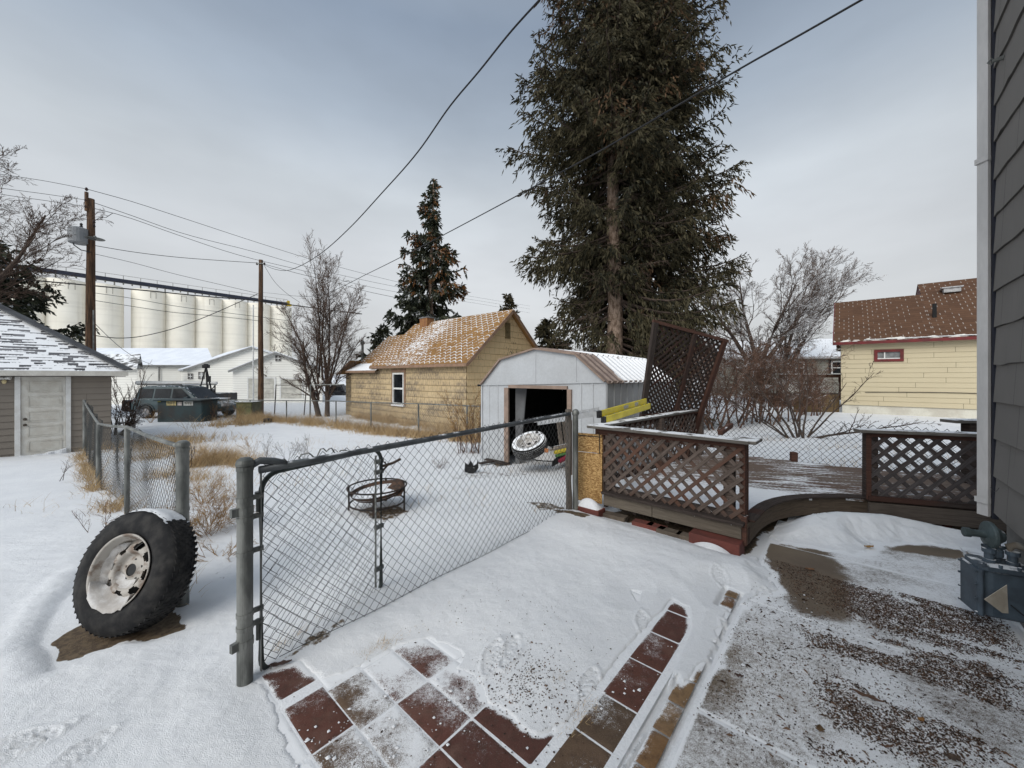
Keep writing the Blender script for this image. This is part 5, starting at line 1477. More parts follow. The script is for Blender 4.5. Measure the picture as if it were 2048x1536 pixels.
    mb.build('roof_rack', MT['black'], t)
    mb = MB(); mb.box(A + X_ * 1.5 * k + Y_ * .9 + Z3 * 1.745, X_ * 1.0 * k, Y_ * .5, Z3 * .018); mb.box(A + X_ * 3.7 * k + Y_ * .9 + Z3 * 1.0, X_ * .36 * k, Y_ * .6, Z3 * .02)
    mb.build('roof_snow', MT['pure_snow'], t, bevel=.015)
    return t
m_teal = plain('dark_teal_paint', (0.032, 0.068, 0.078), (0.026, 0.05, 0.057), .35, ns=1.5, bump=0, spec=.6, snow=.25)
car('parked_suv', 'dark teal sport utility car parked behind the alley bin beside the tan garage', 258, 444, 838, CY, m_teal)

# dark pickup with a ladder rack behind it
PY_ = 23.5
A = at(300, 826, PY_); z0 = GF
t = thing('rack_truck', 'dark flatbed truck with white pipes on its ladder rack behind the teal car', 'truck', (A[0], PY_, z0))
m_dk = plain('dark_truck_paint', (0.014, 0.014, 0.017), (0.03, 0.028, 0.028), .4, ns=2, bump=0, snow=.3)
tp = lambda x, y, d=0: at(x, y, PY_ + d)
mb = MB(); a, b = tp(385, 795), tp(433, 786)
mb.box(((a[0] + b[0]) / 2, PY_ + .9, (a[2] + b[2]) / 2 - .2), ((b[0] - a[0]) / 2, 0, 0), (0, .9, 0), (0, 0, .30)); mb.build('truck_bed', m_dk, t, bevel=.02)
mb = MB(); a, b = tp(330, 800), tp(388, 772)
c = ((a[0] + b[0]) / 2, PY_ + .9, (a[2] + b[2]) / 2 - .25); mb.box(c, ((b[0] - a[0]) / 2, 0, 0), (0, .85, 0), (0, 0, .45)); mb.build('cab', m_dk, t, bevel=.08)
mb = MB(); a = tp(240, 815); mb.box((a[0] + 2, PY_ + .9, a[2] + .1), (2.0, 0, 0), (0, .85, 0), (0, 0, .35)); mb.build('hood', m_dk, t, bevel=.06)
for x in (262, 400):
    for d in (.1, 1.7):
        c = tp(x, 825); c = np.array([c[0], PY_ + d, GF + .38]); mb = MB(); mb.lathe([(.2, -.1), (.36, -.1), (.38, 0), (.36, .1), (.2, .1), (0, .05)], c, Y_, 18); mb.build('tire', MT['black'], t)
mb = MB()
for d in (0, 1.7):
    mb.bar(tp(274, 769, d), tp(433, 769, d), .05, .05)
    for x in (365, 378, 416, 430): mb.bar(tp(x, 770, d), tp(x, 790, d), .05, .05)
    mb.bar(tp(416, 788, d), tp(430, 771, d), .04, .04)
for x in (300, 340, 378, 405, 430): mb.bar(tp(x, 769, 0), tp(x, 769, 1.7), .05, .05)
mb.build('ladder_rack', MT['black'], t)
mb = MB(); mb.tube([tp(272, 766.5, -.1), tp(434, 766.5, -.1)], .075, 10); mb.tube([tp(272, 764, .5), tp(434, 765, .5)], .06, 8); mb.build('white_pipe', MT['white_trim'], t)
t = thing('black_tripod', 'black lattice tripod with a snow capped head behind the teal car', 'stand', (at(412, 0, 22.6)[0], 22.6, GF))
hp = at(412, 733, 22.6)
mb = MB(); mb.box(hp, X_ * .17, Y_ * .12, Z3 * .10); mb.box(hp + Z3 * .12, X_ * .1, Y_ * .1, Z3 * .03); mb.build('head', MT['black'], t, bevel=.03)
for x, d in ((396, -.3), (417, .0), (419, .5)):
    mb = MB(); b = at(x, 790, 22.6); mb.bar(hp, (b[0], 22.6 + d, b[2] - 1.0), .06, .06); mb.build('leg', MT['black'], t)
mb = MB(); mb.box(at(417, 758, 22.5), X_ * .1, Y_ * .06, Z3 * .18); mb.build('control_box', MT['black'], t)
t = thing('white_mast', 'thin white pole with short arms left of the thinner utility pole', 'mast', (at(505, 0, 27)[0], 27, GF))
mb = MB(); mb.tube([at(506.5, 610, 27), (at(506.5, 0, 27)[0], 27, GF)], .045, 8); 
for y, w in ((616, 6), (702, 5)): mb.bar(at(506 - w, y, 27), at(506 + w + 6, y, 27), .04, .03)
mb.build('mast_pole', MT['white_trim'], t)

# teal refuse bin in front of the car, with stickers
BY = 18.2
t = thing('alley_bin', 'large dark teal refuse bin with pale stickers in front of the parked car', 'bin', (at(355, 0, BY)[0], BY, GF))
m_bin = plain('dark_teal_plastic', (0.03, 0.055, 0.06), (0.035, 0.034, 0.032), .5, ns=1.6, bump=.1)
a, b = at(312, 836, BY), at(402, 801, BY)
mb = MB(); mb.box(((a[0] + b[0]) / 2, BY + .55, (b[2] + GF) / 2 - .02), ((b[0] - a[0]) / 2, 0, 0), (0, .5, 0), (0, 0, (b[2] - GF) / 2)); mb.build('bin_body', m_bin, t, bevel=.03)
mb = MB(); mb.box(((a[0] + b[0]) / 2, BY + .5, b[2] + .01), ((b[0] - a[0]) / 2 + .06, 0, 0), (0, .6, 0), (0, 0, .035)); mb.build('bin_lid', m_bin, t, bevel=.015)
for x0, x1, y0, y1, c1 in ((333, 352, 801, 811, (.55, .45, .22)), (355, 364, 804, 811, (.5, .45, .42)), (367, 386, 802, 811, (.55, .55, .52)), (315, 322, 800, 804, (.45, .42, .1))):
    mb = MB(); p, q = at(x0, y1, BY + .03), at(x1, y0, BY + .03); mb.box((p + q) / 2, X_ * (q[0] - p[0]) / 2, Y_ * .004, Z3 * (q[2] - p[2]) / 2)
    st = mb.build('sticker', plain('sticker', c1, tuple(v * .6 for v in c1), ns=9, bump=0), t)
    if x0 in (333, 367):
        mb = MB()
        for i in range(4):
            w_ = (q[0] - p[0]); mb.box(p + X_ * w_ * (.18 + .2 * i) + Z3 * (q[2] - p[2]) * .5 - Y_ * .006, X_ * w_ * .05 + Z3 * .03 * (i % 2), Y_ * .002, Z3 * (q[2] - p[2]) * .25)
        mb.build('sticker_marks', plain('dark_ink', (.12, .11, .08), bump=0), st)
t = thing('electric_box', 'mossy green utility box left of the thinner utility pole', 'utility box', (at(490, 0, 19.5)[0], 19.5, GF))
a, b = at(472, 836, 19.5), at(503, 806, 19.5)
mb = MB(); mb.box(((a[0] + b[0]) / 2, 19.9, (b[2] + GF) / 2), X_ * (b[0] - a[0]) / 2, Y_ * .4, Z3 * (b[2] - GF) / 2); mb.build('cabinet', plain('mossy_green', (.13, .13, .06), (.08, .075, .04), ns=4), t, bevel=.02)
mb = MB(); mb.box(((a[0] + b[0]) / 2, 19.9, b[2] + .02), X_ * ((b[0] - a[0]) / 2 + .03), Y_ * .43, Z3 * .03); mb.build('cabinet_lid', plain('mossy_lid', (.11, .11, .05), snow=.5), t)

# clothes-line frames and a dark car beyond the bare tree
t = thing('pipe_frame', 'dark rusty pipe frame standing before the white garage', 'frame', (at(580, 0, 21)[0], 21, GF))
mb = MB(); mb.tube([at(549, 828, 21), at(552, 770, 21), at(613, 772, 21), at(608, 830, 21)], .03, 6); mb.build('frame_pipe', plain('rusty_pipe', (.05, .035, .03)), t)
t = thing('pipe_frame', 'pale pipe rail frame left of the yellow house', 'frame', (at(650, 0, 20)[0], 20, GF))
mb = MB(); mb.tube([at(620, 848, 19.5), at(621, 770, 19.5)], .035, 6); mb.tube([at(621, 770, 19.5), at(688, 769, 19.5)], .03, 6); mb.build('frame_pipe', MT['galv'], t)
car('parked_car', 'dark distant car seen behind the bare tree left of the yellow house', 655, 700, 800, 44, plain('dark_car_paint', (.02, .02, .022), rough=.4, bump=0))
# ------------------------------------------------------------------ chain link
def chain_mesh(P0, P1, zb, zt, pitch=.06, r=.0016, lean=0.0, wob=0.0, seed=1):
    """woven wire between two plan points; zb, zt: functions of s in 0..1. Returns one MB of zigzag wires."""
    P0 = np.array([P0[0], P0[1]], float); P1 = np.array([P1[0], P1[1]], float)
    L = np.linalg.norm(P1 - P0); d = (P1 - P0) / L; nrm = np.array([-d[1], d[0]])
    n = int(L / (pitch / 2)); V_ = []; F_ = []; base = 0
    r_ = np.random.default_rng(seed)
    hgt = pitch / 2 * 1.08
    for i in range(n):
        s = (i + .5) / n; z0, z1 = zb(s), zt(s)
        m = max(2, int(round((z1 - z0) / hgt)))
        k = np.arange(m + 1)
        x = s * L + np.where((k + i) % 2 == 0, -1, 1) * pitch * .265
        z = z0 + (z1 - z0) * k / m
        y = np.where((k + i) % 2 == 0, -1, 1) * r * .9
        if wob:
            x = x + wob * (vnoise(np.full(m + 1, s * L * 3), z * 3, seed) - .5); z = z + wob * .7 * (vnoise(z * 3, np.full(m + 1, s * L * 3), seed + 5) - .5)
            y = y + wob * 1.6 * (vnoise(np.full(m + 1, s * L * 1.5), z * 1.5, seed + 9) - .5)
        off = y + lean * (z - z0)
        P = np.stack([P0[0] + d[0] * x + nrm[0] * off, P0[1] + d[1] * x + nrm[1] * off, z], -1)
        V_.append((P, r))
    # tubes with three sides, vectorised per wire
    vs, fs, b = [], [], 0
    th = np.arange(3) * 2 * math.pi / 3
    for P, r in V_:
        dd = np.gradient(P, axis=0); dd /= np.linalg.norm(dd, axis=1, keepdims=True)
        a = np.tile(np.array([nrm[0], nrm[1], 0]), (len(P), 1)); c = np.cross(dd, a); c /= np.linalg.norm(c, axis=1, keepdims=True)
        ring = P[:, None] + r * (np.cos(th)[None, :, None] * a[:, None] + np.sin(th)[None, :, None] * c[:, None])
        vs.append(ring.reshape(-1, 3)); m = len(P)
        i = np.arange(m - 1)[:, None] * 3; k = np.arange(3)[None]
        f = np.stack([i + k, i + (k + 1) % 3, i + 3 + (k + 1) % 3, i + 3 + k], -1).reshape(-1, 4)
        fs.append(f + b); b += m * 3
    return np.vstack(vs), np.vstack(fs)
def cap_post(p, z0, z1, r, t, mat=None, name='post', dome=True, seg=16):
    mb = MB(); pr = [(r, z0), (r, z1 - r * .9)]
    if dome: pr += [(r * 1.16, z1 - r * .9), (r * 1.16, z1 - r * .55), (r * 1.0, z1 - r * .1), (r * .6, z1 + r * .2), (0, z1 + r * .3)]
    else: pr += [(r, z1), (0, z1)]
    mb.lathe(pr, (p[0], p[1], 0), Z3, seg)
    return mb.build(name, mat or MT['galv'], t, smooth=False)
def band(mb, p, z, r, w=.018, lug=None):
    mb.lathe([(r * 1.02, z - w / 2), (r * 1.10, z - w / 2), (r * 1.10, z + w / 2), (r * 1.02, z + w / 2)], (p[0], p[1], 0), Z3, 16)
    if lug is not None:
        q = np.array([p[0], p[1], z]) + lug * (r + .022); mb.box(q, lug * .028, np.cross(lug, Z3) * .006, Z3 * w * .6)
        mb.lathe([(0, -.014), (.007, -.014), (.007, .014), (0, .014)], q + lug * .012, np.cross(lug, Z3), 6)

Q1 = np.array([-1.440, 2.0625]); Q3 = np.array([.716, 4.60])
D13 = np.append((Q3 - Q1) / np.linalg.norm(Q3 - Q1), 0)
t = thing('chain_link_fence', 'near chain link fence panel from the capped post by the pavers to the wooden post', 'fence', (*Q1, 0))
cap_post(Q1, -.05, 1.205, .0375, t, name='end_post', seg=24)
cap_post(Q3 + D13[:2] * .03 + np.array([.03, -.01]), -.05, 1.22, .034, t, name='end_post')
for z in (1.155, .99, .885, .70, .37, .30):
    mb = MB(); band(mb, Q1, z, .0375, .022, D13 if z not in (1.155,) else None); mb.build('tension_band', MT['galv'], t)
mb = MB()
zr = lambda s: 1.132 + .075 * s
pr = [np.append(Q1 + (Q3 - Q1) * s, zr(s)) for s in np.linspace(0.02, .985, 12)]
mb.tube(pr, .021, 10)
a0 = np.append(Q1, 1.165); mb.tube([a0 + D13 * .03 + Z3 * .00, a0 + D13 * .07 + Z3 * .02, a0 + D13 * .14 + Z3 * .005, a0 + D13 * .2 - Z3 * .02], .02, 8)
mb.build('top_rail', plain('dark_galvanised_rail', (.11, .12, .125), (.07, .075, .08), .5, .3, ns=10, bump=.08, snow=.2), t, smooth=True)
mb = MB(); e = np.append(Q1, 0) + D13 * .075; mb.bar(e + Z3 * .02, e + Z3 * 1.13, .018, .006, up=D13); mb.build('tension_bar', MT['galv'], t)
v_, f_ = chain_mesh(Q1 + D13[:2] * .08, Q3 - D13[:2] * .04, lambda s: .035, lambda s: zr(s) + .040, .074, .0022, wob=.02)
soup('wire_mesh', v_, f_, MT['wire'], t)
mb = MB(); mb.tube([np.append(Q1 + (Q3 - Q1) * s, .04 + .006 * math.sin(s * 20)) for s in np.linspace(.05, .98, 30)], .0022, 4); mb.build('bottom_wire', MT['wire'], t)

# the wooden post with mesh stapled to it
wp = Q3 + np.array([-.035, -.005])
t = thing('wooden_post', 'weathered round wooden post beside the steel post at the deck', 'post', (*wp, 0))
mb = MB(); zs = np.linspace(-.05, 1.255, 16); mb.tube([(wp[0] + .006 * math.sin(z * 9), wp[1], z) for z in zs], [.036 + .004 * math.sin(z * 13) for z in zs], 12)
mb.build('post_wood', wood('gray_post_wood', (.20, .175, .15), (.09, .075, .065)), t, smooth=True)
t = thing('latch_cap', 'round steel latch cap on top of the steel post beside the wooden post', 'cap', (Q3[0] + .05, Q3[1], 1.2))
mb = MB(); mb.lathe([(.04, 0), (.045, .03), (.03, .06), (0, .07)], (Q3[0] + .05, Q3[1] + .01, 1.19), Z3, 14); mb.build('cap_dome', MT['galv'], t, smooth=True)

# gate folded back behind the fence
GE = np.array([-1.010, 2.95])
dG = GE - Q1; LG = np.linalg.norm(dG); dG = np.append(dG / LG, 0)
t = thing('chain_link_gate', 'chain link walk gate with a round cornered pipe frame swung behind the near fence', 'gate', (*Q1, 0))
mb = MB(); g0_ = np.append(Q1, 0) + dG * .085; g1_ = np.append(GE, 0)
zb, zt = -.03, 1.10
def fillet(a, c, b, r, n=6):
    u = (a - c) / np.linalg.norm(a - c); v = (b - c) / np.linalg.norm(b - c); out = []
    for k in range(n + 1):
        th = k / n * math.pi / 2; out.append(c + u * r * (1 - math.sin(th)) + v * r * (1 - math.cos(th)))
    return out
c1, c2, c3, c4 = g0_ + Z3 * zb, g0_ + Z3 * zt, g1_ + Z3 * zt, g1_ + Z3 * zb
loop = fillet(c4, c1, c2, .10)[::1] + fillet(c1, c2, c3, .10) + fillet(c2, c3, c4, .10) + fillet(c3, c4, c1, .10)
mb.tube(loop, .0145, 10, closed=True)
mb.build('gate_frame', plain('green_gray_gate_pipe', (.085, .10, .095), (.05, .058, .055), .55, .25, ns=9, bump=.08), t, smooth=True)
v_, f_ = chain_mesh(g0_[:2] + dG[:2] * .02, g1_[:2] - dG[:2] * .05, lambda s: .02, lambda s: zt - .01, .070, .0018, wob=.05, seed=4)
soup('gate_mesh', v_, f_, MT['wire'], t)
mb = MB(); e = g1_ - dG * .055; mb.bar(e + Z3 * .05, e + Z3 * 1.05, .014, .005, up=dG); mb.build('gate_tension_bar', MT['galv'], t)
for z in (1.0, .92, .5, .18): MB().bar(g1_ - dG * .06 + Z3 * z, g1_ + dG * .02 + Z3 * z, .02, .03).build('gate_band', MT['galv'], t)
mb = MB(); L0 = g1_ + Z3 * .955; mb.tube([L0, L0 + U * .10 + Z3 * .010, L0 + U * .17 + Z3 * .03], .011, 8); mb.tube([L0 + U * .03 + Z3 * .03, L0 + U * .055, L0 + U * .02 - Z3 * .03, L0 - U * .005 - Z3 * .015], .009, 6); mb.build('latch', plain('rusty_latch', (.10, .07, .05), bump=.1), t)
for z in (.22, .93):
    mb = MB(); band(mb, Q1, z, .0375, .035); mb.lathe([(.012, 0), (.012, .09), (.018, .09), (.018, .11), (0, .11)], np.append(Q1, z - .03) + dG * .07 - D13 * 0, Z3, 8)
    mb.box(np.append(Q1, z) - dG * .052, dG * .018, np.cross(dG, Z3) * .012, Z3 * .022); mb.build('hinge', MT['galv'], t)
# bent strips along the gate top
mb = MB()
def loopz(pts, Yd): mb.tube([at(x, y, Yd + .05 * k / len(pts)) for k, (x, y) in enumerate(pts)], .0045, 5)
loopz([(597, 918), (603, 909), (618, 906), (624, 911), (627, 920)], 2.42)
loopz([(634, 914), (641, 898), (647, 897), (653, 903), (658, 898), (663, 896), (669, 905), (674, 914)], 2.48)
loopz([(675, 912), (681, 901), (690, 900), (699, 903), (703, 912)], 2.52)
mb.build('bent_strips', MT['galv'], t)

# fence from the wheel post to the garage
LP = [(-2.353, 2.732), (-4.65, 4.62), (-6.6, 6.1), (-10.9, 9.75)]
t = thing('chain_link_fence', 'slumping chain link fence running from the leaning wheel to the tan garage', 'fence', (*LP[0], 0))
gl = [0] + [float(gz(*p)) for p in LP[1:]]
ht = [1.165, 1.06, .92, 1.02]
cap_post(LP[0], -.05, 1.185, .038, t, name='end_post', seg=24)
for z in (1.13, .95, .7, .3):
    mb = MB(); band(mb, LP[0], z, .038, .02); mb.build('tension_band', MT['galv'], t)
for p, g_, h_ in zip(LP[1:], gl[1:], ht[1:]):
    cap_post(p, g_ - .05, h_ - .02 + (0 if p[0] > -9 else .05), .026 if p[0] > -9 else .032, t, name='line_post', dome=p[0] < -9)
mb = MB(); rail = []
for (p, q, a, b) in zip(LP[:-1], LP[1:], ht[:-1], ht[1:]):
    for s in np.linspace(0, 1, 6)[:-1]: rail.append((p[0] + (q[0] - p[0]) * s, p[1] + (q[1] - p[1]) * s, a - .02 + (b - a) * s - .012 * math.sin(s * math.pi)))
rail.append((*LP[-1], ht[-1]))
mb.tube(rail, .018, 8); mb.build('top_rail', MT['galv'], t, smooth=True)
for i, (p, q, a, b, ga, gb_) in enumerate(zip(LP[:-1], LP[1:], ht[:-1], ht[1:], gl[:-1], gl[1:])):
    sag = (.06, .10, .03)[i]
    pitch = (.07, .075, .08)[i]
    v_, f_ = chain_mesh(p, q, lambda s: ga + (gb_ - ga) * s + .05, lambda s: a + (b - a) * s - sag * math.sin(min(1, s * 1.4) * math.pi * .9) - .02, pitch, (.0018, .0022, .0028)[i], wob=.05, seed=i + 11, lean=-.05)
    soup('wire_mesh', v_, f_, MT['wire'], t)

# yard fence past the yellow house
YF = [(at(x, 0, y)[0], y) for x, y in ((400, 20.6), (500, 19.6), (573, 18.6), (672, 16.8), (742, 15.2), (837, 13.6), (934, 12.3), (962, 11.9))]
t = thing('chain_link_fence', 'long low chain link fence across the yard in front of the yellow house', 'fence', (*YF[3], -.5))
zt_ = [EYE - (y - HOR) / F * p[1] for y, p in zip((798, 800, 801, 802, 805, 807.5, 811.5, 813), YF)]
zg_ = [float(gz(*p)) for p in YF]
for p, a, b in zip(YF, zt_, zg_): cap_post(p, b - .05, a, .030, t, name='line_post', dome=False, seg=8)
mb = MB(); mb.tube([(*p, a) for p, a in zip(YF, zt_)], .022, 6); mb.build('top_rail', MT['galv'], t, smooth=True)
for i in range(len(YF) - 1):
    v_, f_ = chain_mesh(YF[i], YF[i + 1], lambda s: zg_[i] + (zg_[i + 1] - zg_[i]) * s + .04, lambda s: zt_[i] + (zt_[i + 1] - zt_[i]) * s, .10, .0042, seed=i)
    soup('wire_mesh', v_, f_, MT['wire_far'], t)

# fence beyond the deck
RF = [(3.3, 9.4), (4.18, 8.5), (5.4, 6.95), (6.29, 5.8), (6.9, 4.9)]
t = thing('chain_link_fence', 'chain link fence with no top rail behind the deck on the right', 'fence', (*RF[1], -.1))
zg_ = [float(gz(*p)) for p in RF]; zt_ = [.90, .86, .87, .86, .86]
for p, a, b in zip(RF[::4], zt_[::4], zg_[::4]): cap_post(p, b - .05, a + .05, .022, t, name='line_post', dome=False, seg=8)
for i in range(len(RF) - 1):
    v_, f_ = chain_mesh(RF[i], RF[i + 1], lambda s: zg_[i] + (zg_[i + 1] - zg_[i]) * s + .02, lambda s: zt_[i] + .015 * math.sin(s * 9), .10, .0050, wob=.02, seed=i + 30)
    soup('wire_mesh', v_, f_, MT['wire'], t)

# ------------------------------------------------------------------ leaning wheel
C = np.array([-2.515, 2.449, .402]); az, el = -.1663, .3359
NA = np.array([math.sin(az) * math.cos(el), -math.cos(az) * math.cos(el), math.sin(el)])
WA = np.cross(Z3, NA); WA /= np.linalg.norm(WA); WB = np.cross(NA, WA)
def build_wheel(C, NA, label, group=None, snow=False, R0=.374, w=.198, rot=.0):
    WA = np.cross(Z3, NA); WA /= np.linalg.norm(WA); WB = np.cross(NA, WA)
    t = thing('wheel', label, 'wheel', (C[0], C[1], max(0, C[2] - R0)), group)
    m_t = M('worn_black_rubber', .78, 0, .25)
    nn = m_t.noise(14, detail=7); c0 = m_t.mix(nn.step(.35, .7), (0.010, 0.010, 0.011), (0.036, 0.034, 0.032))
    if snow: c0 = dust_top(m_t, c0, .55, scale=9, lo=.3, hi=.8)
    m_t.color(c0); m_t.bump(m_t.noise(120) + nn, .25, .004)
    sh = .16 if not snow else .16
    prof = [(.196, -w + .02), (.215, -w + .005), (.25, -w - .006), (.30, -w - .004), (R0 - .030, -w + .012), (R0 - .008, -w + .030), (R0 - .002, -w + .05), (R0, -w / 2 - .02), (R0, -w / 2 + .02), (R0 - .002, -.05), (R0 - .008, -.030), (R0 - .030, -.012), (.315, -.002), (.30, .004), (.26, .008), (.250, .006), (.234, -.001), (.222, -.008), (.212, -.016)]
    mb = MB(); mb.lathe(prof, C, NA, 72); mb.build('tire', m_t.m, t, smooth=True)
    # tread blocks
    mb = MB(); ns = 58
    for i in range(ns):
        for j, (o, hw_, sk) in enumerate(((-.044, .013, .5), (-.074, .013, .35), (-.103, .012, -.4), (-.126, .011, .4), (-.149, .011, -.35), (-.170, .009, -.5))):
            th = (i + .5 * (j % 2)) / ns * 2 * math.pi
            rad = WA * math.cos(th) + WB * math.sin(th); tan = -WA * math.sin(th) + WB * math.cos(th)
            rr = R0 + (-.0008 if j not in (0, 5) else -.0045)
            c = C + NA * o + rad * rr
            mb.box(c, tan * .0125 + NA * .010 * sk, NA * hw_, rad * .0032)
        th = i / ns * 2 * math.pi; rad = WA * math.cos(th) + WB * math.sin(th); tan = -WA * math.sin(th) + WB * math.cos(th)
    mb.build('tread', m_t.m, t)
    m_r = M('dirty_white_steel', .6, 0, .4); nr_ = m_r.noise(11, detail=7, rough=.65)
    c0 = m_r.mix(nr_.step(.46, .64) * .85, (0.40, 0.375, 0.34), (0.15, 0.10, 0.07))
    if snow: c0 = m_r.mix(m_r.noise(14).step(.38, .6) * .5, c0, SNOW)
    m_r.color(c0)
    mb = MB(); mb.lathe([(.221, .000), (.226, .007), (.218, .009), (.211, .001), (.207, -.018), (.193, -.030), (.183, -.10), (.180, -.15), (.183, -.2), (.2, -w + .02)], C, NA, 72); rim = mb.build('rim', m_r.m, t, smooth=True)
    # pressed disc with a ring of holes: polar grid with openings
    mb = MB(); nh = 8; seg = 96; rings = [.186, .170, .158, .146, .134, .120, .108, .100, .094, .070, .050, .037]
    dep = [-.085, -.078, -.062, -.052, -.047, -.048, -.056, -.075, -.088, -.085, -.080, -.070]
    P = {}
    for i, (r, dd) in enumerate(zip(rings, dep)):
        for k in range(seg):
            th = k / seg * 2 * math.pi + rot; lob = math.cos(th * nh - rot * nh)
            rr = r; d2 = dd
            if i in (1, 2, 3): d2 = dd - .018 * (.5 - .5 * lob) * (1 if i == 1 else .55)
            P[i, k] = C + NA * d2 + rr * (WA * math.cos(th) + WB * math.sin(th))
    vs_ = [P[i, k] for i in range(len(rings)) for k in range(seg)]; fs = []
    for i in range(len(rings) - 1):
        for k in range(seg):
            ph = (k / seg * nh) % 1.0
            hole = (i in (1, 2, 3, 4) and abs(ph - .5) < .30 and not (i in (1, 4) and abs(ph - .5) > .2))
            if not hole: fs.append((i * seg + k, i * seg + (k + 1) % seg, (i + 1) * seg + (k + 1) % seg, (i + 1) * seg + k))
    mb.add(vs_, fs); mb.build('hub_disc', m_r.m, rim, smooth=True)
    mb = MB(); mb.lathe([(0, -.075), (.036, -.075), (.036, -.16), (0, -.16)], C, NA, 18); mb.lathe([(.18, -.17), (0, -.17)], C, NA, 24)
    mb.build('hub_hole', MT['black'], rim)
    mb = MB()
    for k in range(5):
        th = k * 1.2566 + .4; mb.lathe([(0, -.082), (.008, -.082), (.008, -.09)], C + .060 * (WA * math.cos(th) + WB * math.sin(th)), NA, 8)
    mb.build('lug_hole', MT['black'], rim)
    return t, rim, WA, WB, m_r
t, rim, WA, WB, m_r = build_wheel(C, NA, 'truck wheel with white steel rim and black tire leaning on the end post', rot=.25)
mb = MB()
for th in (0.1, -.62):
    rad = WA * math.cos(th) * 1 + WB * math.sin(th); mb.lathe([(0, -.075), (.026, -.078), (.028, -.09)], C + rad * .150, NA, 16)
mb.build('red_lamp_behind', plain('dull_red', (.16, .004, .008), (.08, .004, .006), .4, ns=9, bump=0), rim)
# snow in the rim's lower arc and on top of the tread
m_ds = plain('grimy_snow', (.60, .59, .575), (.40, .37, .34), .8, ns=11, bump=.4)
def arc_snow(name, a0, a1, rads, offs, n=26, jag=.006):
    vs_ = []; m = len(rads)
    for i in range(n):
        f = i / (n - 1); th = a0 + (a1 - a0) * f; taper = min(1, 5 * f, 5 * (1 - f))
        for j, (r, o) in enumerate(zip(rads, offs)):
            e = j in (0, m - 1)
            rr = r + (jag * (vnoise(i * .8, j, 3) - .5) * 2); oo = o * 1.0
            mid = np.mean(rads)
            vs_.append(C + NA * (oo if not e else oo) + (mid + (rr - mid) * (taper if m > 2 else 1)) * (WA * math.cos(th) + WB * math.sin(th)))
    fs = [(i * m + j, i * m + j + 1, (i + 1) * m + j + 1, (i + 1) * m + j) for i in range(n - 1) for j in range(m - 1)]
    mb = MB(); mb.add(vs_, fs); return mb.build(name, m_ds, t, smooth=True)
arc_snow('rim_snow', math.pi * 1.12, math.pi * 1.80, [.232, .222, .206, .184, .168, .150], [.008, .013, .006, -.030, -.050, -.062])
arc_snow('rim_snow', math.pi * .62, math.pi * 1.18, [.190, .180, .170, .160], [-.035, -.052, -.060, -.072])
arc_snow('dish_snow', math.pi * 1.05, math.pi * 1.85, [.112, .098, .080, .062], [-.055, -.072, -.080, -.083])
vs_ = []; n = 30; m = 10; th0, th1 = .95, 2.0
for i in range(n):
    f = i / (n - 1); th = th0 + (th1 - th0) * f
    for j in range(m):
        g_ = j / (m - 1); o = -.02 - .165 * g_
        edge = min(f, 1 - f, .5) * 2; k = min(1, edge * 4) * min(1, min(g_, 1 - g_) * 6 + .0)
        o2 = o + .012 * (vnoise(i * .9, j * .9, 9) - .5)
        vs_.append(C + NA * o2 + (.364 + .016 * k + .004 * vnoise(i * .5, j, 2)) * (WA * math.cos(th) + WB * math.sin(th)))
mb = MB(); mb.add(vs_, [(i * m + j, i * m + j + 1, (i + 1) * m + j + 1, (i + 1) * m + j) for i in range(n - 1) for j in range(m - 1)]); mb.build('tread_snow', MT['pure_snow'], t, smooth=True)

# wheel lying in the shed doorway
C2 = at(1057, 884, 7.0); n2 = np.array([-.30, -.36, .88]); n2 /= np.linalg.norm(n2)
C = C2; build_wheel(C2 + n2 * .03, n2, 'snow dusted wheel lying tilted in the metal shed doorway', snow=True, R0=.33)

# ------------------------------------------------------------------ fire pit
FP = np.array([-1.66, 4.72, float(gz(-1.66, 4.72)) + .02])
t = thing('fire_pit', 'round black iron fire pit ring with a broken rusty bowl full of snow', 'fire pit', FP)
m_ir = plain('rusty_black_iron', (0.018, 0.016, 0.016), (0.045, 0.028, 0.02), .7, ns=12, bump=.2)
th = np.linspace(0, 2 * math.pi, 40, endpoint=False); rr = .345
for nm, z, r in (('top_ring', .29, rr), ('lower_ring', .10, rr * .93)):
    mb = MB(); mb.tube([FP + (r * math.cos(a), r * math.sin(a), z) for a in th], .010, 8, closed=True); mb.build(nm, m_ir, t, smooth=True)
for a in (math.pi * 1.02, -1.35, -.12, 1.6):
    mb = MB(); p = FP + (rr * math.cos(a), rr * math.sin(a), 0); mb.bar(p - Z3 * .01, p + Z3 * .30, .028, .012, up=(math.cos(a), math.sin(a), 0)); mb.build('leg', m_ir, t)
m_bowl = plain('rusty_bowl', (.10, .055, .035), (.035, .025, .02), .8, ns=14, bump=.3)
bt = FP + (0, 0, .30); bn = np.array([-.10, -.06, 1.0]); bn /= np.linalg.norm(bn)
mb = MB(); seg = 40; a1 = np.cross(bn, Y_); a1 /= np.linalg.norm(a1); a2 = np.cross(bn, a1)
pr = [(.325, -.045), (.31, -.075), (.27, -.115), (.20, -.145), (.10, -.16), (.0, -.165)]
vs_ = [bt + bn * h_ + r * (math.cos(q) * a1 + math.sin(q) * a2) for r, h_ in pr for q in np.arange(seg) * 2 * math.pi / seg]
fs = [(i * seg + k, i * seg + (k + 1) % seg, (i + 1) * seg + (k + 1) % seg, (i + 1) * seg + k) for i in range(len(pr) - 1) for k in range(seg)]
mb.add(vs_, fs); mb.build('bowl', m_bowl, t, smooth=True)
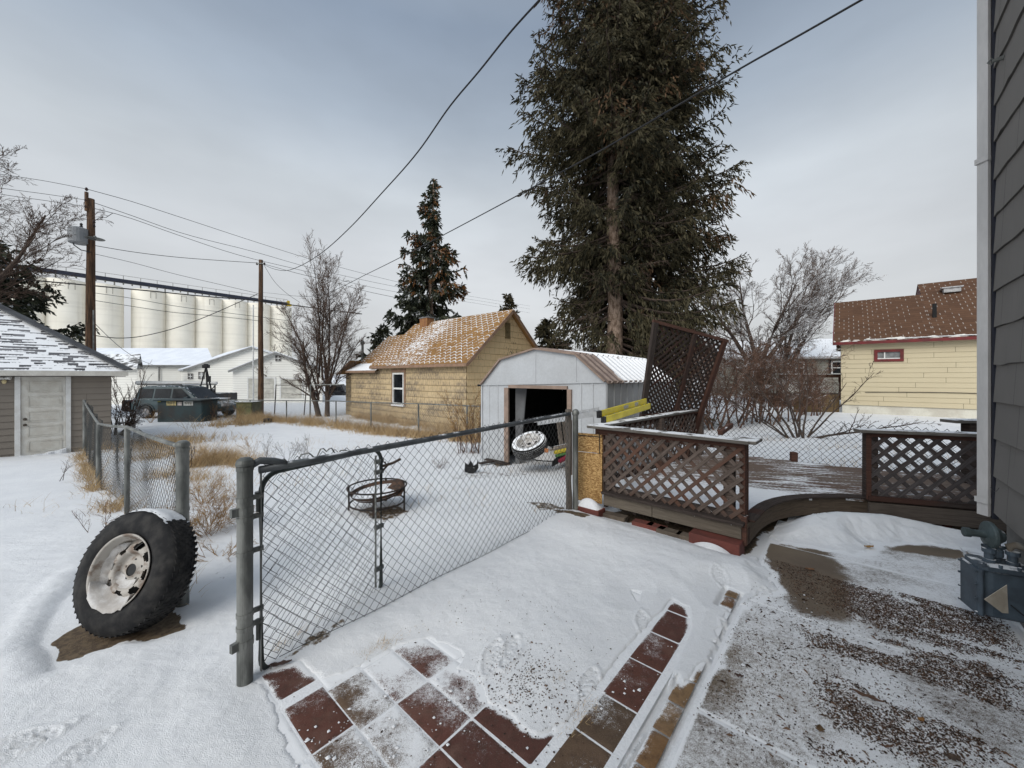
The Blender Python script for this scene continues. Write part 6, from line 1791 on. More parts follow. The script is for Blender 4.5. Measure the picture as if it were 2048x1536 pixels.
mb = MB(); mb.lathe([(.0, -.062), (.12, -.064), (.22, -.070), (.28, -.082), (.305, -.085)], bt, bn, 36); mb.build('bowl_snow', MT['pure_snow'], t, smooth=True)
mb = MB(); q0 = FP + (.30, .05, .31); mb.prism([FP + (.335, -.16, .235), FP + (.25, -.16, .22), FP + (.10, .05, .25), FP + (.18, .20, .335), FP + (.24, .16, .33), FP + (.33, .02, .28)], (.006, -.004, -.012)); mb.build('broken_flap', m_bowl, t)

# ------------------------------------------------------------------ deck
t = thing('wooden_deck', 'low weathered wooden deck with a curved front edge and lattice railings', 'deck', (2.8, 4.6, 0))
DZ = .27
WD = np.array([.95, -.31, 0.0]); WD /= np.linalg.norm(WD); WN = np.array([.31, .95, 0.0]); WN /= np.linalg.norm(WN)
dp = np.array(DECK_POLY)
def clip_line(o, d, poly):
    ts = []; n = len(poly)
    for i in range(n):
        a, b = poly[i], poly[(i + 1) % n]; e = b - a; den = d[0] * e[1] - d[1] * e[0]
        if abs(den) < 1e-9: continue
        w = a - o; tt = (w[0] * e[1] - w[1] * e[0]) / den; uu = (w[0] * d[1] - w[1] * d[0]) / den
        if 0 <= uu < 1: ts.append(tt)
    return sorted(ts)
mb = MB(); k = 0; bw = .138
cs = dp @ WN[:2]; c = cs.min() + .07
while c < cs.max():
    o = WN[:2] * c; ts = clip_line(o, WD[:2], dp)
    for a, b in zip(ts[::2], ts[1::2]):
        if b - a > .05:
            a2, b2 = a + .03, b - .03
            mb.bar(np.append(o + WD[:2] * a2, DZ - .018), np.append(o + WD[:2] * b2, DZ - .018 + random.uniform(-.002, .002)), bw * .96, .036)
    c += bw
m_df = M('snow_streaked_deck_boards', .9, 0, .15)
g_ = m_df.noise(5, 'UV', (1.0, 14, 1), detail=8, rough=.65)
c0 = m_df.mix(g_.step(.32, .68), (0.23, 0.18, 0.145), (0.11, 0.083, 0.066)); c0 = m_df.mix(m_df.fac('tint') * .5, c0, (0.13, 0.075, 0.055))
dr = m_df.noise(.9, 'Object', (1.0, 1.0, 1), detail=5); st_ = m_df.noise(1.6, 'UV', (.9, 10, 1), detail=6, rough=.6)
tcg = m_df.nt.nodes.new('ShaderNodeTexCoord'); sq = m_df.nt.nodes.new('ShaderNodeSeparateXYZ'); m_df.nt.links.new(tcg.outputs['Object'], sq.inputs[0])
oy = S(m_df.nt, sq.outputs[1]); ox = S(m_df.nt, sq.outputs[0])
front = (oy + ox * .36).step(6.2, 5.2) * .9 * ox.step(3.9, 3.1, .10, 1)
k_ = (dr * .55 + st_ * .65 + front * .42 + m_df.noise(30).step(.3, .7) * .08).step(.66, .76)
m_df.color(m_df.mix(k_, c0, SNOW)); m_df.bump(g_ + k_ * 1.5, .5, .008)
mb.build('floor_boards', m_df.m, t)
# skirt: straight front, curved middle, right part
sk = [np.append(p, 0) for p in dp[:8]]
mb = MB()
fa, fb = sk[0] + V * 0, sk[1]
mid = fa + (fb - fa) * .40
for a, b, tt in ((fa, mid, .4), (mid + (fb - fa) * .003, fb - np.array([.02, -.02, 0]), .6)): mb.bar(a + Z3 * .190 - U * .03, b + Z3 * .190 - U * .03, .035, .142, tint=tt)
skirt = mb.build('skirt_board', wood('gray_skirt_wood', (.20, .17, .135), (.12, .10, .08), bump=.3), t, bevel=.004)
mb = MB()
cur = [sk[1]] + [sk[i] for i in range(2, 8)]
ps = []
for a, b in zip(cur[:-1], cur[1:]):
    n = max(2, int(np.linalg.norm(b - a) / .15)); ps += [a + (b - a) * q / n for q in range(n)]
ps.append(cur[-1]); ps = np.array(ps)
for _ in range(3): ps[1:-1] = (ps[:-2] + 2 * ps[1:-1] + ps[2:]) / 4
for a, b in zip(ps[:-1], ps[1:]): mb.bar(a + Z3 * .165, b + Z3 * .165, .03, .195, tint=.7)
mb.build('curved_skirt', wood('brown_skirt_wood', (.17, .13, .095), (.085, .065, .05), bump=.4), t)
mb = MB(); lam = .003
mb.bar(fa + Z3 * .275 - U * .055, fb + Z3 * .275 - U * .055, .10, .026)
for a, b in zip(ps[1:-1], ps[2:]): mb.bar(a + Z3 * .277, b + Z3 * .277, .12, .018)
mb.build('edge_board', MT['darkwood'], t, bevel=.003)
mb = MB()
for s in (.1, .9): 
    q = fa + (fb - fa) * s + U * .25
mb.bar(fa + U * .1 + Z3 * .16, fb + U * .1 + Z3 * .16, .04, .14)
for k in range(5): mb.bar(fa + (fb - fa) * (k / 4) + U * .0 + Z3 * .15, fa + (fb - fa) * (k / 4) + U * 1.0 + Z3 * .15, .04, .14)
mb.build('joists', MT['darkwood'], t)
def lattice(mb, O, d, up, n, W, Hh, pitch=.145, sw=.037, th=.008, off=0, skew=1.0):
    """two crossed layers of strips over a W x Hh rectangle at O"""
    O = np.asarray(O, float)
    for layer, sg_ in ((1, 1), (0, -1)):
        c = -Hh * 2 + (.05 if layer else .02)
        while c < W + Hh * 2:
            # line: s = c + sg*z  (45 degrees)
            pts = []
            if sg_ > 0: lo = max(0, -c); hi = min(Hh, W - c)
            else: lo = max(0, c - W); hi = min(Hh, c)
            if hi - lo > .03:
                f = lambda z: O + d * (c + sg_ * z) + up * z + n * (off + layer * th * 1.05)
                mb.bar(f(lo), f(hi), th, sw, up=np.cross(f(hi) - f(lo), n) * 0 + np.cross(n, (f(hi) - f(lo)) / np.linalg.norm(f(hi) - f(lo))), mi=0)
            c += pitch
    return mb
# front railing
FD = (fb - fa); LF = np.linalg.norm(FD); FD = FD / LF; FN = np.cross(FD, Z3)   # faces the camera side
if FN @ np.array([0, -1, 0]) < 0: FN = -FN
rl = MB(); lattice(rl, fa + Z3 * .30, FD, Z3, FN, LF - .02, .73, off=.02)
r_o = rl.build('lattice', MT['deck'], t)
mb = MB(); mb.bar(fa - FD * .18 + Z3 * 1.045 + FN * .05, fb + FD * .05 + Z3 * 1.045 + FN * .05, .15, .036)
mb.bar(fb + FD * .02 + Z3 * 1.047 - FN * .18, fb + FD * .02 + Z3 * 1.047 + FN * .11, .17, .034)
mb.build('cap_rail', MT['deck_top'], t, bevel=.005)
mb = MB(); mb.bar(fa - FD * .1 + Z3 * 1.00 + FN * .025, fb + Z3 * 1.00 + FN * .025, .03, .045); mb.bar(fa - FD * .08 + Z3 * .985 - FN * .01, fb + Z3 * .985 - FN * .01, .03, .08)
mb.build('upper_rail', MT['redwood'], t)
mb = MB(); mb.bar(fa + Z3 * .315 - FN * .005, fb + Z3 * .315 - FN * .005, .035, .07); mb.build('lower_rail', MT['darkwood'], t)
for s, w_ in ((.03, .09), (.90, .09)):
    mb = MB(); q = fa + FD * LF * s - FN * .05; mb.box(q + Z3 * .64, FD * w_ / 2, FN * w_ / 2, Z3 * .39); mb.build('post', MT['deck'], t, bevel=.004)
mb = MB()
for k in range(4): mb.box(fb + FD * (-.015) - FN * (.005 + .034 * k) + Z3 * (.62 - .0 * k), FD * .012 * (1 + .3 * (k % 2)), FN * .014, Z3 * (.40 - .01 * (k % 2)))
mb.box(fb - FD * .035 - FN * .06 + Z3 * .62, FD * .018, FN * .06, Z3 * .40)
mb.box(fb - FD * .01 + Z3 * .20 + FN * -.005, FD * .022, FN * .035, Z3 * .135)
mb.build('corner_post', MT['redwood'], t)
# left side railing
la = np.array([1.04, 4.72, 0]); lb = np.array([3.35, 6.86, 0]); LD = (lb - la) / np.linalg.norm(lb - la); LN = np.cross(LD, Z3)
mb = MB(); mb.bar(la + Z3 * 1.035, lb + Z3 * 1.06, .14, .036); mb.build('cap_rail', MT['deck_top'], t, bevel=.005)
mb = MB(); lattice(mb, la + Z3 * .30, LD, Z3, LN, np.linalg.norm(lb - la), .70, off=.02); mb.build('lattice', MT['deck'], t)
mb = MB(); mb.bar(la + Z3 * .98, lb + Z3 * 1.0, .03, .08); mb.bar(la + Z3 * .32, lb + Z3 * .32, .035, .08); mb.build('upper_rail', MT['redwood'], t)
mb = MB(); a_, b_ = at(1283, 834, 5.95), at(1403, 821, 6.75); mb.bar(a_, b_, .03, .07); mb.build('red_rail', MT['redwood'], t)
for s in (.02, .5, .98):
    mb = MB(); mb.box(la + (lb - la) * s + Z3 * .62 + LN * .05, LD * .045, LN * .045, Z3 * .40); mb.build('post', MT['deck'], t)
# right railing
ra = np.array([3.98, 4.30, 0]); rb = np.array([5.75, 3.70, 0]); RD = (rb - ra) / np.linalg.norm(rb - ra); RN = np.cross(RD, Z3); LR = np.linalg.norm(rb - ra)
if RN[1] > 0: RN = -RN
mb = MB(); lattice(mb, ra + Z3 * .30, RD, Z3, RN, LR, .73, pitch=.15, sw=.042, off=.02); mb.build('lattice', wood('dark_gray_lattice', (.115, .10, .098), (.055, .048, .046), red=(.10, .05, .035)), t)
mb = MB(); mb.bar(ra - RD * .10 + Z3 * 1.045 + RN * .03, rb + Z3 * 1.045 + RN * .03, .15, .038); mb.build('cap_rail', MT['deck_top'], t, bevel=.005)
mb = MB(); mb.box(ra + RD * .05 + Z3 * .65 - RN * .03, RD * .055, RN * .045, Z3 * .37); mb.build('post', MT['darkwood'], t, bevel=.004)
mb = MB(); mb.box(ra + RD * .01 + Z3 * .65 + RN * .03, RD * .02, RN * .012, Z3 * .37); mb.bar(ra + Z3 * 1.005 + RN * .02, rb + Z3 * 1.005 + RN * .02, .03, .05); mb.build('rail_trim', MT['redwood'], t)
mb = MB(); mb.bar(ra + Z3 * .30 + RN * .03, rb + Z3 * .30 + RN * .03, .07, .05); mb.build('lower_rail', MT['darkwood'], t)
mb = MB(); mb.bar(ra + Z3 * .17 + RN * .05, rb + Z3 * .17 + RN * .05, .035, .17); mb.build('skirt_board', wood('brown_gray_skirt', (.14, .115, .095), (.07, .055, .045)), t)
bp = on_z(1587.5, 922, DZ); mb = MB(); mb.box((bp[0], bp[1], DZ + .07), WD * .045, WN * .045, Z3 * .075); mb.build('post_stub', MT['redwood'], t, bevel=.004)
q = at(1935, 842, 4.95)
bt_ = thing('deck_bench', 'dark wooden bench back post with a flat top behind the right railing', 'bench', (q[0], q[1], DZ))
mb = MB(); mb.box((q[0] + .25, q[1], q[2]), (.50, 0, 0), (0, .10, 0), (0, 0, .02)); mb.build('bench_top', MT['deck_top'], bt_, bevel=.004)
mb = MB(); mb.box((q[0] + .03, q[1], (q[2] + DZ) / 2), (.06, 0, 0), (0, .05, 0), (0, 0, (q[2] - DZ) / 2)); mb.bar((q[0] + .08, q[1], q[2] - .22), (q[0] + .32, q[1], q[2] - .03), .05, .05); mb.build('bench_post', MT['darkwood'], bt_)

# leaning lattice panel
t = thing('lattice_panel', 'tall dark lattice privacy panel leaning askew behind the deck railing', 'panel', (2.6, 6.4, .5))
TL, TR = at(1308, 645, 6.0), at(1448, 683, 6.45)
BL, BR = at(1282, 832, 6.2), at(1386, 868, 6.8)
dd = TL - BL
def bil(u_, v_): return (BL * (1 - u_) + BR * u_) * (1 - v_) + (TL * (1 - u_) + TR * u_) * v_
nP = np.cross(BR - BL, TL - BL); nP /= np.linalg.norm(nP); nP = nP if nP[1] < 0 else -nP
mb = MB(); nu, nv = 1.35, 1.55
for layer, sg_ in ((0, 1), (1, -1)):
    c = -nv * 1.2
    while c < nu + nv * 1.2:
        sl_ = .95
        if sg_ > 0: lo, hi = max(0, -c / sl_), min(nv, (nu - c) / sl_)
        else: lo, hi = max(0, (c - nu) / sl_), min(nv, c / sl_)
        if hi - lo > .03:
            a = bil((c + sg_ * sl_ * lo) / nu, lo / nv) + nP * layer * .008; b = bil((c + sg_ * sl_ * hi) / nu, hi / nv) + nP * layer * .008
            mb.bar(a, b, .007, .034, up=np.cross(nP, (b - a) / np.linalg.norm(b - a)))
        c += .098
mb.build('lattice', MT['darkwood'], t)
for u_, w_, v0, v1 in ((.0, .095, -.10, 1.0), (.55, .075, -.35, .99), (.985, .085, -.30, 1.0)):
    mb = MB(); mb.bar(bil(u_, v0) + nP * .03, bil(u_, v1) + nP * .03, w_, .05, up=nP); mb.build('upright', MT['darkwood'] if u_ < .9 else MT['redwood'], t)
mb = MB(); mb.bar(bil(-.03, 1.01) + nP * .02, bil(1.04, 1.01) + nP * .02, .05, .035, up=nP); mb.build('top_rail', MT['redwood'], t)
mb = MB(); mb.bar(bil(0, -.02) + nP * .01, bil(1, -.02) + nP * .01, .06, .03, up=nP); mb.build('bottom_rail', MT['redwood'], t)
tag(MB().bar(at(1440, 866, 4.9), at(1462, 850, 5.2), .06, .06).build('wood_offcut', MT['redwood'], bevel=.005), 'short reddish wood piece poking up behind the front deck railing', 'offcut')

# ------------------------------------------------------------------ OSB boards, bricks
m_osb = M('strand_board', .75, 0, .25)
vo = m_osb.nt.nodes.new('ShaderNodeTexVoronoi'); vo.inputs['Scale'].default_value = 62; vo.inputs['Randomness'].default_value = 1
mp = m_osb.coord('Object', (1.0, 1.0, 2.4)); 
nzv = m_osb.nt.nodes.new('ShaderNodeTexNoise'); nzv.inputs['Scale'].default_value = 14
m_osb.nt.links.new(mp, nzv.inputs['Vector'])
addv = m_osb.nt.nodes.new('ShaderNodeMix'); addv.data_type = 'VECTOR'; addv.inputs[0].default_value = .12
m_osb.nt.links.new(mp, addv.inputs[4]); m_osb.nt.links.new(nzv.outputs['Color'], addv.inputs[5]); m_osb.nt.links.new(addv.outputs[1], vo.inputs['Vector'])
vc = S(m_osb.nt, vo.outputs['Color']); cc_ = m_osb.mix(.0, vc, vc)
sepc = m_osb.nt.nodes.new('ShaderNodeSeparateColor'); m_osb.nt.links.new(vo.outputs['Color'], sepc.inputs[0]); cr = S(m_osb.nt, sepc.outputs[0])
fine = m_osb.noise(70, stretch=(1, 1, .5), detail=3)
m_osb.color(m_osb.mix((cr * .75 + fine * .5).step(.25, .95), (0.62, 0.40, 0.17), (0.24, 0.125, 0.042))); m_osb.bump(cr + fine, .3, .004)
oa, ob = at(1153, 865, 4.83), at(1205, 865, 4.66); oa[2] = ob[2] = 0; oD = (ob - oa) / np.linalg.norm(ob - oa); oN = np.cross(oD, Z3); oN = oN if oN[1] < 0 else -oN
zs = EYE - (905 - HOR) / F * 4.75; zt_ = EYE - (867 - HOR) / F * 4.75; zb_ = .10
o1 = MB().box((oa + ob) / 2 + Z3 * (zs + zb_) / 2 + oN * .012, (ob - oa) / 2, oN * .006, Z3 * (zs - zb_) / 2).build('strand_board', m_osb.m); tag(o1, 'tall lower sheet of strand board closing the gap beside the deck', 'board')
o2 = MB().box((oa + ob) / 2 + Z3 * (zs + .006 + zt_) / 2, (ob - oa) / 2, oN * .006, Z3 * (zt_ - zs - .006) / 2).build('strand_board', m_osb.m); tag(o2, 'small upper sheet of strand board with black straps beside the deck', 'board')
mb = MB(); mb.box((oa + ob) / 2 + Z3 * (zt_ - .03) + oN * .010, (ob - oa) / 2, oN * .003, Z3 * .004); mb.box(ob - oD * .035 + Z3 * (zs + zt_) / 2 + oN * .013, oD * .004, oN * .003, Z3 * (zt_ - zs) / 2); mb.build('strap', MT['black'], o2)
m_rb = plain('red_painted_block', (0.17, 0.052, 0.04), (0.12, 0.042, 0.034), .8, ns=8, bump=.25)
def block(name, label, c, L, w, h_, yaw, mat=m_rb, tilt=0, snow=0, group=None):
    e1 = np.array([math.cos(yaw), math.sin(yaw), tilt]); e1 /= np.linalg.norm(e1); e2 = np.cross(Z3, e1); e2 /= np.linalg.norm(e2); e3 = np.cross(e1, e2)
    o = MB().box(c, e1 * L / 2, e2 * w / 2, e3 * h_ / 2).build(name, mat, bevel=.004); tag(o, label, 'block', group)
    if snow:
        mb = MB(); n = 12; c = np.asarray(c, float)
        P = [c + e1 * L * .46 * (2 * i / (n - 1) - 1) + e2 * w * .46 * (2 * j / (n - 1) - 1) + e3 * (h_ / 2 + snow * max(0, 1 - (abs(2 * i / (n - 1) - 1.0)) ** 2.2) * max(0, 1 - (2 * j / (n - 1) - 1) ** 2) - .003) for i in range(n) for j in range(n)]
        mb.add(P, [(i * n + j, (i + 1) * n + j, (i + 1) * n + j + 1, i * n + j + 1) for i in range(n - 1) for j in range(n - 1)]); mb.build('snow_cap', MT['pure_snow'], o, smooth=True)
    return o
yf = math.atan2(FD[1], FD[0])
b1 = on_z(1179, 1036, 0); block('red_block', 'long red block heaped with snow under the strand board', (b1[0] + .02, b1[1] + .12, .05), .34, .16, .09, yf + .0, snow=.10)
b2 = (fa + (fb - fa) * .83 - U * .10); block('red_block', 'red block under the deck corner with snow on its ledge', (b2[0] + .02, b2[1] + .0, .045), .44, .2, .135, yf)
sc_ = MB(); nn = 14
P = [np.asarray(b2) - U * (.10 + .10 * j / (nn - 1)) + FD * .17 * (2 * i / (nn - 1) - 1) + Z3 * (.018 + .055 * (1 - (2 * i / (nn - 1) - 1) ** 2) * (1 - j / (nn - 1)) ** .7) for i in range(nn) for j in range(nn)]
sc_.add(P, [(i * nn + j, (i + 1) * nn + j, (i + 1) * nn + j + 1, i * nn + j + 1) for i in range(nn - 1) for j in range(nn - 1)]); kind(sc_.build('snow_ledge', MT['pure_snow'], smooth=True), 'structure')
m_br = plain('dull_brick', (0.20, 0.06, 0.045), (0.13, 0.05, 0.04), .9, ns=10, bump=.4); m_st = plain('flat_stone', (0.15, 0.12, 0.09), (0.09, 0.07, 0.055), .9, ns=7, bump=.4)
for s, L, mt_, lab in ((.10, .30, m_st, 'flat brown paving stone at the left under the front deck skirt'), (.34, .22, m_br, 'red brick lying beneath the front deck skirt'), (.44, .20, m_br, 'reddish brick next to the bigger one beneath the deck skirt'), (.54, .24, m_st, 'dark flat stone in the middle under the front deck skirt'), (.66, .2, m_st, 'small stone left of the red corner block')):
    c = fa + (fb - fa) * s - U * (.06 + .03 * (s > .5)); block('stone' if mt_ is m_st else 'brick', lab, (c[0], c[1], .018), L, .12, .06, yf + random.uniform(-.1, .1), mt_)
for k, (x, y, L) in enumerate(((1905, 1062, .18), (1925, 1066, .16), (1946, 1070, .16), (1880, 1054, .15), (1840, 1046, .15))):
    c = on_z(x, y, 0); block('brick', ('first', 'second', 'third', 'fourth', 'fifth')[k] + ' loose brick in the row under the right deck skirt near the meter', (c[0] + .05, c[1] + .15, .03), L, .09, .07, -.45 + .2 * (k % 2), m_br if k % 2 else m_st, group='loose bricks under the right deck skirt')

# ------------------------------------------------------------------ ladders
m_yl = plain('yellow_fibreglass', (0.76, 0.62, 0.04), (0.62, 0.50, 0.03), .4, ns=6, bump=.03, spec=.5); m_al = plain('aluminium', (.48, .49, .50), (.36, .37, .38), .4, .5, ns=9, bump=.05)
t = thing('yellow_stepladder', 'folded yellow fibreglass stepladder lying on the left deck railing', 'ladder', (1.6, 5.4, 1.08))
a_, b_ = at(1200, 828, 4.98), at(1292, 802, 6.05); LA = (b_ - a_) / np.linalg.norm(b_ - a_); sd = np.cross(LA, Z3); sd /= np.linalg.norm(sd); up_ = np.cross(sd, LA)
if sd[1] > 0: sd = -sd
for k, (o, zz) in enumerate(((0.0, .0), (.10, -.075))):
    mb = MB(); mb.bar(a_ + sd * o * .6 + up_ * zz, b_ + sd * o * .6 + up_ * zz, .025, .085, up=up_); mb.build('side_rail', m_yl, t, bevel=.004)
mb = MB()
for o, zz in ((0.0, .0), (.10, -.075)): mb.box(a_ + sd * o * .6 + up_ * zz - LA * .02, LA * .035, sd * .022, up_ * .046)
mb.build('foot', MT['black'], t, bevel=.004)
mb = MB(); mb.bar(a_ - up_ * .13 + LA * .1, b_ - up_ * .12, .03, .02, up=up_)
for k in range(8): p = a_ + (b_ - a_) * (.12 + k * .11); mb.bar(p - up_ * .13 + sd * .05, p - up_ * .03 + LA * .14 + sd * .05, .02, .006, up=sd)
mb.build('brace', m_al, t)
for f0, f1 in ((.45, .55), (.7, .78)):
    mb = MB(); mb.bar(a_ + (b_ - a_) * f0 + sd * .0135, a_ + (b_ - a_) * f1 + sd * .0135, .002, .05, up=up_); mb.build('label_sticker', plain('pale_label', (.55, .55, .50), (.3, .3, .3), ns=60, bump=0), t)
t = thing('aluminium_ladder', 'silver aluminium extension ladder leaning from the shed to the deck rail', 'ladder', (1.2, 5.3, .9))
a_, b_ = at(1075, 846, 5.6), at(1215, 824, 5.2)
for dz in (0, -.0):
    pass
for o in (0, .34):
    mb = MB(); off = np.array([-.05, .5, -.0]) * (o > 0) * .7; mb.bar(a_ + off, b_ + off, .025, .07); mb.build('side_rail', m_al, t)
mb = MB()
for k in range(9): p = a_ + (b_ - a_) * (.06 + k * .11); mb.tube([p, p + np.array([-.05, .5, 0]) * .7], .014, 6)
mb.build('rung', m_al, t)
t = thing('wooden_ladder', 'short weathered wooden ladder standing in the shed doorway behind the wooden post', 'ladder', (.9, 6.0, 0))
for x in (1117, 1128):
    mb = MB(); p, q = at(x, 843, 6.0), at(x + 6, 892, 5.9); mb.bar(p, q, .06, .03); mb.build('side_rail', wood('pale_old_wood', (.26, .22, .18), (.15, .12, .1)), t)
mb = MB(); mb.bar(at(1108, 896, 5.9), at(1136, 890, 5.8), .05, .05); mb.bar(at(1100, 900, 5.9), at(1136, 893, 5.8), .03, .03); mb.build('cross_piece', wood('pale_old_wood_b', (.26, .22, .18), (.15, .12, .1), snow=.5), t)
tag(MB().box(at(1093, 901, 5.95), X_ * .03, Y_ * .02, Z3 * .03).build('reflector', plain('orange_reflector', (.5, .2, .08), bump=0), bevel=.004), 'small orange reflector beside the wheel in the shed doorway', 'reflector')
t = thing('scrap_bundle', 'bundle of yellow and green poles with a red end lying before the shed door', 'scrap', (.9, 5.8, 0))
for (x0, y0, x1, y1, c_, r) in ((1110, 905, 1136, 899, (.45, .35, .03), .03), (1112, 912, 1138, 905, (.06, .16, .04), .02), (1120, 922, 1138, 912, (.2, .01, .03), .035)):
    mb = MB(); mb.tube([at(x0, y0, 5.8), at(x1, y1, 5.6)], r, 8); mb.build('pole_piece', plain('scrap_paint', c_, bump=0), t)
# dark triangular ramp edge and snowy panel by the door
tag(MB().prism([on_z(1104, 934, .0) * 1.0, on_z(1122, 912, .02), on_z(1136, 915, .02)], (0, .02, .08)).build('black_scrap', MT['black']), 'black wedge shaped scrap in the snow before the shed door', 'scrap')
t = thing('snow_shovelled_heap', 'pointed heap of snow right of the wheel in the shed doorway', 'snow heap', (.7, 6.2, -.1))
mb = MB(); c_ = on_z(1098, 915, -.1); mb.lathe([(.42, 0), (.3, .05), (.16, .14), (.05, .22), (0, .24)], (c_[0], c_[1] + .25, -.13), Z3, 18); mb.build('heap', MT['pure_snow'], t, smooth=True)

# ------------------------------------------------------------------ odds and ends in the yard
bj = on_z(940, 945, -.1)
t = thing('black_debris', 'jagged black plastic scrap standing in the snow near the shed', 'scrap', bj)
mb = MB(); r_ = random.Random(2)
k_ = bj[1] / F
def sh(pts, d): mb.prism([at(x, y, bj[1] + d) for x, y in pts], (0, .02, 0))
sh([(929, 944), (930, 925), (936, 930), (941, 921), (947, 932), (953, 928), (956, 918), (957, 936), (950, 946), (938, 947)], 0)
sh([(933, 936), (944, 934), (952, 940), (946, 949), (936, 947)], -.08); mb.build('plastic_shell', MT['black'], t)
mb = MB(); mb.prism([at(x, y, bj[1] - .03) for x, y in [(938, 938), (948, 935), (950, 941), (941, 943)]], (0, .01, 0)); mb.build('snow_bit', MT['pure_snow'], t)
q = on_z(535, 844, -.5)
tag(MB().box((q[0], q[1], -.42), (.16, 0, 0), (0, .12, 0), (0, 0, .09)).build('black_pail', MT['black'], bevel=.04), 'small black object lying in the snow at the far yard edge', 'pail')
t = thing('dark_boards', 'dark flat boards half buried in snow at the foot of the metal shed', 'boards', on_z(1000, 928, -.15))
for x0, y0, x1, y1 in ((972, 921, 1010, 929), (960, 930, 985, 925), (990, 932, 1018, 928)):
    a_, b_ = on_z(x0, y0, -.13), on_z(x1, y1, -.13); mb = MB(); mb.bar(a_ + Z3 * .03, b_ + Z3 * .03, .10, .03); mb.build('board', MT['darkwood'], t)
for i, (x, y, L, w_, a_, lab, c1) in enumerate(((1738, 1098, .10, .035, .1, 'yellowish curled wood shaving on the snow before the deck', (.38, .22, .08)), (1478, 1357, .045, .02, -.3, 'small dark bark flake on the dusted slab', (.09, .055, .045)), (1733, 1398, .13, .025, -.7, 'long curled bark strip on the snowy path', (.13, .075, .05)),
        (1640, 1465, .04, .03, .9, 'crumpled brown leaf at the bottom of the path', (.13, .08, .04)), (1775, 1500, .05, .012, 0, 'thin brown twig piece near the bottom right', (.16, .09, .06)), (1842, 1446, .035, .018, .3, 'orange brown chip on the path at right', (.3, .15, .05)), (1905, 1522, .06, .03, -.2, 'brown bark flake at the bottom right edge', (.10, .07, .05)), (1620, 1142, .07, .03, -.2, 'reddish bark flake near the round slab', (.2, .10, .05)), (1988, 1362, .07, .006, 0, 'thin dark stick on the snow near the meter', (.05, .04, .035)), (560, 1333, .12, .03, .35, 'dark bark strip lying at the edge of the first paver', (.08, .05, .04)))):
    P = on_z(x, y, .0); zz = max(float(snow_top(np.array([P[0]]), np.array([P[1]]))[0]), .004) + .006
    n = 9; vs_ = []
    for k in range(n):
        f = k / (n - 1) - .5; px_ = P[0] + f * L * math.cos(a_); py_ = P[1] + f * L * math.sin(a_); ww_ = w_ * (1 - (2 * f) ** 4) * .5 * (1 + .3 * math.sin(k * 2.3 + i))
        for s_ in (-1, 0, 1): vs_.append((px_ - s_ * ww_ * math.sin(a_), py_ + s_ * ww_ * math.cos(a_), zz + .006 * abs(s_) + .012 * abs(f) + .003 * math.sin(k * 1.7)))
    mb = MB(); mb.add(vs_, [(3 * k + j, 3 * k + j + 1, 3 * k + 4 + j, 3 * k + 3 + j) for k in range(n - 1) for j in (0, 1)])
    o = mb.build('bark_flake' if 'bark' in lab else 'wood_scrap' if 'shav' in lab or 'chip' in lab else 'leaf' if 'leaf' in lab else 'twig', plain('bark%d' % i, c1, ns=40, bump=.3)); sm_ = o.modifiers.new('thickness', 'SOLIDIFY'); sm_.thickness = .003
    tag(o, lab, 'debris')
# ------------------------------------------------------------------ plants
def norm(v): return v / np.maximum(np.linalg.norm(v, axis=-1, keepdims=True), 1e-9)
def tubes(P, r0, r1, sides):
    """P (N,K,3) polylines with radius r0 -> r1"""
    N, K, _ = P.shape
    d = norm(np.gradient(P, axis=1)); ref = np.where(np.abs(d[..., 2:3]) > .9, np.array([1.0, 0, 0]), np.array([0, 0, 1.0]))
    a = norm(np.cross(d, ref)); b = np.cross(d, a)
    th = np.arange(sides) * 2 * math.pi / sides
    rr = r0[:, None] + (r1 - r0)[:, None] * np.linspace(0, 1, K)[None]
    ring = P[:, :, None] + rr[:, :, None, None] * (np.cos(th)[None, None, :, None] * a[:, :, None] + np.sin(th)[None, None, :, None] * b[:, :, None])
    base = (np.arange(N) * K * sides)[:, None, None]; i = (np.arange(K - 1) * sides)[None, :, None]; k = np.arange(sides)[None, None]
    k2 = (k + 1) % sides
    f = np.stack([base + i + k, base + i + k2, base + i + sides + k2, base + i + sides + k], -1).reshape(-1, 4)
    return ring.reshape(-1, 3), f
class Soup:
    def __init__(s): s.v = []; s.f = []; s.n = 0; s.t = []
    def add(s, v, f, t=None):
        s.v.append(v); s.f.append(f + s.n); s.n += len(v); s.t.append(np.full(len(f), .5) if t is None else t)
    def build(s, name, mat, parent=None, smooth=False):
        return soup(name, np.vstack(s.v), np.vstack(s.f), mat, parent, {'tint': np.concatenate(s.t)}, smooth)
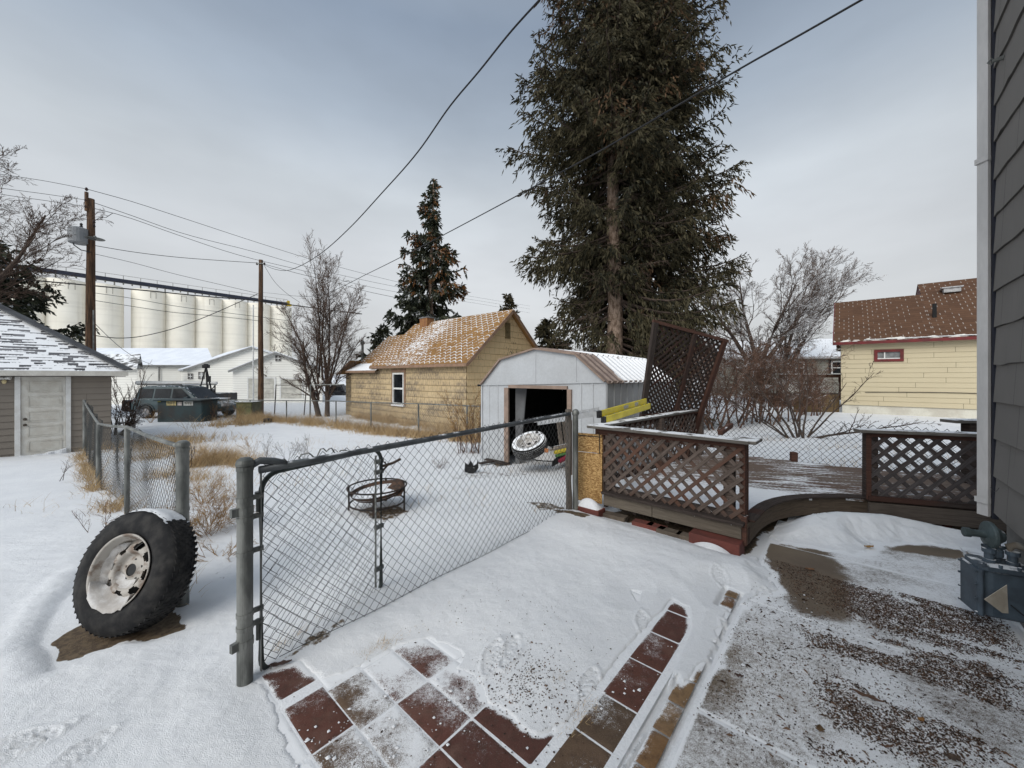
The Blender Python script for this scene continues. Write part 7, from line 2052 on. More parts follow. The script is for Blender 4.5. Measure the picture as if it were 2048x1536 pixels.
def grow(rg, P, r0, r1, L, n, ratio, ang, t0, upb, wander, K=5, rr=.55, wind=None, jit=.35):
    """children of a set of limbs"""
    N = len(P); M_ = N * n
    pi = np.repeat(np.arange(N), n); t = t0 + (1 - t0) * (np.tile(np.arange(n), N) + rg.random(M_)) / n
    t = np.minimum(t, .999); x = t * (P.shape[1] - 1); i = x.astype(int); f = (x - i)[:, None]
    base = P[pi, i] * (1 - f) + P[pi, i + 1] * f; pd = norm(P[pi, i + 1] - P[pi, i])
    rad = (r0[pi] + (r1[pi] - r0[pi]) * t) * rr
    q = norm(np.cross(pd, rg.normal(size=(M_, 3)))); a = ang * (1 + jit * rg.normal(size=M_)) 
    d = norm(pd * np.cos(a)[:, None] + q * np.sin(a)[:, None] + np.array([0, 0, upb]))
    Ln = L[pi] * ratio * (1 - .45 * t) * rg.uniform(.6, 1.25, M_)
    pts = [base]
    for k in range(K - 1):
        d = norm(d + rg.normal(size=(M_, 3)) * wander + np.array([0, 0, upb * .35]) + (0 if wind is None else wind))
        pts.append(pts[-1] + d * (Ln / (K - 1))[:, None])
    return np.stack(pts, 1), rad, rad * .35, Ln
def bark_mat(name, c1, c2, snow=.0):
    m = M(name, .9, 0, .1); n = m.noise(7, detail=5); c = m.mix(n.step(.35, .65), c1, c2)
    if snow: c = dust_top(m, c, snow, scale=3, lo=.3, hi=.8)
    m.color(c); return m.m
MT['bark'] = bark_mat('gray_brown_bark', (0.10, 0.075, 0.06), (0.055, 0.04, 0.034))
MT['twig'] = bark_mat('brown_twigs', (0.13, 0.09, 0.07), (0.07, 0.048, 0.038))
MT['twig_frost'] = bark_mat('frosted_twigs', (0.19, 0.145, 0.12), (0.10, 0.075, 0.065), .55)
MT['reed'] = bark_mat('red_brown_brush', (0.17, 0.10, 0.07), (0.08, 0.05, 0.038), .15)
MT['weed'] = bark_mat('golden_weed', (0.36, 0.23, 0.10), (0.22, 0.13, 0.06), .1)
def bare_tree(name, label, cat, base, limbs, levels, seed, mats=('bark', 'twig'), group=None, upb=.12, wander=.16, wind=None, twig_from=2, sides=(7, 5, 3, 3, 3, 3), parts=True, rmin=.0, rr=.55):
    """limbs: (start offset, direction, length, radius); levels: (children, length ratio, angle, start, bias)"""
    rg = np.random.default_rng(seed); base = np.asarray(base, float)
    K = 7; P = []; r0 = []; L = []
    for off, d, l, r in limbs:
        d = norm(np.asarray(d, float)); p = [base + off]
        for k in range(K - 1): d = norm(d + rg.normal(size=3) * wander * .5 + np.array([0, 0, upb * .3])); p.append(p[-1] + d * l / (K - 1))
        P.append(p); r0.append(r); L.append(l)
    P = np.array(P); r0 = np.array(r0, float); L = np.array(L, float); r1 = r0 * .2
    t = thing(name, label, cat, base, group)
    wood_ = Soup(); tw = Soup()
    wood_.add(*tubes(P, r0, r1, sides[0]))
    for li, (n, ratio, ang, t0, ub) in enumerate(levels):
        P, r0, r1, L = grow(rg, P, r0, r1, L, n, ratio, ang, t0, ub, wander, wind=wind, rr=rr)
        r0 = np.maximum(r0, rmin); r1 = np.maximum(r1, rmin * .6)
        (tw if li + 1 >= twig_from else wood_).add(*tubes(P, r0, r1, sides[min(li + 1, 5)]))
    wood_.build('trunk', MT[mats[0]], t, True)
    if tw.n: tw.build('twigs', MT[mats[1]], t)
    return t
gnd = lambda x, y: np.array([x, y, float(gz(x, y)) - .02])
# left tree, trunk beyond the frame
bare_tree('bare_tree', 'big frosted bare tree reaching in from the left edge above the garage', 'tree', gnd(-22.0, 14.5), [((0, 0, 0), (.02, 0, 1), 6.2, .24), ((0, 0, 3.4), (.75, .1, .95), 6.4, .11), ((0, 0, 2.9), (.95, -.15, .55), 6.2, .10), ((0, 0, 4), (.5, -.1, 1.2), 6.6, .11), ((0, 0, 4), (.2, .2, 1.3), 6.6, .11), ((0, 0, 3), (-.6, .3, .9), 6, .12)],
          [(11, .50, .55, .25, .08), (8, .5, .6, .15, .04), (6, .55, .6, .1, .03), (5, .55, .6, .1, .0)], 3, ('bark', 'twig'), wander=.17, twig_from=2, rmin=.0062, rr=.42)
bare_tree('bare_tree', 'brown bare tree with two trunks left of the yellow house', 'tree', gnd(-10.3, 20.8), [((-.2, 0, 0), (-.05, 0, 1), 4.2, .15), ((.25, 0, 0), (.06, .05, 1), 4.4, .14)] + [((x, 0, z), (dx, dy, 1), l, .055) for x, z, dx, dy, l in ((-.2, 1.0, -.34, .1, 5.2), (-.2, 1.6, -.20, -.2, 5.8), (-.2, 2.2, -.08, .1, 6.0), (0, 2.0, .02, 0, 6.2), (.25, 1.0, .22, -.1, 5.6), (.25, 1.5, .34, .1, 5.0), (.25, 2.2, .12, .1, 6.0), (-.2, .9, -.52, 0, 3.8), (.25, .8, .5, 0, 3.6))],
          [(17, .40, .60, .12, .10), (9, .5, .58, .1, .08), (7, .55, .55, .1, .05)], 8, ('bark', 'twig'), wander=.14, rmin=.0062, rr=.42)
bare_tree('bare_bush', 'small dark leafless bush behind the thinner pole beside the white garage', 'bush', (at(553, 0, 33)[0], 33, -.5), [((0, 0, 0), (.03, 0, 1), 3.6, .12)],
          [(14, .6, .7, .15, .1), (8, .5, .6, .15, .05), (6, .5, .6, .1, 0)], 5, rmin=.011)
w_ = np.array([.035, 0, .0])
bare_tree('bare_tree', 'wide frosted willow like bare tree left of the cream house', 'tree', gnd(17.4, 24.0) - np.array([1.9, 0, 0]), [((0, 0, 0), (.05, 0, 1), 3.6, .30), ((0, 0, 1.5), (-.55, 0, .85), 6.2, .17), ((0, 0, 1.8), (.30, .1, 1), 6.5, .16), ((0, 0, 2.2), (.75, -.1, .8), 6.4, .15), ((0, 0, 1.9), (-.15, .1, 1), 6.0, .16), ((0, 0, 1.3), (-.9, .2, .6), 5.2, .13)],
          [(11, .62, .62, .25, .07), (9, .52, .62, .12, .04), (8, .52, .6, .1, .03), (6, .5, .55, .1, .02)], 12, ('bark', 'twig_frost'), wander=.13, wind=w_, twig_from=3, rmin=.008, rr=.38)
bare_tree('bare_tree', 'slimmer frosted bare tree right behind the willow, leaning to the right', 'tree', gnd(19.6, 26.5) - np.array([.6, 0, 0]), [((0, 0, 0), (.12, 0, 1), 5.0, .22), ((0, 0, 2), (.5, 0, .9), 6.6, .14), ((0, 0, 3), (.25, .1, 1), 6.3, .12)],
          [(12, .6, .5, .2, .08), (9, .5, .55, .12, .04), (8, .5, .55, .1, .03), (6, .5, .5, .1, .02)], 15, ('bark', 'twig_frost'), wander=.12, wind=np.array([.06, 0, 0]), twig_from=3, rmin=.0085, rr=.38)
# thicket
for i, (x, Yd, h, lab) in enumerate(((1400, 13.2, 2.9, 'leftmost brown leafless bush of the thicket, seen behind the leaning lattice panel'), (1455, 13.6, 3.1, 'tall tangled bush of the thicket just right of the leaning lattice panel'), (1505, 14.6, 2.8, 'dense rusty bush in the middle of the thicket behind the deck'), (1560, 14.2, 2.7, 'rusty bush of the thicket behind the many stemmed shrub'), (1625, 16.0, 2.2, 'low bush at the right end of the thicket before the wooden fence'))):
    X = at(x, 0, Yd)[0]; rr_ = random.Random(i)
    bare_tree('thicket_bush', lab, 'bush', gnd(X, Yd), [((rr_.uniform(-.6, .6), rr_.uniform(-.4, .4), 0), (rr_.uniform(-.6, .6), rr_.uniform(-.4, .2), 1), h * rr_.uniform(.75, 1.1), .028) for k in range(11)],
              [(9, .5, .6, .15, .02), (7, .5, .7, .1, -.02), (5, .5, .7, .1, -.02)], 40 + i, ('reed', 'reed'), 'bushes of the brown thicket', wander=.2, rmin=.0045, twig_from=1)
# many stemmed shrub near the deck
sb = on_z(1603, 880, -.17)
def ray(x, y, Yd): return at(x, y, Yd)
def limb_to(x, y, Yd, off, r):
    tgt = at(x, y, Yd); o = np.array(off, float); d = tgt - (sb + o); return (off, d, np.linalg.norm(d), r)
bare_tree('shrub', 'many stemmed leafless shrub just beyond the deck with a long branch reaching right', 'bush', sb, [limb_to(1450, 735, 10.6, (-.35, 0, 0), .030), limb_to(1420, 700, 11.5, (-.3, .1, 0), .028), limb_to(1500, 690, 11, (-.18, 0, 0), .034), limb_to(1540, 720, 11.2, (-.1, 0, 0), .03), limb_to(1560, 760, 10.5, (0, -.1, 0), .035), limb_to(1620, 730, 11.4, (.05, 0, 0), .03), limb_to(1700, 770, 10.6, (.15, 0, 0), .032), limb_to(1740, 838, 9.6, (.3, 0, 0), .030), limb_to(1840, 828, 9.3, (.3, -.05, .05), .034), limb_to(1760, 750, 10.2, (.2, 0, .1), .026), limb_to(1470, 800, 10.0, (-.3, 0, 0), .025), limb_to(1580, 700, 12, (0, .1, 0), .03)],
          [(6, .34, .55, .35, .10), (5, .5, .6, .2, .06), (4, .5, .6, .2, .02)], 77, ('bark', 'bark'), wander=.16, rmin=.0035, upb=.02)
# brush beside the garage
gb_ = at(262, 0, 13.5)
bare_tree('dead_vine', 'dark gnarled dead vine stump between the tan garage and the teal car', 'bush', (at(243, 0, 14.0)[0], 14.0, -.5), [((random.uniform(-.3, .2), 0, 0), (random.uniform(.0, .6), random.uniform(-.3, .3), 1), random.uniform(.8, 1.3), .05) for k in range(5)],
          [(6, .5, .6, .2, -.05), (7, .6, .8, .1, -.08), (5, .5, .8, .1, -.05)], 21, ('bark', 'twig_frost'), wander=.3, rmin=.006)
bare_tree('thin_brush', 'thin leafless brush against the annex wall right of the garage', 'bush', (at(240, 0, 16.0)[0], 16, -.5), [((random.uniform(-.8, .8), 0, 0), (random.uniform(-.2, .3), 0, 1), random.uniform(1.6, 2.8), .02) for k in range(9)],
          [(6, .45, .4, .2, .1), (5, .5, .4, .1, .05)], 22, ('bark', 'twig'), wander=.12, rmin=.006)
bare_tree('shed_bush', 'dry brown bush growing at the corner where the yellow house meets the shed', 'bush', gnd(at(938, 0, 9.4)[0], 9.4), [((random.uniform(-.25, .25), random.uniform(-.2, .2), 0), (random.uniform(-.5, .5), random.uniform(-.3, .2), 1), random.uniform(.8, 1.5), .010) for k in range(16)],
          [(7, .45, .5, .2, .05), (6, .5, .55, .15, .0), (4, .5, .5, .1, 0)], 23, ('reed', 'weed'), wander=.15, rmin=.0028)

# ---- grasses
def blades(rg, X, Y, h, w, lean=.35, K=3):
    N = len(X); z = np.interp([0], [0], [0])[0]
    Zb = gz(X, Y); az = rg.uniform(0, 2 * math.pi, N); la = rg.gamma(1.6, lean / 1.6, N)
    d = np.stack([np.cos(az) * np.sin(la), np.sin(az) * np.sin(la), np.cos(la)], -1)
    p = np.stack([X, Y, Zb - .01], -1); side = norm(np.stack([-np.sin(az + 1), np.cos(az + 1), np.zeros(N)], -1)) * w[:, None]
    P = [p]
    for k in range(K):
        d = norm(d + np.stack([np.cos(az), np.sin(az), -np.ones(N)], -1) * (.10 + .12 * rg.random(N))[:, None] + rg.normal(size=(N, 3)) * .07); p = p + d * (h / K)[:, None]; P.append(p)
    vs = []; 
    for k, q in enumerate(P): s_ = side * (1 - k / K * .85); vs += [q - s_, q + s_]
    V_ = np.stack(vs, 1).reshape(-1, 3); b = (np.arange(N) * 2 * (K + 1))[:, None, None]
    f = b + np.array([[2 * k, 2 * k + 1, 2 * k + 3, 2 * k + 2] for k in range(K)])[None]
    return V_, f.reshape(-1, 4), np.repeat(rg.random(N), K)
mg = M('dry_golden_grass', .85, 0, .2); gt = mg.fac('tint')
mg.color(mg.mix(gt.step(.82, .95), mg.mix(gt, (0.36, 0.235, 0.11), (0.58, 0.44, 0.26)), (0.14, 0.09, 0.055)))
gs = Soup(); rg = np.random.default_rng(5)
def strip(pts, n, hw, h0, h1, w=.004, lean=.3, clump=.55):
    pts = np.array(pts, float); seg = np.linalg.norm(np.diff(pts, axis=0), axis=1); c = np.r_[0, np.cumsum(seg)] / seg.sum()
    u = rg.random(n); X = np.interp(u, c, pts[:, 0]) + rg.normal(0, hw, n); Y = np.interp(u, c, pts[:, 1]) + rg.normal(0, hw, n)
    k = fbm(X * 1.9, Y * 1.9, 3, 50) > clump - .12 * rg.random(n); X, Y = X[k], Y[k]
    hh = rg.uniform(h0, h1, len(X)) * (.5 + fbm(X * 1.2, Y * 1.2, 2, 51)); gs.add(*blades(rg, X, Y, hh, np.full(len(X), w), lean))
strip([(p[0], p[1] - .15) for p in YF[1:]], 9000, .30, .18, .60, .007, clump=.40)
strip([(p[0], p[1] - .25) for p in YF[4:]], 3800, .30, .2, .50, .006, clump=.38)
strip([(YC[0] - 6.5, YC[1] + 5.2), (YC[0], YC[1] - .5)], 3000, .2, .25, .6, .006, clump=.45)
strip([(at(430, 0, 16.5)[0], 16.5), (at(505, 0, 18)[0], 18)], 1500, .5, .2, .7, .008, clump=.5)
strip([(at(300, 0, 12.5)[0], 12.5), (at(420, 0, 12.5)[0], 12.5)], 1800, .6, .15, .5, .006, clump=.5)
# clumps behind the left fence
for x, y, n, s_, h in ((395, 925, 900, .16, .62), (430, 915, 900, .16, .60), (455, 918, 800, .15, .55), (480, 925, 500, .16, .5), (370, 890, 500, .3, .5), (330, 880, 500, .35, .5), (300, 905, 600, .3, .45), (340, 950, 500, .25, .35), (395, 960, 350, .2, .3), (420, 985, 300, .25, .25), (500, 912, 200, .2, .35), (270, 880, 500, .4, .5)):
    P = on_z(x, y, -.12); X = rg.normal(P[0], s_, n); Y = rg.normal(P[1], s_, n); gs.add(*blades(rg, X, Y, rg.uniform(.4, 1, n) * h, np.full(n, .0032), .35))
# along the left fence
for a, b, n in ((LP[0], LP[1], 1100), (LP[1], LP[2], 1700), (LP[2], LP[3], 2200)):
    u = rg.random(n); X = a[0] + (b[0] - a[0]) * u + rg.normal(-.04, .07, n); Y = a[1] + (b[1] - a[1]) * u + rg.normal(-.04, .07, n)
    k = fbm(X * 2.3, Y * 2.3, 2, 60) > .40; X, Y = X[k], Y[k]; gs.add(*blades(rg, X, Y, rg.uniform(.10, .38, len(X)), np.full(len(X), .003), .6))
# stray blades in the yard
n = 5000; X = rg.uniform(-7, 1.0, n); Y = rg.uniform(4.5, 13, n); k = fbm(X * .8, Y * .8, 3, 61) > .54; X, Y = X[k], Y[k]; gs.add(*blades(rg, X, Y, rg.uniform(.05, .22, len(X)), np.full(len(X), .003), .5))
# beyond the deck
n = 5000; X = rg.uniform(3, 9, n); Y = rg.uniform(6.5, 11, n); k = (fbm(X * 1.1, Y * 1.1, 3, 62) > .53); X, Y = X[k], Y[k]; gs.add(*blades(rg, X, Y, rg.uniform(.08, .3, len(X)), np.full(len(X), .0035), .8))
n = 900; u = rg.random(n); X = RF[0][0] + (RF[-1][0] - RF[0][0]) * u + rg.normal(0, .15, n); Y = RF[0][1] + (RF[-1][1] - RF[0][1]) * u + rg.normal(0, .15, n); gs.add(*blades(rg, X, Y, rg.uniform(.1, .4, n), np.full(n, .003), .6))
# tufts between the pavers
for x, y, n, h in ((770, 1283, 40, .07), (760, 1290, 30, .05), (730, 1305, 25, .04), (905, 1215, 22, .05), (905, 1248, 26, .035), (965, 1262, 14, .03), (1070, 1345, 40, .06), (1115, 1355, 35, .06), (875, 1225, 12, .05), (1160, 1430, 46, .05), (1180, 1405, 40, .05), (1145, 1460, 30, .04), (640, 1240, 20, .08), (600, 1265, 30, .12), (560, 1290, 30, .12), (720, 1210, 20, .06), (800, 1270, 20, .03), (840, 1255, 18, .03)):
    P = on_z(x, y, .02); X = rg.normal(P[0], .028, n); Y = rg.normal(P[1], .02, n); v_, f_, t_ = blades(rg, X, Y, rg.uniform(.3, 1.1, n) * h, np.full(n, .0011), 1.0); v_[:, 2] += .022; gs.add(v_, f_, t_)
kind(gs.build('dry_grass', mg.m), 'stuff')

def weed(label, x, y, h, spread, seed, g_=-.1, n=9, mats=('weed', 'weed'), name='dry_weed', rad=.0035, lev=((6, .5, .5, .2, .06), (5, .5, .5, .15, .03))):
    P = on_z(x, y, g_); r_ = random.Random(seed)
    bare_tree(name, label, 'weed', (P[0], P[1], g_ - .01), [((r_.uniform(-.06, .06), r_.uniform(-.06, .06), 0), (r_.uniform(-spread, spread), r_.uniform(-spread, spread), 1), h * r_.uniform(.7, 1.1), rad) for k in range(n)], lev, seed, mats, 'dry weeds standing in the snow', wander=.16, rmin=.0012, upb=.05)
weed('tangled tumbleweed right of the leaning wheel and its post', 415, 1075, .46, 1.3, 101, -.01, 16, lev=((8, .6, .6, .15, .0), (7, .6, .6, .1, 0), (4, .6, .6, .1, 0)), name='tumbleweed', rad=.003)
weed('smaller tumbleweed behind the capped post of the left fence', 405, 1010, .40, 1.4, 102, -.03, 13, lev=((8, .6, .6, .15, .0), (6, .6, .6, .1, 0)), name='tumbleweed')
weed('sprawling dry weed flat on the snow left of the near fence post', 440, 1120, .30, 2.4, 103, 0, 10)
weed('dark upright weed by the far side of the gate top, leftmost of three', 535, 935, .55, .35, 104, -.1, 5, ('bark', 'bark'))
weed('forked dark weed seen above the gate rail, middle of three', 575, 925, .50, .55, 105, -.1, 6, ('bark', 'bark'))
weed('thin dark weed seen above the gate rail, rightmost of three', 612, 920, .48, .5, 106, -.1, 6, ('bark', 'bark'))
weed('single twig sticking out of the snow left of the left fence', 128, 960, .42, .25, 107, -.1, 2, ('bark', 'bark'), rad=.005)
weed('broken brown stalks rising behind the top of the wheel', 205, 1068, .30, .7, 108, -.02, 4, ('reed', 'reed'), rad=.004)
weed('low dry weed among the snow before the fence end', 500, 905, .35, .9, 109, -.2, 8)
weed('low twiggy weed in the snow left of the black debris', 880, 935, .22, 1.3, 110, -.12, 9, ('reed', 'reed'))
weed('tall golden weed standing before the white workshop', 452, 835, 1.1, .3, 111, -.5, 9)
weed('tall reddish weeds at the right end of the alley bin', 400, 838, 1.0, .35, 112, -.5, 16, ('reed', 'weed'), rad=.006)
weed('golden brown weeds before the mossy utility box', 478, 842, .8, .35, 113, -.5, 12, rad=.005)
weed('weeds clustered in front of the alley bin', 430, 840, .9, .4, 114, -.5, 14, ('reed', 'weed'), rad=.005)
weed('dry weeds leaning before the car wheel', 300, 845, .6, .6, 115, -.5, 12, ('weed', 'weed'), rad=.005)

# ---- conifers
mf = M('spruce_needles', .75, 0, .25); tf = mf.fac('tint')
cg = mf.mix(tf.step(.0, .75), (0.009, 0.011, 0.006), (0.092, 0.078, 0.042))
mf.color(mf.mix(tf.gt(.9), cg, (0.13, 0.078, 0.042)))
mfs = M('frosted_spruce_needles', .75, 0, .25); tf = mfs.fac('tint')
cg = mfs.mix(tf.step(.0, .75), (0.016, 0.022, 0.014), (0.060, 0.066, 0.038)); cg = mfs.mix(tf.gt(.9), cg, (0.20, 0.095, 0.035)); mfs.color(dust_top(mfs, cg, .22, scale=1.6, lo=.3, hi=.9))
m_tr = M('spruce_trunk_bark', .95, 0, .1); nb = m_tr.noise(9, stretch=(1, 1, .45), detail=7, rough=.7)
m_tr.color(m_tr.mix(nb.step(.4, .62), (0.13, 0.088, 0.062), (0.32, 0.24, 0.185))); m_tr.bump(nb, .8, .03)
def shoots(rg, B, D, ln, w, tint):
    """crossed slim rhombs: B base, D direction"""
    N = len(B); q = norm(np.cross(D, rg.normal(size=(N, 3)))); q2 = np.cross(D, q); V_ = []
    m_ = B + D * (ln * .42)[:, None]; e = B + D * ln[:, None]
    for s_ in (q, q2): V_.append(np.stack([B, m_ + s_ * w[:, None], e, m_ - s_ * w[:, None]], 1))
    V_ = np.stack(V_, 1).reshape(-1, 3); f = np.arange(N * 8).reshape(-1, 4)
    return V_, f, np.repeat(tint, 2)
def conifer(name, label, base, H_, prof, nb, z0, seed, mat=None, droop=.28, cones=.0, cone_z=.6, dens=1.0, cut=None, trunk_r=.3, sw=.026, sl=.25, group=None, dead=0, lean=(0, 0), upt=.3):
    rg = np.random.default_rng(seed); base = np.asarray(base, float)
    t = thing(name, label, 'tree', base, group)
    tr = lambda z: base + np.array([lean[0] * z, lean[1] * z, z])
    zs = np.linspace(0, H_ * .985, 16); mb = MB(); mb.tube([tr(z) + np.array([.05 * math.sin(z * .7 + seed), 0, 0]) for z in zs], [trunk_r * (1 - .93 * (z / H_)) * (1.15 if z < .6 else 1) for z in zs], 14); mb.build('trunk', m_tr.m, t, smooth=True)
    fol = Soup(); wd = Soup(); BP = []; BR = []
    K = 8
    for i in range(nb):
        z = z0 + (H_ - z0) * ((i + rg.random()) / nb) ** 1.08; az = rg.uniform(0, 2 * math.pi)
        R_ = prof(z) * rg.choice([.66, .85, .97, 1.05], p=[.2, .35, .35, .10]) * rg.uniform(.9, 1.05)
        if z < 7.5 and seed == 11 and math.cos(az - 3.7) > 0: R_ *= .62
        lobe = float(vnoise(az * 1.3 + seed, z * .75, seed)); R_ *= .74 + .42 * lobe
        if lobe < .22 and rg.random() < .6: continue
        if cut is not None and cut(z, az, rg): continue
        fz = z / H_
        pitch = upt * (fz ** 1.5) - droop * (1 - fz) * rg.uniform(.4, 1.5)
        P = []; s = np.linspace(0, 1, K); hz = R_ * s
        zz = z + np.tan(pitch) * hz - .10 * R_ * np.sin(s * 2.6) + .14 * R_ * s ** 3
        wob = rg.normal(0, .04, 2) * R_
        P = np.stack([base[0] + lean[0] * z + np.cos(az) * hz - np.sin(az) * wob[0] * s ** 2, base[1] + lean[1] * z + np.sin(az) * hz + np.cos(az) * wob[0] * s ** 2, base[2] + zz], -1)
        BP.append(P); BR.append(.012 + .014 * R_)
        if R_ < .25: 
            pass
        # side twigs
        nt = max(5, int(R_ * 7.5 * dens)); u = .10 + .90 * rg.random(nt) ** .8 if z < H_ * .6 else rg.random(nt); x = u * (K - 1); ii = np.minimum(x.astype(int), K - 2); f = (x - ii)[:, None]
        TB = P[ii] * (1 - f) + P[ii + 1] * f; td = norm(P[ii + 1] - P[ii]); sgn = rg.choice([-1.0, 1.0], nt)
        lat = norm(np.cross(td, [0, 0, 1.0])) * sgn[:, None]
        a = rg.uniform(.35, 1.15, nt)[:, None]; D = norm(td * np.cos(a) + lat * np.sin(a) + np.array([0, 0, -1]) * rg.uniform(.0, 1.1, nt)[:, None])
        TL_ = (R_ * .30 * (1.25 - .85 * u) + .14) * rg.uniform(.6, 1.25, nt)
        m = np.maximum(3, (TL_ / .062 * dens).astype(int)); idx_ = np.repeat(np.arange(nt), m); N = len(idx_); v = rg.random(N)
        B = TB[idx_] + D[idx_] * (TL_[idx_] * v)[:, None] + np.array([0, 0, -1.0]) * (TL_[idx_] * .30 * v ** 2)[:, None] + rg.normal(0, .03, (N, 3))
        Dd = norm(D[idx_] + np.array([0, 0, -1]) * rg.uniform(.0, 1.5, N)[:, None] + rg.normal(0, .36, (N, 3)))
        ln = sl * rg.uniform(.6, 1.25, N); clump = rg.random(nt)[idx_]
        tint = np.clip(.10 + .45 * clump + .25 * lobe + rg.normal(0, .15, N), 0, .85)
        if cones and z > H_ * cone_z:
            kk = (rg.random(nt)[idx_] < cones * (u[idx_] > .45)) & (rg.random(N) < .75); tint[kk] = 1.0
        if dead and rg.random() < dead: tint[rg.random(N) < .6] = .95
        fol.add(*shoots(rg, B, Dd, ln, sw * rg.uniform(.6, 1.2, N), tint))
        # shoots along the limb itself
        N = max(6, int(R_ * 14 * dens)); u2 = rg.uniform(.25, 1, N); x = u2 * (K - 1); ii = np.minimum(x.astype(int), K - 2); f = (x - ii)[:, None]
        B = P[ii] * (1 - f) + P[ii + 1] * f; td = norm(P[ii + 1] - P[ii]); Dd = norm(td + rg.normal(0, .6, (N, 3)) + np.array([0, 0, -.25]))
        fol.add(*shoots(rg, B, Dd, sl * rg.uniform(.5, 1.0, N), sw * rg.uniform(.7, 1.2, N), np.clip(rg.normal(.45, .18, N), 0, .85)))
    P = np.array(BP); BR = np.array(BR); wd.add(*tubes(P, BR, BR * .25, 4)); wd.build('limbs', MT['bark'], t)
    fol.build('foliage', mat or mf.m, t)
    return t
def prof_tab(zs, rs): return lambda z: float(np.interp(z, zs, rs))
def cutA(z, az, rg):
    towards = math.cos(az - math.atan2(-14.8, -4.0))      # faces the camera
    if z < 5.6 and towards > .55: return rg.random() < .85
    if z < 10 and towards > .6: return rg.random() < .4
    if z < 3.4 and math.cos(az) > -.2: return rg.random() < .5
    return False
gA = gnd(3.95, 14.8); gB = gnd(5.85, 16.6)
conifer('tall_spruce', 'tall dark spruce with a bare gray trunk standing behind the metal shed', gA, 25, prof_tab([1, 2.2, 4, 7, 10, 13, 16, 20, 25], [2.5, 3.3, 3.7, 3.75, 3.8, 3.6, 3.1, 2.2, .1]), 430, 1.6, 11, cones=.35, cone_z=.58, cut=cutA, trunk_r=.34, droop=.36, dead=.05, dens=1.1)
conifer('tall_spruce', 'second tall spruce close behind the first, forming the right half of the crown', gB, 25.5, prof_tab([2, 4, 6, 10, 13, 17, 21, 25.5], [2.4, 3.0, 3.1, 3.4, 3.9, 3.2, 2.2, .1]), 430, 2.2, 13, cones=.25, cone_z=.6, trunk_r=.30, droop=.34, dead=.16, dens=1.05, cut=lambda z, az, rg: z < 4.0 and math.cos(az) > .3 and rg.random() < .5)
bare_tree('dead_limbs', 'bare dead lower limbs under the tall spruce above the shed roof', 'branches', gA + np.array([0, 0, 1.2]), [((0, 0, random.uniform(0, 6.5)), (math.cos(a), math.sin(a), random.uniform(-.1, .45)), random.uniform(1.5, 3), .03) for a in np.linspace(2.6, 6.9, 16)], [(7, .5, .5, .3, -.12), (5, .5, .5, .2, -.15)], 31, ('bark', 'twig'), wander=.2, rmin=.006)
gS = np.array([-5.65, 26.0, -.55])
conifer('rusty_spruce', 'smaller frosted spruce with rust coloured cones rising behind the yellow house', gS, 15.6, prof_tab([0, 2, 4, 5.5, 8, 10.5, 12, 13.5, 15.6], [3.2, 3.3, 3.0, 2.8, 2.4, 2.0, 1.4, .9, .1]), 150, .6, 17, mat=mfs.m, cones=.5, cone_z=.5, trunk_r=.25, sw=.055, sl=.32, dens=1.35, droop=.42, lean=(.018, 0))
conifer('low_spruce', 'low frosted spruce at the left foot of the rusty spruce behind the house', np.array([-8.6, 25.5, -.55]), 5.6, prof_tab([0, 3, 4.6, 5.6], [2.1, 1.9, 1.0, .1]), 80, .4, 18, mat=mfs.m, trunk_r=.12, sw=.055, sl=.34)
conifer('far_spruce', 'small distant spruce peeking over the yellow house ridge', np.array([-.4, 33.0, -.55]), 9.3, prof_tab([0, 4, 7, 9.3], [2.4, 2.0, 1.1, .1]), 90, .6, 19, trunk_r=.14, sw=.07, sl=.42)
conifer('background_spruce', 'dark spruce between the yellow house gable and the tall spruce trunk', np.array([2.1, 22.0, -.5]), 5.4, prof_tab([0, 2, 4, 5.4], [2.2, 2.1, 1.4, .15]), 110, .3, 23, trunk_r=.15, sw=.05, sl=.34, group=None, droop=.1)
conifer('background_spruce', 'dark spruce just right of the tall spruce trunk behind the lattice', np.array([6.7, 21.0, -.5]), 6.3, prof_tab([0, 2, 4, 6.3], [2.0, 2.0, 1.5, .15]), 110, .3, 24, trunk_r=.15, sw=.05, sl=.34)
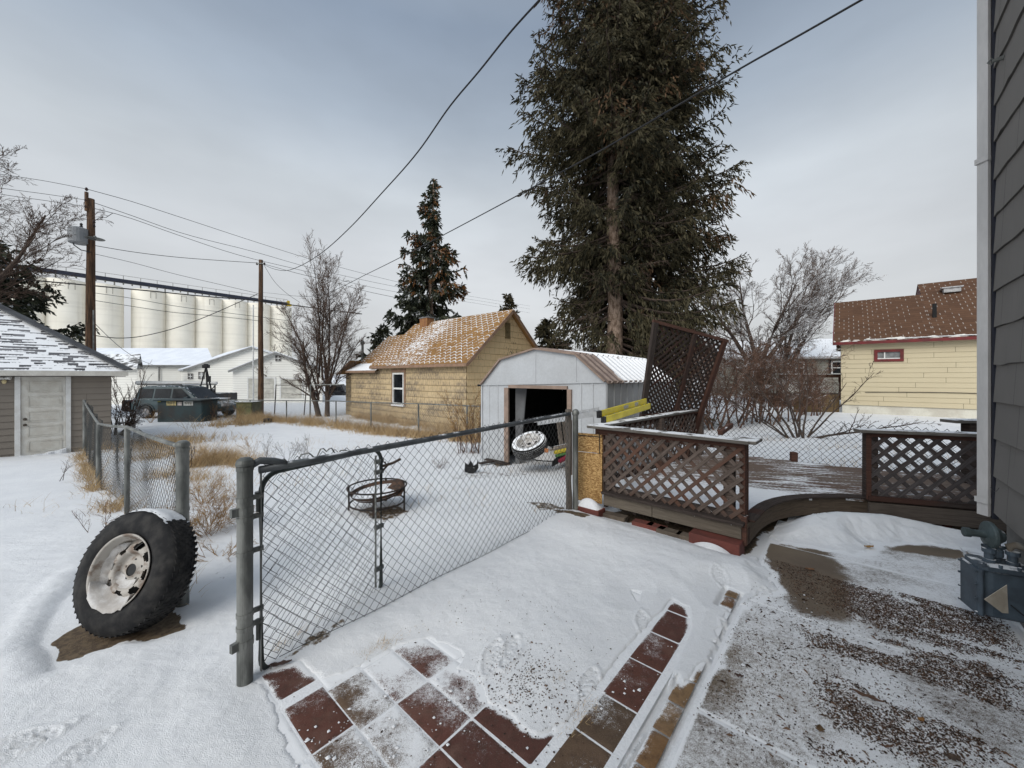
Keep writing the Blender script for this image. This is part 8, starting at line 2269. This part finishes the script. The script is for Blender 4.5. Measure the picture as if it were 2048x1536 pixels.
conifer('snowy_pine', 'broad dark snow flecked pine behind the tan garage at the left edge', np.array([-27.0, 19.0, -.55]), 9.2, prof_tab([0, 2, 4, 6, 7.6, 9.2], [3.2, 3.7, 3.7, 3.1, 2.2, .4]), 230, .8, 29, mat=mfs.m, trunk_r=.22, sw=.06, sl=.30, droop=.02, upt=.5)

# wooden fence and white lattice by the far house
t = thing('board_fence', 'weathered brown board fence between the shrub and the cream house', 'fence', (at(1630, 0, 17.5)[0], 17.5, -.1))
mb = MB(); 
for k in range(15):
    a = at(1590 + k * 6.1, 795, 17.5); mb.box((a[0], 17.5, .35), (.066, 0, 0), (0, .01, 0), (0, 0, .47 + .01 * (k % 3)))
mb.build('boards', wood('olive_board', (.17, .115, .055), (.09, .06, .035)), t)
t = thing('white_lattice_porch', 'porch rail with white lattice below a snowy board left of the cream house', 'railing', (at(1650, 0, 20.5)[0], 20.5, .2))
a, b = at(1560, 783, 20.5), at(1681, 764, 20.5); W_ = b[0] - a[0]
mb = MB(); lattice(mb, a, X_, Z3, -Y_, W_, b[2] - a[2], pitch=.16, sw=.05, th=.01); mb.build('lattice', MT['white_trim'], t)
mb = MB(); p, q = at(1560, 752, 20.4), at(1681, 752, 20.4); mb.bar(p, q, .10, .16); mb.bar(at(1560, 760, 20.4), at(1681, 760, 20.4), .05, .03)
for x in (1562, 1620, 1679): mb.bar(at(x, 750, 20.5), at(x, 800, 20.5), .07, .07)
mb.build('rail_boards', MT['redwood'], t)
mb = MB(); mb.bar(p + Z3 * .10, q + Z3 * .10, .2, .04); mb.build('rail_snow', MT['pure_snow'], t)
mb = MB(); p, q = at(1540, 803, 20.5), at(1681, 800, 20.5); mb.box(((p[0] + q[0]) / 2, 20.6, .3), ((q[0] - p[0]) / 2, 0, 0), (0, .05, 0), (0, 0, .45)); mb.build('porch_skirt', MT['darkwood'], t)

# low far land at the horizon
kind(MB().aabb(-500, 500, 620, 640, -2, 4).build('distant_hills', plain('far_land', (.30, .30, .32), (.4, .42, .45), ns=.02, bump=0)), 'structure')
print('built', len(bpy.data.objects))
